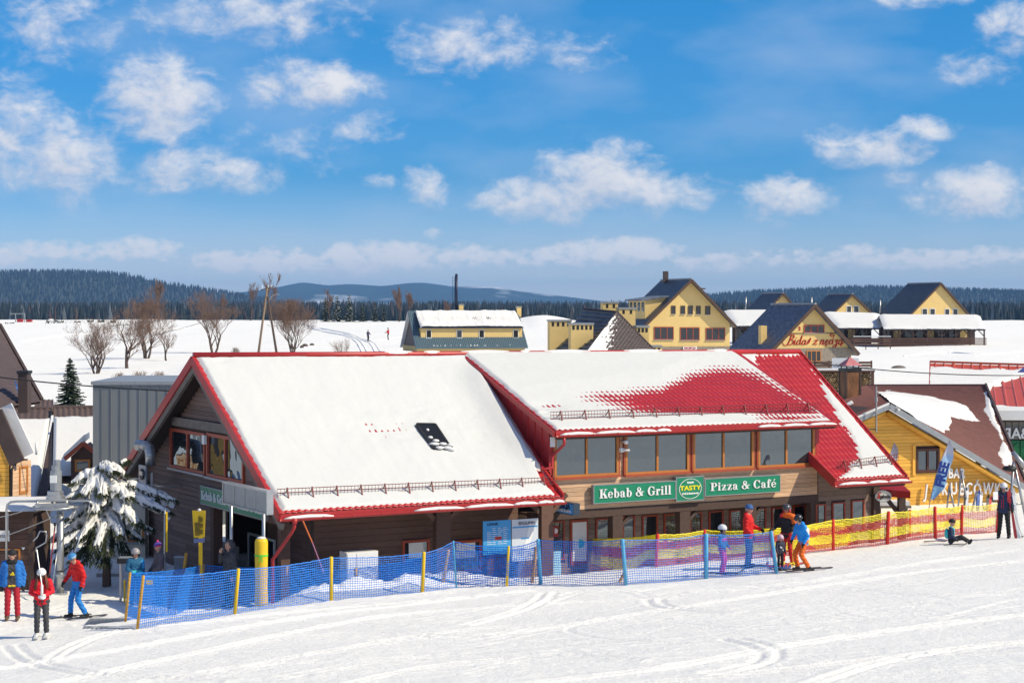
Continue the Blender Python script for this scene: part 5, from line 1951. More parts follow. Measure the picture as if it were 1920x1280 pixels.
def shingle_patch(A, B, C, D, parent, polys, m, tname, wx=.30, wy=.22, res=.05, sd_k=.012, tmax=.14, relief=.025, seam=False, seed=3):
    A, B, C, D = [np.array(q) for q in (A, B, C, D)]
    wid, dep = max(np.linalg.norm(B - A), np.linalg.norm(C - D)), max(np.linalg.norm(D - A), np.linalg.norm(C - B))
    nx, ny = int(wid / res) + 1, int(dep / res) + 1
    s, t = np.meshgrid(np.linspace(0, 1, nx), np.linspace(0, 1, ny))
    P = (A * (1 - s[..., None]) + B * s[..., None]) * (1 - t[..., None]) + (D * (1 - s[..., None]) + C * s[..., None]) * t[..., None]
    n = np.cross(C - D, A - D)
    n /= np.linalg.norm(n)
    a, b = s * wid, t * dep
    if seam:
        h = .05 * (np.abs((a / wx) % 1 - .5) < .09)
    else:
        row = np.floor(b / wy)
        ii = np.floor(a / wx + .5 * (row % 2))
        h = relief * ((b / wy) % 1) + .008 * vnoise(ii * 3.1, row * 1.7, 5) - .012 * (np.abs((a / wx + .5 * (row % 2)) % 1 - .5) > .44)
    FC = gridfaces(nx, ny)[:, ::-1]
    npmesh(tname, (P + h[..., None] * n).reshape(-1, 3), FC, m, parent, False)
    k_ = max(1, ny // 12)
    Pc = np.concatenate([P[::k_, ::k_], P[-1:, ::k_]], 0)
    Pc = np.concatenate([Pc, Pc[:, -1:] * 0 + P[np.r_[0:ny:k_, ny - 1], -1][:, None]], 1) - n * .10
    npmesh('roof_boarding', Pc.reshape(-1, 3), gridfaces(Pc.shape[1], Pc.shape[0]), M_DARKWOOD, parent, False)
    px = 960 + F * P[..., 0] / P[..., 1]
    py = HZ + F * (CAMZ - P[..., 2]) / P[..., 1]
    wob = 9 * fbm(a * 1.1, b * 1.1, 4, seed)
    T = np.full(px.shape, -.05)
    for poly in polys:
        sd = -sdf_poly(px, py, poly) + wob
        T = np.maximum(T, np.clip(sd_k * sd + .01, -.05, tmax))
    T += .02 * fbm(a * 1.5, b * 1.5, 3, seed + 1)
    T = np.maximum(T, -.05)
    keep = ~np.all((T <= -.035).ravel()[FC], axis=1)
    if keep.any():
        npmesh('roof_snow', (P + T[..., None] * n).reshape(-1, 3), FC[keep], M_RSNOW, parent)['kind'] = 'stuff'


shingle_patch(A, B, C, D, chal, [SN_CH, SN_CH2], M_SHING, 'roof_shingles')
MB().tube([A, B], .06, 6).build('ridge_cap', M_SHING, chal)
MB().beam(B, C, .08, .2).build('verge_trim', M_DKBROWN, chal)
A2, D2 = W(1558, 738, 80), CH.p(ul - .6, -.05, zl - kl * .6)
shingle_patch(A2, A, CH.p(0, -.05, za), D2, chal, [[(1585, 757), (1597, 751), (1600, 756), (1588, 761)]], M_SHING, 'roof_shingles', seed=8)
MB().beam(CH.p(-.02, -.02, za + .02), CH.p(ul, -.02, zl + .02), .10, .06).build('verge_snow', M_RSNOW, chal)
u, z = CH.hv(1643, 745, -.3)
z2 = CH.hv(1643, 810, -.3)[1]
MB().tube([CH.p(u, -.3, z2), CH.p(u, -.3, z + .4)], .03, 6).tube([CH.p(u, -.3, z - .15), CH.p(u, -.3, z)], .055, 8).tube([CH.p(u, -.3, z2 + .7), CH.p(u + .2, .4, z2 + .7)], .025, 5).tube([CH.p(u, -.3, z2 + .1), CH.p(u - .3, .4, z2 + .1)], .025, 5).build('antenna', M_STEEL, chal)
# white wooden letters
ca, cz = CH.hv(1791, 887.5, .4)
text_obj('lettering', 'BAR', CH, ca, .36, cz, .50, M_WHITE, chal, .08, xs=.72, bold=.01, rotz=-.03, spacing=1.1)
JAK = 'JAKUBCÓWKA'
pos = [1734, 1752, 1769, 1786, 1801, 1814, 1830, 1850, 1868, 1884]
for k, ch_ in enumerate(JAK):
    ca, cz = CH.hv(pos[k], 917 - (1 if k % 2 else 0) + (4 if k == 0 else 0), .4)
    text_obj('lettering', ch_, CH, ca, .36, cz, .62 if k else .70, M_WHITE, chal, .08, xs=.66, bold=.008, rotz=(-.12, .05, -.05, .04, .02, -.04, .03, -.04, .05, .1)[k])

# chimney faced with timber and a pink cap
p = W(1600, 740, 76)
chm = thing('chimney_stack', 'timber-clad square chimney with pink pyramid cap beside red roof edge', 'chimney', p)
f2 = Fr((p.x, p.y, 0), (1, .25))
w = 30 / F * 76
zt = W(1600, 697, 76).z
MB().fbox(f2, -w / 2, w / 2, 0, w, p.z - 1.2, zt).build('shaft', mat('burnt_wood_cladding', (.22, .10, .045), .8, .55, 4.0, .5, stretch=(1, 1, .4)), chm)
for sx in (-w / 2 - .02, w / 2 - .06):
    for sy in (-.02, w - .06):
        MB().fbox(f2, sx, sx + .08, sy, sy + .08, p.z - .6, zt + .02).build('corner_board', M_DARKWOOD, chm)
MB().fbox(f2, -w / 2 - .03, w / 2 + .03, -.03, w + .03, zt + .021, zt + .14).build('collar', M_BLACK, chm)
for sx in (-w / 2 + .04, w / 2 - .08):
    for sy in (.04, w - .08):
        MB().fbox(f2, sx, sx + .04, sy, sy + .04, zt + .141, zt + .26).build('cap_post', M_BLACK, chm)
zc = zt + .26
q = [f2.p(-w / 2 - .04, -.04, zc), f2.p(w / 2 + .04, -.04, zc), f2.p(w / 2 + .04, w + .04, zc), f2.p(-w / 2 - .04, w + .04, zc)]
tip = f2.p(0, w / 2, zc + .36)
b = MB().quad(*q[::-1])
for i in range(4):
    b.quad(q[i], q[(i + 1) % 4], tip)
b.build('cap', mat('pink_tin', (.48, .16, .17), .5, .15, 4.0), chm)

# wood store, terrace boards and blank board before the lettered house
fr = Fr((W(1535, 720, 112).x, 112, 0), (1, .02))
zg, z1 = W(1535, 722, 112).z, W(1535, 697, 112).z
L = 102 / F * 112
ws = thing('wood_store', 'open wood store stacked with split logs under snow', 'wood store', fr.p(L / 2, .4, zg))
MB().fbox(fr, 0, L, .7, .75, zg - .6, z1).build('back_board', M_DARKWOOD, ws)
for x in (0, L * .55, L * .74, L):
    MB().fbox(fr, x - .06, x + .06, -.1, .02, zg - .6, z1).build('post', M_BROWN, ws)
MB().fbox(fr, -.1, L + .1, -.16, .8, z1 + .001, z1 + .1).build('roof', M_BROWN, ws)
MB().fbox(fr, -.1, L + .1, -.16, .8, z1 + .101, z1 + .2).build('roof_snow', M_RSNOW, ws)
lm = None
M_LOG = mat('log_end', (.30, .19, .09), .85, .3, 9.0, .3, rand=.5)
tmpo = MB().tube([Vector((0, -.3, 0)), Vector((0, .3, 0))], .055, 7).build('log_source', M_LOG)
lm = tmpo.data
bpy.data.objects.remove(tmpo)
k = 0
zz_ = zg - .25
while zz_ < z1 - .08:
    x = .12 + (.055 if k % 2 else 0)
    while x < L - .1:
        if not (abs(x - L * .55) < .1 or abs(x - L * .74) < .1):
            o = bpy.data.objects.new('log', lm)
            link(o, ws)
            o.location = fr.p(x, .28, zz_) - ROOT[ws.name]
            s = rng.uniform(.75, 1.1)
            o.scale = (s, rng.uniform(.85, 1.12), s)
        x += .122
    zz_ += .105
    k += 1
fr2 = Fr((W(1528, 690, 118).x, 118, 0), (1, .02))
tf = thing('board_fence', 'brown board terrace railing behind the stacked firewood', 'fence', fr2.p(1.8, 0, W(1528, 700, 118).z))
for y0 in (677.5, 683, 688.5):
    z = W(1528, y0, 118).z
    MB().fbox(fr2, 0, 107 / F * 118, 0, .05, z - .15, z).build('board', M_BROWN, tf)
for k in range(5):
    x = k * 107 / F * 118 / 4
    MB().fbox(fr2, x - .05, x + .05, .052, .15, W(1, 726, 118).z - .6, W(1, 676, 118).z).build('post', M_BROWN, tf)
a, c = W(1560, 671, 113.5), W(1610, 695, 113.5)
sgn = thing('blank_board', 'white notice board with small grey mark above the firewood', 'board', W(1585, 700, 113.5))
MB().box(((a.x + c.x) / 2, 113.5, (a.z + c.z) / 2), c.x - a.x, .05, a.z - c.z).build('panel', M_WHITE, sgn)
text_obj('lettering', 'SK 80', Fr((a.x, 113.45, 0), (1, 0)), .38, 0, (a.z + c.z) / 2 - .02, .16, M_GREY, sgn, .01)
for x in (a.x + .1, c.x - .1):
    MB().box((x, 113.56, c.z - .6), .06, .06, 2.4).build('post', M_GREY, sgn)

# red sheet-metal roof, its snow half gone
rs = thing('red_roofed_shed', 'large red sheet-metal roof half covered by snow at the edge of the picture', 'shed', W(1850, 760, 96))
A, B, C, D = W(1744, 681, 104), W(1990, 689, 104), W(2030, 800, 88), W(1741, 790, 88)
RS1 = [(1740, 690), (1775, 686), (1790, 690), (1850, 693), (1900, 692), (1960, 691), (1960, 702), (1915, 706), (1885, 718), (1860, 726), (1850, 760), (1848, 800), (1700, 800), (1700, 670), (1740, 670)]
RS2 = [(1846, 766), (1870, 759), (1900, 760), (1960, 764), (2060, 764), (2060, 840), (1846, 840)]
shingle_patch(A, B, C, D, rs, [RS1, RS2], mat('orange_red_sheet', (.48, .065, .028), .45, .1, 3.0, spec=.4), 'roof_sheet', wx=.52, res=.07, seam=True, sd_k=.02, tmax=.12, seed=12)
MB().beam(A + up * .1, B + up * .1, .12, .12).build('ridge_cap', M_REDFRAME, rs)
MB().beam(A + up * .06, D + up * .06, .07, .12).build('verge_trim', M_REDFRAME, rs)
MB().hexa([D - up * .2, C - up * .2, B - up * .3, A - up * .3, D - up * 4, C - up * 4, B - up * 5, A - up * 5]).build('wall', M_DKBROWN, rs)
s_ = W(1921, 694, 97)
tri = thing('roofing_piece', 'small blue triangular pennant on the red sheet roof', 'roofing', s_)  # a triangular piece of blue roofing
MB().prism([W(1908, 698, 97), W(1921, 687, 97), W(1940, 690, 97), W(1940, 699, 97)], Vector((0, .06, 0))).build('panel', mat('blue_panel_paint', (.08, .14, .40), .5, .1), tri)

# green bar shack with its letters seen from behind
fr = Fr((W(1872, 880, 77).x, 77, 0), (1, -.06))
zg = gz1(fr.o.x, 77) - .2
gs = thing('green_bar_shack', 'small green shuttered bar shack with reversed white letters on top', 'kiosk', fr.p(1, 1, zg))
H_ = lambda x, y: fr.hv(x, y, 0)
zt = H_(1890, 791)[1]
zm = H_(1890, 823)[1]
W_ = 2.6
for k in range(9):
    MB().fbox(fr, .02 + k * .28, .27 + k * .28, 0, .04, zm, zt).build('board', mat('grey_board', (.22, .21, .19), .85, .3, 6, .3), gs)
MB().fbox(fr, 0, W_, .05, 2.5, zg, zt).build('body', M_DARKWOOD, gs)
M_DGREEN = mat('green_shutter', (.01, .14, .05), .5, .12)
for k in range(3):
    MB().fbox(fr, .12 + k * .78, .86 + k * .78, -.06, .03, zg + .6, zm - .05).build('shutter', M_DGREEN, gs)
    MB().beam(fr.p(.16 + k * .78, -.08, zg + .8), fr.p(.8 + k * .78, -.08, zm - .15), .05, .08).build('shutter_brace', M_DGREEN, gs)
text_obj('lettering', 'BAR', fr, H_(1904, 813)[0], -.03, H_(1904, 813)[1], .62, M_WHITE, gs, .06, xs=.95, bold=.012, mirror=True)
MB().fbox(fr, -.2, W_ + .2, -.3, 2.8, zt + .02, zt + .1).build('roof', M_DARKWOOD, gs)
MB().fbox(fr, -.2, W_ + .2, -.35, 2.8, zt + .101, zt + .5).build('roof_snow', M_RSNOW, gs)
MB().fbox(fr, -.1, W_, -.7, 1.5, zg - .3, zg + .5).build('snow_heap', M_RSNOW, gs)

# steel trestle at the edge, ski stands and skis before the chalet
def trestle(name, label, cat, feet, top, r, cross=True, group=None):
    t = thing(name, label, cat, feet[0], group)
    for f in feet:
        MB().tube([f, top], r, 6).build('leg', M_STEEL, t, True)
    if cross and len(feet) > 1:
        MB().tube([feet[0].lerp(top, .35), feet[1].lerp(top, .35)], r * .8, 6).build('crossbar', M_STEEL, t, True)
    return t


tr = trestle('steel_trestle', 'tall steel tube trestle beside the standing skier', 'trestle', [W(1890, 990, 60), W(1926, 985, 60)], W(1901, 865, 60), .045)
MB().tube([W(1899, 848, 60), W(1930, 884, 60)], .085, 10).build('drum', M_STEEL, tr, True)
MB().ell(W(1893, 878, 60), (.25, .22, .1), 8, 5).build('motor', M_BLACK, tr, True)
for (a, c, tp, gtxt) in (((1775, 958), (1790, 956), (1780, 910), 'low steel ski stand behind the yellow and red net, below the lettering'), ((1796, 958), (1816, 956), (1802, 882), 'tall steel ski stand reaching up to the white letters'), ((1822, 958), (1846, 956), (1831, 920), 'steel ski stand nearest the standing skier')):
    trestle('ski_stand', gtxt, 'ski stand', [W(a[0], a[1], 62.5), W(c[0], c[1], 62.3)], W(tp[0], tp[1], 62.6), .032, True, 'ski stands before the chalet')
M_SKI = [mat('ski_' + n, c, .35, .1, spec=.5) for n, c in (('white', (.7, .7, .7)), ('red', (.5, .03, .03)), ('black', (.03, .03, .035)), ('blue', (.05, .12, .4)))]


def ski_mesh(a, tip, w, m, name, parent=None, flat=None):
    """A ski from tail a to tip with an upturned end."""
    a, tip = Vector(a), Vector(tip)
    d = (tip - a)
    L = d.length
    d.normalize()
    n_ = Vector(flat) if flat is not None else Vector((0, -1, 0))
    n_ = (n_ - d * n_.dot(d)).normalized()
    s = d.cross(n_)
    b = MB()
    vs, fs = [], []
    prof = [(0, .85, 0), (.08, 1, 0), (.5, .78, .012), (.86, 1.05, .0), (.94, .8, .05), (1, .3, .11)]
    for (t, ww, h) in prof:
        c = a + d * (t * L) + n_ * h
        for (x, y) in ((-1, 0), (1, 0), (1, .018), (-1, .018)):
            vs.append(c + s * (x * w / 2 * ww) + n_ * y)
    for i in range(len(prof) - 1):
        for k in range(4):
            fs.append((i * 4 + k, i * 4 + (k + 1) % 4, i * 4 + 4 + (k + 1) % 4, i * 4 + 4 + k))
    fs += [(3, 2, 1, 0), tuple(range(len(vs) - 4, len(vs)))]
    b.add(vs, fs)
    return b.build(name, m, parent, base=None if parent else a)


for k, (x, y0, y1, m, lab) in enumerate(((1808, 955, 916, 2, 'black ski leaning on the stand, first of the row'), (1812, 955, 914, 0, 'white ski leaning close beside a black one'), (1829, 957, 928, 0, 'short white ski leaning on the stand below lettering'), (1833, 957, 921, 3, 'blue ski leaning between two white skis'), (1838, 957, 924, 0, 'white ski leaning next to a blue one'), (1850, 957, 930, 2, 'short black ski leaning near the standing skier'), (1855, 957, 933, 1, 'red ski leaning at the end of the row'))):
    o = ski_mesh(W(x, y0, 62.2), W(x + 2, y1, 62.6), .10, M_SKI[m], 'ski')
    tag(o, lab, 'ski', 'skis leaning before the chalet')

# coffee sign, awning, side post and bench at the restaurant's end
uS, zS = MAIN.hv(1656, 930, VF - .3)
cs = thing('coffee_sign', 'oval white coffee sign with red S hanging from the end post', 'sign', MAIN.p(uS, VF - .3, zS))
FS = Fr(MAIN.p(uS, VF - .3, 0), (1, .10))
rx, rz = 15.5 / F * 58, 10.5 / F * 58
M_SIGNW = mat('sign_white', (.72, .71, .68), .4, .03)
o_ = [FS.p(rx * math.cos(2 * math.pi * i / 30), 0, zS + rz * math.sin(2 * math.pi * i / 30)) for i in range(30)]
MB().prism(o_, FS.g * .1).build('panel', M_SIGNW, cs)
b = MB()
for i in range(30):
    b.beam(o_[i] + FS.g * .04, o_[(i + 1) % 30] + FS.g * .04, .13, .025)
b.build('rim', M_GREY, cs)
text_obj('lettering', 'egafredo', FS, rx * .12, -.012, zS - .01, .17, M_BLACK, cs, .01, xs=.62, bold=.004)
text_obj('lettering', 'S', FS, -rx * .62, -.012, zS + .03, .30, M_REDTEXT, cs, .012, xs=.8, bold=.01, shear=.2)
MB().beam(FS.p(-rx, .05, zS), FS.p(-rx - .25, .3, zS), .04, .04).build('bracket', M_BLACK, cs)
p0, p1 = W(1643, 916, 59.5), W(1707, 921, 58.6)
aw = thing('red_awning', 'red awning board on dark timber post beside the coffee sign', 'awning', W(1692, 960, 59))
MB().hexa([p0, p1, p1 + Vector((-.2, 1.2, .3)), p0 + Vector((-.2, 1.2, .3)), p0 - up * .22, p1 - up * .22, p1 + Vector((-.2, 1.2, .1)), p0 + Vector((-.2, 1.2, .1))]).build('canopy', M_RED, aw)
pp = W(1692, 925, 59)
zz0 = gz1(pp.x, 59) - .2
MB().fbox(Fr((pp.x, 59, 0), (1, .1)), -.11, .11, 0, .2, zz0, pp.z).build('post', M_DARKWOOD, aw)
MB().beam(Vector((pp.x - .1, 59.1, pp.z - .65)), Vector((pp.x - .55, 59.3, pp.z - .05)), .12, .12).build('brace', M_DARKWOOD, aw)
bn = thing('snowy_bench', 'snow-covered bench table behind the yellow and red net', 'bench', W(1676, 965, 62))
a, c = W(1642, 940, 62), W(1709, 948, 62)
f2 = Fr((a.x, 62, 0), (1, 0))
ww = c.x - a.x
MB().fbox(f2, 0, ww, 0, .7, c.z - .08, c.z).build('top', M_GREYWOOD, bn)
MB().fbox(f2, .05, ww - .05, .02, .68, c.z + .001, a.z).build('snow_cap', M_RSNOW, bn)
for x in (.1, ww - .2):
    MB().fbox(f2, x, x + .1, .1, .2, c.z - .9, c.z - .081).build('leg', M_GREYWOOD, bn)


# feather flags
def feather(label, px, pyb, pyt, pxt, wpx, d, m, text=None, lean=0):
    base, top = W(px, pyb, d), W(pxt, pyt, d)
    t = thing('feather_flag', label, 'flag', base)
    b = MB()
    n = 14
    pole = []
    for i in range(n + 1):
        k = i / n
        pole.append(base.lerp(top, k) + Vector((-.10 * math.sin(k * math.pi), 0, 0)))
    b.tube(pole, .014, 5)
    b.build('pole', M_STEEL, t)
    w = wpx / F * d
    vs, fs = [], []
    k0 = .17
    for i in range(n + 1):
        k = i / n
        kk = k0 + (1 - k0) * k
        c = base.lerp(top, kk) + Vector((-.10 * math.sin(kk * math.pi), 0, 0))
        ww = w * min(1, (.30 + 3.2 * k) if k < .2 else 1) * (1 if k < .62 else max(.02, math.cos((k - .62) / .38 * math.pi / 2) ** .8))
        for j in range(7):
            x = j / 6
            vs.append(c + Vector((ww * x, .05 * math.sin(k * 9 + x * 3) * x, -.12 * x * ww)))
    for i in range(n):
        for j in range(6):
            a = i * 7 + j
            fs.append((a, a + 1, a + 8, a + 7))
    cl = MB()
    cl.add(vs, fs)
    cl.add([q + Vector((0, .008, 0)) for q in vs], [q[::-1] for q in fs])
    o = cl.build('cloth', m, t, True)
    if text:
        f2 = Fr((base.x + (top.x - base.x) * .45 + w * .34, base.y - .09, 0), (1, 0))
        text_obj('lettering', text, f2, 0, 0, base.z + (top.z - base.z) * .52, .40, mat('flag_blue', (.02, .05, .28), .5, .05), t, .012, bold=.02, rotz=math.pi / 2 - .24, xs=.95)
    return t


mf = bpy.data.materials.new('blue_white_flag')
mf.use_nodes = True
t_ = mf.node_tree
tc = nd(t_, 'ShaderNodeNewGeometry')
spz = nd(t_, 'ShaderNodeSeparateXYZ')
t_.links.new(tc.outputs['Position'], spz.inputs[0])
zz0, zz1 = W(1, 930, 58).z, W(1, 826, 58).z
nz_ = nd(t_, 'ShaderNodeTexNoise')
nz_.inputs['Scale'].default_value = 2.2
k = mth(t_, 'ADD', mth(t_, 'MULTIPLY', mth(t_, 'SUBTRACT', spz.outputs[2], zz0), 1 / (zz1 - zz0)), mth(t_, 'MULTIPLY_ADD', nz_.outputs[0], .3, -.15))
rp = nd(t_, 'ShaderNodeValToRGB')
t_.links.new(k, rp.inputs[0])
rp.color_ramp.elements[0].color = (.22, .46, .74, 1)
rp.color_ramp.elements[1].color = (.62, .60, .66, 1)
for p_, c_ in ((.3, (.28, .55, .80, 1)), (.5, (.55, .72, .85, 1)), (.66, (.36, .56, .80, 1)), (.74, (.60, .60, .68, 1))):
    rp.color_ramp.elements.new(p_).color = c_
t_.links.new(rp.outputs[0], t_.nodes['Principled BSDF'].inputs['Base Color'])
feather('pale blue feather flag reading FREE before the honey timber wall', 1741, 958, 825, 1781, 21, 58, mf, 'FREE')
feather('grey feather flag half hidden behind the red roof edge', 1660, 920, 830, 1677, 16, 62, mat('grey_flag', (.55, .52, .56), .6, .08))


# ------------------------------------------------------------------ left side: neighbouring houses
lhs = thing('steep_roof_house', 'house with steep dark brown roof cut by the picture edge', 'house', W(-30, 900, 66))
A, B, C, D = W(-190, 500, 70), W(0, 611, 72), W(79, 752, 66), W(-140, 790, 58)
shingle_patch(A, B, C, D, lhs, [], mat('brown_sheet', (.085, .06, .058), .6, .12, 1.5), 'roof_sheet', wx=.9, wy=.42, res=.08, relief=.03)
MB().beam(B + up * .05, C + up * .05, .1, .12).build('verge_trim', M_DKBROWN, lhs)
for (a, c) in (((20, 714), (38, 746)), ((-4, 728), (15, 760))):
    e0 = W(a[0], a[1], 66.4)
    e1 = W(c[0], c[1], 65)
    MB().beam(e0, e1, .30, .06).build('roof_window', M_GLASS, lhs)
pc = W(46, 752, 64.5)
cz1 = W(46, 700, 64.5).z
cst = MB().box((pc.x, 64.5, (pc.z + cz1) / 2 - .2), .33, .5, cz1 - pc.z + .4).build('chimney', M_DKBROWN, lhs)
MB().box((pc.x, 64.5, cz1 + .05), .40, .58, .1).build('chimney_cap', M_BLACK, cst)
# front gable of the same house
v0, v1 = W(-10, 772, 60), W(33, 868, 60)
MB().beam(v0, v1, .5, .16, (0, -1, 0)).build('bargeboard', M_DKBROWN, lhs)
MB().beam(v0 + Vector((.1, .3, .1)), v1 + Vector((.1, .3, .16)), .8, .1, (0, -1, 0)).build('roof_snow', M_RSNOW, lhs)
fw2 = Fr((W(-40, 900, 60.3).x, 60.3, 0), (1, .03))
lw2 = MB().prism([W(-60, 960, 60.4), W(18, 948, 60.4), W(18, 848, 60.4), W(-8, 790, 60.4), W(-60, 790, 60.4)], Vector((0, .3, 0))).build('gable_wall', M_DARKWOOD, lhs)
u1, zb = fw2.hv(17.5, 945, 0)
planks(fw2, 0, u1, zb, W(0, 795, 60).z, .0, M_OWALL, lw2, h=.13, clip=lambda z: (0, min(u1, max(.2, u1 - (z - W(0, 850, 60).z) * .5))), seed=41)
fs2 = Fr((W(18, 940, 60.2).x, 60.2, 0), (.32, .95))
sw = MB().fbox(fs2, .1, 1.2, .1, .2, zb - 1, W(0, 866, 60).z).build('side_wall', M_DARKWOOD, lhs)
planks(fs2, .05, 1.2, zb, W(0, 868, 60).z, .0, M_TAN, sw, h=.13, seed=43)
window(lhs, fs2, .5, 1.0, zb + .3, zb + 1.2, -.02, M_ORANGEWOOD, M_GLASSD, 1)
MB().tube([W(30, 868, 60), W(22, 880, 59.9), W(21, 940, 59.9)], .04, 6).build('downpipe', M_BLACK, lhs, True)

mh = thing('tiled_house', 'low house with brown ribbed tile roof mostly under snow', 'house', W(110, 900, 76))
M_BTILE = mat('brown_roof_tile', (.11, .075, .065), .6, .12, 2.0, spec=.4)


def rib_roof(A, B, C, D, bare, parent, seed):
    A, B, C, D = [np.array(q) for q in (A, B, C, D)]
    wid, dep = np.linalg.norm(C - D), np.linalg.norm(D - A)
    nx, ny = int(wid / .045) + 1, int(dep / .09) + 1
    s, t = np.meshgrid(np.linspace(0, 1, nx), np.linspace(0, 1, ny))
    P = (A * (1 - s[..., None]) + B * s[..., None]) * (1 - t[..., None]) + (D * (1 - s[..., None]) + C * s[..., None]) * t[..., None]
    n = np.cross(C - D, A - D)
    n /= np.linalg.norm(n)
    h = .05 * np.abs(np.cos(np.pi * s * wid / .23))
    FC = gridfaces(nx, ny)[:, ::-1]
    npmesh('roof_tiles', (P + h[..., None] * n).reshape(-1, 3), FC, M_BTILE, parent)
    MB().hexa([Vector(q) for q in (A - n * .15, B - n * .15, C - n * .15, D - n * .15, A - n * .01, B - n * .01, C - n * .01, D - n * .01)]).build('roof_boarding', M_DARKWOOD, parent)
    T = np.clip((t * dep - bare) * .35 + .12 * fbm(s * wid * 1.2, t * 3, 3, seed), -.02, .2) + .05 * fbm(s * wid * .7, t * dep * .7, 3, seed + 1)
    T = np.minimum(T, .02 + np.minimum(s, 1 - s) * wid * 1.5)
    npmesh('roof_snow', (P + T[..., None] * n).reshape(-1, 3), FC, M_RSNOW, parent)['kind'] = 'stuff'


rib_roof(W(17, 767, 79), W(98, 766, 79), W(66, 955, 70), W(-10, 940, 70), 1.05, mh, 2)
rib_roof(W(101, 764, 78.6), W(200, 764, 78.6), W(204, 900, 72), W(98, 900, 72), .95, mh, 5)
MB().tube([W(15, 765, 79), W(98, 765, 79)], .09, 6).build('ridge_cap', M_BTILE, mh)
MB().tube([W(100, 763, 78.6), W(200, 763, 78.6)], .09, 6).build('ridge_cap', M_BTILE, mh)
MB().prism([W(98, 790, 77.5), W(98, 900, 71.8), W(84, 928, 71), W(66, 950, 70), W(74, 920, 71.5)], Vector((.1, .1, -.1))).build('roof_flank', M_DKBROWN, mh)
# small rear turret and the wooden dormer
rib_roof(W(68, 750, 82), W(100, 750, 82), W(102, 772, 80.5), W(62, 772, 80.5), 2.0, mh, 8)
f3 = Fr((W(125, 884, 71).x, 71, 0), (1, .1))
a0, zz0 = f3.hv(128, 884)
a1, zz1 = f3.hv(172, 884)
zt = f3.hv(157, 830)[1]
ac = f3.hv(157, 830)[0]
zs = f3.hv(128, 856)[1]
dm = MB().prism([f3.p(a0 + .1, 0, zz0 - .3), f3.p(a1 + .2, 0, zz0 - .3), f3.p(a1 + .2, 0, zs), f3.p(ac, 0, zt - .1), f3.p(a0 + .1, 0, zs)], f3.g * 2).build('dormer', M_BROWN, mh)
MB().beam(f3.p(ac, -.12, zt), f3.p(a0 - .12, -.12, zs - .08), .10, .16).build('bargeboard', M_REDFRAME, dm)
MB().beam(f3.p(ac, -.12, zt), f3.p(a1 + .5, -.12, zs - .15), .10, .16).build('bargeboard', M_REDFRAME, dm)
MB().hexa([f3.p(ac, -.15, zt + .08), f3.p(a0 - .25, -.15, zs - .1), f3.p(a0 - .25, 2, zs - .1), f3.p(ac, 2, zt + .08), f3.p(ac, -.1, zt + .3), f3.p(a0 - .15, -.1, zs + .12), f3.p(a0 - .15, 2, zs + .12), f3.p(ac, 2, zt + .3)]).build('dormer_snow', M_RSNOW, dm)
window(mh, f3, a0 + .25, a1 - .05, zz0, zs - .1, -.03, M_ORANGEWOOD, M_GLASSD, 1, fw=.08)
MB().tube([W(68, 852, 73), W(68, 830, 73)], .05, 8).build('roof_vent', M_WHITE, mh, True)

# grey standing-seam metal building
fr = Fr((W(173.5, 900, 66).x, 66, 0), (1, .02))
gb = thing('metal_clad_building', 'flat grey building clad in standing-seam metal panels', 'building', fr.p(3, 3, 0))
z0, zt = -.2, fr.hv(250, 716)[1]
MB().fbox(fr, .02, 9, .05, 6, z0, zt - .02).build('body', M_GREY, gb)
M_CLAD = mat('grey_cladding', (.20, .215, .225), .5, .05, .8, metal=.2, rand=.08)
pw_ = 17.5 / F * 66
for k in range(20):
    piece('panel', M_CLAD, fr, k * pw_ + .012, (k + 1) * pw_ - .012, -.0, .045, z0, zt - .1, gb)
    piece('seam', M_CLAD, fr, (k + 1) * pw_ - .011, (k + 1) * pw_ + .011, -.03, .03, z0, zt - .1, gb)
MB().fbox(fr, -.05, 9.1, -.06, 6.1, zt - .099, zt + .02).build('roof_edge', M_GREY, gb)

# cream annexe under the snowy spruce
fr = Fr((W(178, 1062, 58).x, 58, 0), (1, .05))
an = thing('cream_annexe', 'low cream rendered wall with small window behind the snowy spruce', 'building', fr.p(.8, 1, 0))
ua = 0
ub = fr.hv(272, 1000)[0]
MB().fbox(fr, 0, ub, .02, .9, -.6, fr.hv(200, 905)[1]).build('wall', M_CREAM, an)
a, z1 = fr.hv(240, 985)
c, zb = fr.hv(271, 1016)
window(an, fr, a, c - .02, zb, z1, .0, M_ORANGEWOOD, M_GLASS, 1, fw=.06, depth=.06, sill=M_GREY)
MB().fbox(fr, -.05, ub, -.02, .018, -.6, fr.hv(200, 1061)[1]).build('plinth', M_STONE, an)

# dark timber lift hut
fr = Fr((W(-40, 1100, 51.5).x, 51.5, 0), (1, .03))
H_ = lambda x, y: fr.hv(x, y, 0)
lh_ = thing('lift_hut', 'dark brown timber lift hut with snow on its flat roof', 'hut', fr.p(1, 1, 0))
ue, zt = H_(62, 960)
wb_ = MB().fbox(fr, 0, ue, .04, 2.2, -.4, zt).build('wall', M_DARKWOOD, lh_)
planks(fr, 0, ue, 0, zt - .02, .04, M_BROWN, wb_, h=.15, seed=51, span=4)
MB().fbox(fr, ue - .13, ue + .02, -.03, .12, -.3, zt).build('corner_post', M_DARKWOOD, lh_)
MB().fbox(fr, -.1, ue + .16, -.25, 2.3, zt + .002, zt + .07).build('roof', M_DARKWOOD, lh_)
n0 = MB()
nx, ny = 40, 14
s, q = np.meshgrid(np.linspace(-.12, ue + .2, nx), np.linspace(-.3, 2.3, ny))
ed = np.minimum(np.minimum(s + .12, ue + .2 - s), np.minimum(q + .3, 2.3 - q))
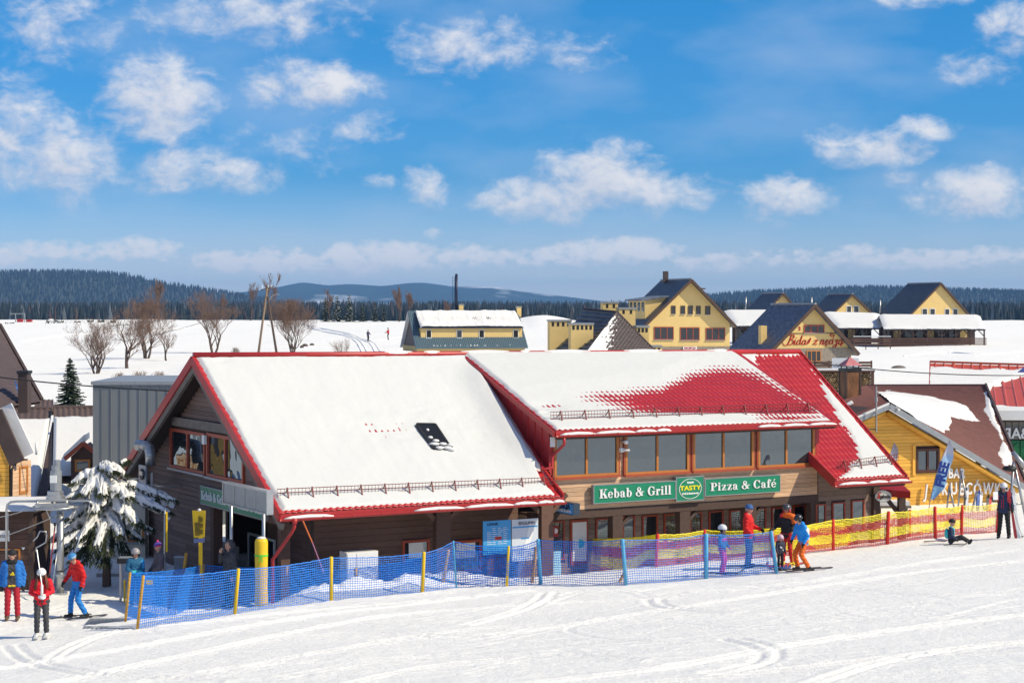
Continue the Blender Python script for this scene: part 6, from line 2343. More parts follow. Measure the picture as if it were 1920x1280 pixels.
zz = zt + .06 + np.minimum(.16, ed * 1.6) + .05 * fbm(s * 1.5, q * 1.5, 3, 4)
PP = np.array(fr.o)[None, None] + s[..., None] * np.array(fr.r) + q[..., None] * np.array(fr.g)
PP[..., 2] = zz
npmesh('roof_snow', PP.reshape(-1, 3), gridfaces(nx, ny), M_RSNOW, lh_)['kind'] = 'stuff'
a, z1 = H_(-6, 1028)
c, zb = H_(38, 1075)
window(lh_, fr, a, c, zb, z1, .02, M_ORANGEWOOD, M_GLASS, 1, fw=.05)
u, z = H_(44, 1027)
MB().prism([fr.p(u, -.01, z - .05), fr.p(u + .05, -.01, z + .01), fr.p(u + .025, -.01, z + .035), fr.p(u, -.01, z + .015), fr.p(u - .025, -.01, z + .035), fr.p(u - .05, -.01, z + .01)], -fr.g * .012).build('heart_ornament', M_WHITE, lh_)
sg = thing('lift_sign', 'small pale hanging sign at the lift hut, partly cut off', 'sign', fr.p(H_(4, 1012)[0], -.3, H_(4, 1012)[1]))
a, z1 = fr.hv(-22, 994, -.3)
c, zb = fr.hv(18, 1014, -.3)
MB().fbox(fr, a, c, -.33, -.28, zb, z1).build('panel', M_SIGNW, sg)
text_obj('lettering', 'zas', fr, fr.hv(5, 1003, -.3)[0], -.335, (zb + z1) / 2, .15, M_FLUE, sg, .008, xs=.9)
MB().fbox(fr, c - .06, c - .03, -.32, -.29, z1, z1 + .5).build('hanger', M_STEEL, sg)

# ------------------------------------------------------------------ drag lift
D_L = 50.0
pb = G(113, 1112)
D_L = pb.y
pl_ = thing('lift_pylon', 'galvanised drag lift pylon with motor head and bent tube frame', 'lift pylon', pb)
T_ = lambda x, y, dd=0.0: W(x, y, D_L + dd)
MB().tube([pb - up * .2, T_(113, 958)], .10, 14).build('column', M_STEEL, pl_, True)
MB().tube([pb - up * .1, pb + up * .03], .2, 14).build('foot_plate', M_STEEL, pl_)
b = MB().tube([T_(104, 936), T_(104, 928)], .26, 16).tube([T_(104, 927.9), T_(104, 920)], .22, 16)
b.build('gearbox', M_STEEL, pl_)
b = MB().tube([T_(105, 919.5), T_(105, 882)], .155, 14).tube([T_(105, 881.8), T_(105, 872)], .12, 14).tube([T_(107, 871.8), T_(107, 862)], .09, 10)
b.build('motor', M_GREY, pl_)
p = T_(100, 898, -.18)
MB().box((p.x, p.y, p.z), .17, .08, .2).build('terminal_box', M_WHITE, pl_)
b = MB().beam(T_(66, 948, -.2), T_(128, 946, -.2), .10, .12).beam(T_(66, 948, .2), T_(128, 946, .2), .10, .12).beam(T_(70, 938, -.2), T_(124, 937, -.2), .06, .06)
b.build('head_frame', M_STEEL, pl_)
b = MB()
b.tube([T_(12, 1048), T_(12, 955), T_(14, 946), T_(20, 941), T_(32, 939.5), T_(164, 938.5), T_(170, 941), T_(172, 948)], .032, 8)
b.build('guide_tube', M_STEEL, pl_, True)
b = MB()
for a0, a1 in ((0, 24),):
    ring_ = [T_(104, 950) + Vector((0.6 * math.cos(2 * math.pi * i / 28), 0.6 * math.sin(2 * math.pi * i / 28), 0)) for i in range(29)]
    b.tube(ring_, .035, 6, False)
for k in range(4):
    a = k * math.pi / 4
    b.tube([T_(104, 950) + Vector((0.6 * math.cos(a), 0.6 * math.sin(a), 0)), T_(104, 950) - Vector((0.6 * math.cos(a), 0.6 * math.sin(a), 0))], .022, 5)
b.build('bullwheel', M_STEEL, pl_, True)
for k, x in enumerate((70, 98, 125)):
    MB().tube([T_(x, 936, -.1), T_(x, 958, -.1)], .03, 6).build('hanger_bar', M_STEEL, pl_, True)
bend = lambda pts, r=.022: MB().tube([T_(*p) for p in pts], r, 7)
bend([(86, 944), (87, 955), (94, 972), (97, 980), (104, 982), (112, 981)]).build('hook', M_STEEL, pl_, True)
bend([(136, 952), (137, 962), (132, 975), (118, 987), (114, 997)]).build('hook', M_STEEL, pl_, True)
bend([(62, 1014), (70, 1006), (75, 995), (86, 996), (88, 1002), (86, 1016), (76, 1022), (68, 1026), (68, 1034)], .024).build('spring_box', M_STEEL, pl_, True)
MB().tube([T_(106, 1072, -.1), T_(120, 1070, -.1), T_(132, 1058, -.15), T_(138, 1042, -.1), T_(140, 1020)], .018, 6).build('hose', M_BLACK, pl_, True)
MB().tube([T_(113, 1075), T_(113, 1080)], .13, 12).build('clamp', M_STEEL, pl_)
for (lab, a, c, r, m) in (('slanting steel tow bar hanging beside the man in red jacket', T_(171, 950), T_(140, 1035, -1.5), .022, M_STEEL),
                          ('red tow bar hanging just left of the pylon column', T_(103, 985), T_(93, 1075, -.4), .020, mat('red_tow_bar', (.35, .05, .05), .5, .1)),
                          ('pale tow bar hanging close in front of the pylon column', T_(112, 997), T_(97, 1108, -1.0), .018, M_STEEL),
                          ):
    t = thing('tow_bar', lab, 'tow bar', a, 'tow bars of the drag lift')
    MB().tube([a, c], r, 7).build('bar', m, t, True)
    MB().tube([c, c + Vector((-.05, -.02, -.1))], r * 1.6, 7).build('grip', M_BLACK, t, True)
    MB().tube([a, a + Vector((.0, .0, .08))], r * 1.8, 7).build('sleeve', M_BLACK, t, True)


def cable(name, label, a, c, sag, r, m=None):
    a, c = Vector(a), Vector(c)
    pts = []
    for i in range(25):
        k = i / 24
        pts.append(a.lerp(c, k) - up * (sag * 4 * k * (1 - k)))
    o = MB().tube(pts, r, 5).build(name, m or M_BLACK, base=a)
    tag(o, label, 'cable')


cable('lift_rope', 'grey lift rope running from the pylon to the picture edge', T_(120, 960), W(-40, 1020, 48), .05, .014, M_STEEL)
cable('lift_rope', 'upper grey lift rope running level past the lift hut roof', T_(60, 952), W(-40, 975, 50), .05, .012, M_STEEL)
cable('power_cable', 'dark twisted cable crossing before spruce and metal building', W(-10, 706, 60), W(330, 733, 60), .06, .022)
cable('power_cable', 'dark cable crossing before the timber-clad chimney and red sheet roof', W(1500, 676, 66), W(1960, 703, 66), .18, .018)

# control box on posts beside the child in blue
p = G(236, 1128)
cb = thing('control_box', 'black control console on posts beside the queue', 'console', p)
a = W(236, 1050, p.y)
MB().box((a.x, a.y, a.z), .42, .3, .13).build('console', M_BLACK, cb)
MB().box((a.x, a.y, a.z + .08), .34, .26, .03).build('lid', M_GREY, cb)
for x in (-.14, .14):
    MB().box((a.x + x, a.y, (a.z + p.z) / 2 - .08), .06, .06, a.z - p.z - .02).build('post', M_STEEL, cb)
MB().box((a.x - .02, a.y - .06, p.z + .3), .05, .05, .6).build('padding', M_YELLOW, cb)
# crates lying by the annexe
for (x, y, w, h, m, lab, nm) in ((200, 1058, .28, .18, M_SIGNW, 'white box standing at the foot of the cream wall', 'box'), (205, 1072, .7, .1, M_GREY, 'low grey grate lying before the cream wall', 'grate'), (345, 1058, .55, .35, M_GREY, 'low grey box against the dark timber wall', 'box')):
    p = G(x, y + 8)
    t = thing('ground_' + nm, lab, nm, p)
    MB().box((p.x, p.y, p.z + h / 2), w, .3, h).build('body', m, t)
    MB().box((p.x, p.y, p.z + h + .012), w + .04, .34, .02).build('lid', M_RSNOW, t)
# ------------------------------------------------------------------ trees
def branch_tree(base, height, spread, seed, trunks=1, levels=5, tr=.12, lean=.12, up_bias=.2, twig_r=.0075, fork=3):
    r = random.Random(seed)
    big, fine = MB(), MB()

    def grow(p, d, L, rad, lev):
        n = 3
        pts, rr = [p], [rad]
        q, dd = p, d
        for i in range(n):
            dd = (dd + Vector((r.uniform(-.16, .16), r.uniform(-.16, .16), r.uniform(-.05, .14) + up_bias * .10))).normalized()
            q = q + dd * (L / n)
            pts.append(q)
            rr.append(max(twig_r * .6, rad * (1 - .42 * (i + 1) / n)))
        (big if lev <= 1 else fine).tube(pts, rr, 6 if lev <= 1 else (4 if lev == 2 else 3), False)
        if lev >= levels:
            return
        k = fork + (1 if r.random() < .5 else 0)
        for i in range(k):
            at = r.randint(1, n) if i < k - 1 else n
            s = spread * r.uniform(.6, 1.25)
            ax = Vector((r.uniform(-1, 1), r.uniform(-1, 1), r.uniform(-.25, .3)))
            ax = (ax - dd * ax.dot(dd))
            ax = ax.normalized() if ax.length > .01 else Vector((1, 0, 0))
            nd_ = (dd + ax * s + Vector((0, 0, up_bias))).normalized()
            grow(pts[at], nd_, L * r.uniform(.58, .82), max(twig_r, rr[at] * r.uniform(.55, .75)), lev + 1)
    L0 = height * .34
    for t in range(trunks):
        a = 2 * math.pi * t / max(1, trunks) + r.uniform(0, 1)
        o = Vector((math.cos(a), math.sin(a), 0)) * (tr * 1.2 if trunks > 1 else 0)
        d = (Vector((math.cos(a) * (lean if trunks > 1 else 0), math.sin(a) * (lean if trunks > 1 else 0), 1)) + Vector((r.uniform(-.07, .07), r.uniform(-.07, .07), 0))).normalized()
        grow(base - up * .25 + o, d, L0, tr, 0)
    return big, fine


def bare_tree(label, px, py, hpx, seed, group=None, name='bare_tree', d=None, hidden=None, **kw):
    if d is None:
        p = G(px, py, 60, 620)
    else:
        x = (px - 960) / F * d
        p = Vector((x, d, gz1(x, d)))
    h = hpx / F * p.y
    big, fine = branch_tree(p, h, kw.pop('spread', .75), seed, **kw)
    t = thing(name, label, 'tree', p, group)
    big.build('trunk', M_BARK, t, True)
    o = fine.build('crown', M_TWIG, t)
    return t


AV = 'bare trees along the snow field'
bare_tree('bare tree with several spreading stems above the small spruce', 180, 700, 122, 1, AV, trunks=4, tr=.11, lean=.42, levels=5, twig_r=.0075)
bare_tree('dense bare tree with one straight trunk, second in the tree row', 238, 690, 128, 2, AV, tr=.19, levels=6, spread=.75, twig_r=.0075, fork=3)
bare_tree('bare tree with forked stems standing behind the straight-trunked one', 274, 672, 125, 3, AV, trunks=3, tr=.15, lean=.25, levels=6, spread=.78, twig_r=.0075, fork=3)
bare_tree('small slender bare tree at the end of the row', 312, 676, 82, 4, AV, tr=.13, levels=5, spread=.78, twig_r=.0075)
bare_tree('wide bare tree standing just behind the gable peak', 400, 662, 120, 5, AV, trunks=3, tr=.16, lean=.3, levels=6, spread=.85, twig_r=.0075, fork=3)
bare_tree('bushy bare tree behind the red ridge, beside leaning poles', 549, 664, 112, 6, AV, trunks=4, tr=.11, lean=.35, levels=6, spread=.8, twig_r=.0075, fork=3)
FARG = 'bare trees on the far edge of the snow field'
for k, (x, h, d, lab) in enumerate(((290, 88, 500, 'tall far bare tree rising against the forested hill'), (505, 96, 520, 'tallest far bare tree rising above the leaning poles'), (470, 66, 520, 'far bare tree between wide tree and leaning poles'), (618, 58, 520, 'far bare tree beside the dark spruce clump'), (748, 68, 505, 'far bare tree left of the long yellow house'), (770, 58, 515, 'slimmer far bare tree touching the long yellow house'), (420, 46, 515, 'low far bare tree on the field edge'), (548, 44, 530, 'low far bare tree behind the bushy one'), (840, 44, 540, 'reddish bare tree peeping over the long yellow house roof'))):
    bare_tree(lab, x, 602, h, 20 + k, FARG, d=d, tr=.22, levels=5, spread=.5, twig_r=.035, fork=3, up_bias=.5)
for k, (x, y, h, lab) in enumerate(((640, 668, 46, 'leafless shrub poking up behind the red ridge'), (225, 716, 30, 'pale leafless bush just above the grey metal building'), (262, 716, 34, 'second pale leafless bush above the grey metal building'), (300, 714, 30, 'third pale leafless bush, nearest the gable'), (440, 664, 22, 'low tuft of twigs behind the red ridge'))):
    p = G(x, y, 60, 620)
    big, fine = branch_tree(p, h / F * p.y, .8, 60 + k, trunks=9, tr=.022, lean=.55, levels=3, twig_r=.008, fork=3)
    t = thing('shrub', lab, 'shrub', p, 'leafless shrubs')
    big.build('stem', M_TWIG, t)
    fine.build('twig_mass', mat('pale_twig', (.26, .19, .14), .85, .2), t)


def spruce(label, p, h, w, seed, snow=.0, group=None, dens=1.0):
    """Conifer: drooping boughs in whorls, each set with needle sprays."""
    r = random.Random(seed)
    t = thing('spruce_tree', label, 'tree', p, group)
    MB().tube([p - up * .2, p + up * h * .97], [h * .022, h * .003], 6).build('trunk', M_BARK, t)
    cr, sn = MB(), MB()
    nw = int(17 * dens)
    for i in range(nw):
        k = i / nw
        z = h * (.06 + .92 * k)
        L = w / 2 * (1 - k) ** .85 + .04 * h * .4
        nb = max(4, int((9 - 5 * k) * dens))
        a0 = r.uniform(0, 6.28)
        for j in range(nb):
            a = a0 + 2 * math.pi * j / nb + r.uniform(-.25, .25)
            Lb = L * r.uniform(.72, 1.12)
            d = Vector((math.cos(a), math.sin(a), 0))
            sd = Vector((-d.y, d.x, 0))
            o = p + up * (z + r.uniform(-.02, .02) * h)
            n = 5
            for m in range(1, n + 1):
                s = m / n
                c = o + d * Lb * s + up * (-.32 * Lb * s * s + .10 * Lb * s ** 4 * 1.4)
                ww = Lb * .26 * (1.15 - s) + .03 * h * .3
                for sg in (-1, 1):
                    e = c + sd * sg * ww * r.uniform(.7, 1.3) + d * ww * .7 - up * ww * r.uniform(.15, .6)
                    b0 = c - d * Lb / n * .7
                    th_ = up * .012 * h
                    cr.add([b0 - th_, c + d * .05 * Lb, e, b0 + th_ + sd * sg * ww * .3], [(0, 1, 2), (0, 2, 3), (3, 2, 1), (0, 3, 1)])
                if m == n:
                    cr.add([c - sd * ww * .3, c + sd * ww * .3, c + d * ww * 1.1 - up * ww * .2, c + up * .02 * h], [(0, 1, 2), (0, 2, 3), (1, 3, 2), (0, 3, 1)])
                if snow and r.random() < snow:
                    sn.ell(c + up * .03 * h * .3 - d * Lb * .05, (ww * .75, ww * .55, ww * .16 + .02), 7, 4, yaw=a)
    cr.build('crown', M_SPRUCE, t)
    if snow and sn.v:
        sn.build('snow_load', M_RSNOW, t, True)['kind'] = 'stuff'
    return t


p = W(132, 765, 98)
spruce('small dark spruce rising behind the brown tile roof', p - up * .3, 98 / F * 98 + .3, 62 / F * 98, 3, .05, dens=1.5)
FS_ = 'dark spruces on the far edge of the snow field'
for k, (x, h, w, sn, lab) in enumerate(((611, 44, 22, .1, 'dark far spruce, first of the clump beside bare tree'), (632, 48, 34, .25, 'broad far spruce with patches of snow, middle of the clump'), (655, 50, 34, .3, 'tall snowy far spruce closing the clump'), (680, 30, 22, .1, 'short far spruce standing alone right of the clump'), (703, 36, 18, .1, 'slim brownish far spruce'), (719, 28, 16, .1, 'smallest slim far spruce before the long yellow house'))):
    d = 505
    xx = (x - 960) / F * d
    p = Vector((xx, d, gz1(xx, d)))
    spruce(lab, p - up * 1.0, (h + 10) / F * d, w / F * d, 40 + k, sn, FS_)

# big snow-laden spruce by the lift
r = random.Random(5)
p = G(205, 1062)
p = Vector((W(200, 1060, 52.2).x, 52.2, 0))
ts = thing('spruce_tree', 'spreading spruce with drooping boughs under thick snow beside the lift', 'tree', p)
ztop = W(200, 865, 52.2).z
MB().tube([p - up * .2, p + up * (ztop - .1)], [.14, .02], 8).build('trunk', M_BARK, ts)
cr = MB()
S_ = F / 52.2
M_NEED2 = mat('near_spruce_needles', (.036, .048, .020), .75, .5, 5.0)
for (x0, y0, x1, y1, dy, w, hs) in ((192, 880, 138, 898, -.3, .42, 1), (190, 872, 222, 878, -.5, .40, 1), (195, 875, 236, 884, -.1, .34, 1), (190, 905, 128, 925, -.4, .5, 1), (192, 900, 190, 945, -1.1, .62, 1),
                                    (200, 900, 250, 922, -.6, .5, 1), (205, 905, 290, 930, .1, .55, 1), (210, 915, 322, 948, -.2, .55, .9), (205, 920, 270, 965, -.8, .6, 1), (190, 930, 140, 960, -.7, .5, .8),
                                    (195, 950, 158, 995, -1.0, .55, .8), (200, 950, 200, 1005, -1.2, .6, .7), (205, 945, 240, 990, -.8, .55, 1), (190, 965, 96, 1000, .0, .5, .9), (195, 975, 130, 1012, -.6, .5, .3),
                                    (198, 975, 170, 1024, -.9, .55, .2), (202, 975, 215, 1020, -.9, .5, .3), (195, 985, 110, 1020, -.2, .45, .2), (230, 905, 325, 930, .3, .4, .9), (225, 870, 235, 862, .2, .3, .4), (190, 885, 205, 915, -.9, .5, 1), (195, 885, 165, 915, -.8, .45, 1), (195, 985, 148, 1036, -.8, .6, .0), (200, 985, 205, 1042, -.9, .6, .0), (205, 980, 248, 1030, -.6, .6, .0), (200, 970, 108, 1034, -.2, .55, .0), (205, 975, 178, 1038, -1.0, .6, 0), (205, 965, 270, 1000, -.3, .5, .5), (210, 955, 285, 985, .1, .5, .3)):
    a, c = W(x0, y0, 52.2), W(x1, y1, 52.2) + Vector((0, dy, 0))
    d = c - a
    L = d.length
    d.normalize()
    sd = d.cross(up)
    sd = sd.normalized() if sd.length > .05 else Vector((1, 0, 0))
    bo = MB()
    sn = MB()
    n = max(4, int(L / .07))
    for m in range(n + 1):
        s = m / n
        cpos = a + d * L * s + up * (-.12 * L * math.sin(s * 2.2) * s)
        ww = w * .62 * math.sin(min(1, s * 1.2 + .25) * math.pi * .80) + .05
        for q in range(15):
            off = r.uniform(-1, 1)
            st = cpos + sd * off * ww * .65 + up * r.uniform(-.05, .03)
            for tw in range(2):
                dirv = (d * r.uniform(.3, 1) + sd * off * r.uniform(.3, 1.1) + up * r.uniform(-1.0, -.05) + Vector((r.uniform(-.3, .3), r.uniform(-.5, .1), 0))).normalized()
                ln = r.uniform(.09, .22)
                e = st + dirv * ln
                x_ = dirv.orthogonal().normalized() * r.uniform(.008, .018)
                y_ = dirv.cross(x_).normalized() * .010
                bo.add([st + x_, st - x_, e, st + y_ * 2], [(0, 1, 2), (1, 3, 2), (3, 0, 2)])
    br = bo.tube([a, a + d * L * .5 - up * .05 * L, c - up * .1 * L], [.03, .02, .006], 5).build('bough', M_NEED2, ts)
    if hs > .25:
        nu, nv = 26, 15
        uu, vv = np.meshgrid(np.linspace(0.08, 1.0, nu), np.linspace(-1, 1, nv))
        cx = np.array(a)[None, None] + uu[..., None] * L * np.array(d)
        cx[..., 2] += -.12 * L * np.sin(uu * 2.2) * uu
        ww = (w *   .43 * np.sin(np.minimum(1, uu * 1.15 + .22) * np.pi * .82) + .04) * hs
        nzv = fbm(uu * L * 6, vv * 4 + x0, 3, int(x1))
        P = cx + (vv * ww * (1 + .7 * nzv))[..., None] * np.array(sd)
        topz = (.17 * np.sqrt(np.maximum(0, 1 - vv ** 2)) * np.sqrt(np.maximum(0, np.sin(np.clip(uu * 1.02, 0, 1) * np.pi * .97 + .05)))) * (.8 + .8 * nzv)
        ragged = fbm(uu * L * 9, vv * 7 + y0, 3, int(y1) + 3)
        P[..., 2] += topz * hs * 1.25 + .03 - .10 * np.abs(vv) ** 3 - np.where(ragged > .13, .15, 0)
        npmesh('snow_load', P.reshape(-1, 3), np.concatenate([gridfaces(nu, nv)]), M_RSNOW, ts)['kind'] = 'stuff'

# leaning pole pair carrying wires
for (lab, xb, yb, xt, yt) in (('pale wooden pole leaning towards its darker twin, footed beside the bare tree row', 480, 668, 501, 540), ('dark wooden pole leaning away from the pale pole, nearer the bushy tree', 524, 668, 502, 556)):
    d = 186
    a, c = W(xb, yb, d), W(xt, yt, d)
    t = thing('wooden_pole', lab, 'pole', a, 'leaning wooden poles')
    MB().tube([a - up * 1.5, c], [.14, .09], 8).build('shaft', M_BARK if xb > 500 else mat('pale_pole_wood', (.24, .17, .11), .8, .2, 4.0), t, True)
    if xb < 500:
        MB().beam(c + Vector((-.65, 0, -.2)), c + Vector((.5, 0, .1)), .1, .1).build('crossarm', M_BARK, t)
        for k in (-.5, .1, .4):
            MB().tube([c + Vector((k, 0, .0)), c + Vector((k, 0, .28))], .05, 6).build('insulator', M_SIGNW, t)
    else:
        MB().tube([c + Vector((.0, 0, -.6)), c + Vector((.45, 0, .1)), c + Vector((.85, 0, .25)), c + Vector((1.2, 0, .2))], .035, 6).build('lamp_arm', M_STEEL, t)
cable('power_cable', 'thin wire running from the leaning poles across the forested hill', W(500, 552, 186), W(200, 612, 150), .5, .02)
cable('power_cable', 'second thin wire running from the leaning poles', W(500, 556, 186), W(230, 640, 140), .5, .02)

# heaps of snow, cleared bushes and ski-lift station on the far crest
d = 470
b = None
st = thing('lift_station', 'tiny red and grey ski lift station on the far crest', 'lift station', W(40, 612, d))
for (x0, x1, y0) in ((33, 43, 598), (50, 60, 599)):
    a, c = W(x0, y0, d), W(x1, 616, d)
    MB().box(((a.x + c.x) / 2, d, (a.z + c.z) / 2), c.x - a.x, 1.2, a.z - c.z).build('cabin', M_RED, st)
for x in (30, 47):
    MB().tube([W(x, 618, d), W(x - 1, 587, d)], .12, 6).build('mast', M_GREY, st)
MB().beam(W(19, 588, d), W(46, 588, d), .12, .2).build('crossarm', M_GREY, st)
for k, (x, y) in enumerate(((18, 608), (95, 604), (113, 604), (127, 606), (145, 604), (170, 602), (190, 602), (212, 602))):
    d = 455
    p = W(x, y + 2, d)
    t = thing('snowy_bush', ('dark bush capped with snow on the far crest, nearest the red station', 'low snow-capped bush, widest of the crest bushes', 'snow-capped bush just right of the widest one', 'small round snow-capped bush in the middle of the crest line', 'upright snow-capped bush on the crest', 'snow-capped bush left of the tall bare crowns', 'snow-capped bush half behind bare twigs', 'snow-capped bush among the bare crowns')[k], 'bush', p, 'snow-capped bushes on the far crest')
    w = (1.3, 1.6, 1.1, .9, .8, .9, 1.0, .8)[k] * .6
    fo = MB()
    rr = random.Random(k)
    for i in range(90):
        c = p + Vector((rr.uniform(-1, 1) * w * 1.3, rr.uniform(-1, 1) * w * .6, rr.uniform(-.2, .9) * w))
        s = rr.uniform(.12, .3)
        v_ = [c + Vector((rr.uniform(-s, s), rr.uniform(-s, s), rr.uniform(-s, s))) for _ in range(4)]
        fo.add(v_, [(0, 1, 2), (0, 2, 3), (0, 3, 1), (1, 3, 2)])
    fo.build('foliage', M_SPRUCE, t)
    MB().ell(p + up * w * .75, (w * .95, w * .6, w * .38), 10, 6).build('snow_cap', M_RSNOW, t, True)
# dry grey boulder and dark stones in the snow on the right
p = G(1685, 690, 80, 400)
o = MB().ell(p, (.75, .5, .28), 10, 6).build('boulder', M_GREYWOOD, base=p)
tag(o, 'grey boulder half buried in the snow below the board railing', 'boulder')
for k, (x, y) in enumerate(((572, 649), (585, 648), (566, 652))):
    p = G(x, y, 80, 600)
    o = MB().ell(p + up * .1, (.45 - .08 * k, .3, .28), 8, 5).build('boulder', M_BARK, base=p)
    tag(o, ('dark stone on the snow heap behind the ridge, middle one', 'dark stone on the snow heap, nearest the shrub', 'dark stone on the snow heap, nearest the bushy tree')[k], 'boulder', 'dark stones on the snow heap')
# ------------------------------------------------------------------ nets along the piste
M_NETB = mat('blue_net', (.012, .17, .62), .55, .08, spec=.3)
M_NETY = mat('yellow_net', (.75, .62, .01), .55, .08, spec=.3)
M_NETR = mat('red_net', (.45, .03, .02), .55, .08, spec=.3)
M_LBLUE = mat('light_blue_post', (.10, .38, .62), .5, .15, 9)
M_OPOST = mat('weathered_yellow_post', (.52, .29, .05), .6, .35, 14)
M_RPOST = mat('red_post', (.62, .03, .02), .45, .08)


def strands(P, r, o1, o2):
    """Thin three-sided cords along each polyline of P (m, k, 3)."""
    m, k, _ = P.shape
    offs = np.stack([o1, -.5 * o1 + .87 * o2, -.5 * o1 - .87 * o2], 0) * r
    V = (P[:, :, None, :] + offs[None, None]).reshape(-1, 3)
    i = np.arange(m)[:, None, None] * k * 3
    j = np.arange(k - 1)[None, :, None] * 3
    c = np.arange(3)[None, None, :]
    a = i + j + c
    b = i + j + (c + 1) % 3
    FC = np.stack([a, b, b + 3, a + 3], -1).reshape(-1, 4)
    return V, FC


def net_fence(name, label, posts, bands, cell=.062, rows=18, r=.0076, sag=.05, low=.0, seed=1, bulge=.05, drop=None):
    """posts: (x top, y top, x foot, y foot, material, width, depth or None)."""
    rr = np.random.default_rng(seed)
    B, T = [], []
    t = None
    for (xt, yt, xb, yb, m, w, dd) in posts:
        b = G(xb, yb) if dd is None else W(xb, yb, dd)
        tp = W(xt, yt, b.y - .02)
        B.append(b)
        T.append(tp)
    t = thing(name, label, 'net fence', (B[0] + B[-1]) / 2)
    for b, tp, q in zip(B, T, posts):
        if q[4] is None:
            continue
        d = (tp - b).normalized()
        o = MB().tube([b - d * .12, b + d * ((tp - b).length * .985), tp], [q[5], q[5], q[5] * .75], 8).build('post', q[4], t, True)
    bot, top = [], []
    for i in range(len(B) - 1):
        n = max(2, int(round((Vector((B[i + 1].x, B[i + 1].y, 0)) - Vector((B[i].x, B[i].y, 0))).length / cell)))
        for k in range(n + (1 if i == len(B) - 2 else 0)):
            f = k / n
            b = B[i].lerp(B[i + 1], f)
            b.z = (gz1(b.x, b.y) if drop is None else b.z) + low + .03 * math.sin(f * 7 + i)
            p = T[i].lerp(T[i + 1], f) - up * (sag * 4 * f * (1 - f) * rr.uniform(.9, 1.1) + .03)
            bot.append(b)
            top.append(p)
    bot, top = np.array(bot), np.array(top)
    nc = len(bot)
    bow = bulge * np.interp(np.arange(nc), np.linspace(0, nc - 1, 40), rr.uniform(-1, 1, 40))
    for bi, (f0, f1, m) in enumerate(bands):
        nr = max(2, int(round(rows * (f1 - f0))))
        fv = f0 + (f1 - f0) * np.arange(nr + 1) / nr
        P = top[:, None, :] * (1 - fv[None, :, None]) + bot[:, None, :] * fv[None, :, None]
        P[..., 1] += np.sin(fv * math.pi)[None, :] * bow[:, None]
        P += rr.normal(0, .004, P.shape)
        along = np.array([.9, .3, 0.])
        nrm = np.array([.3, -.9, 0.])
        upv = np.array([0, 0, 1.])
        V1, F1 = strands(P, r * .85, along, nrm)
        V2, F2 = strands(P.transpose(1, 0, 2), r * 1.15, upv, nrm)
        if bi == 0:
            edge = P[:, :1].transpose(1, 0, 2)
            V3, F3 = strands(edge, r * 2, upv, nrm)
        else:
            V3, F3 = strands(P[:, -1:].transpose(1, 0, 2), r * 1.6, upv, nrm)
        V = np.concatenate([V1, V2, V3])
        FC = np.concatenate([F1, F2 + len(V1), F3 + len(V1) + len(V2)])
        npmesh('net', V, FC, m, t, False)
    return t


Y_, O_, L_, R_ = M_YELLOW, M_OPOST, M_LBLUE, M_RPOST
fen = net_fence('net_fence', 'front blue safety net on yellow and light blue posts along the slope', [
    (269, 1078, 257, 1182, O_, .035, None), (447, 1065, 440, 1153, Y_, .045, None), (621, 1043, 621, 1127, Y_, .048, None), (795, 1034, 792, 1111, Y_, .045, None),
    (850, 1013, 856, 1104, L_, .025, None), (954, 1023, 950, 1101, Y_, .034, None), (1009, 1010, 1014, 1097, L_, .045, None), (1167, 1010, 1174, 1096, L_, .045, None),
    (1324, 1000, 1324, 1083, L_, .050, None), (1446, 995, 1456, 1073, L_, .045, None)], [(0, 1, M_NETB)], seed=3)
p = W(280, 1091, 45.0)
MB().box(p, .16, .012, .10).build('tag', M_YELLOW, fen)
net_fence('net_fence', 'rear blue safety net on weathered orange posts beside the restaurant wall', [
    (244, 1072, 235, 1167, O_, .033, None), (382, 1057, 377, 1130, O_, .04, None), (538, 1060, 537, 1092, O_, .045, 48.6), (668, 1064, 668, 1092, O_, .05, 48.9),
    (841, 1030, 831, 1094, O_, .045, None), (1005, 1025, 998, 1094, O_, .04, None)], [(0, 1, M_NETB)], seed=5, low=.0)
BANDS = [(0, .20, M_NETY), (.20, .46, M_NETR), (.46, .76, M_NETY), (.76, 1, M_NETR)]
net_fence('net_fence', 'yellow and red banded safety net on red posts', [
    (1106, 1008, 1100, 1072, R_, .045, None), (1233, 1000, 1230, 1062, R_, .05, None), (1321, 992, 1321, 1052, R_, .045, None), (1447, 989, 1449, 1044, R_, .05, None), (1562, 973, 1562, 1030, R_, .045, None),
    (1666, 958, 1664, 1020, R_, .05, None), (1753, 949, 1754, 1009, R_, .048, None), (1804, 946, 1803, 1001, R_, .042, None), (1872, 942, 1868, 998, R_, .03, None)], BANDS, rows=22, seed=7, cell=.058, r=.0085)
net_fence('net_fence', 'second yellow and red banded net close behind the first one', [
    (1367, 988, 1367, 1044, R_, .045, None), (1500, 984, 1500, 1032, None, .03, None), (1606, 973, 1607, 1018, R_, .05, None), (1706, 955, 1706, 1006, R_, .045, None), (1800, 950, 1800, 994, None, .03, None)], BANDS, rows=20, seed=9, cell=.065, r=.008)

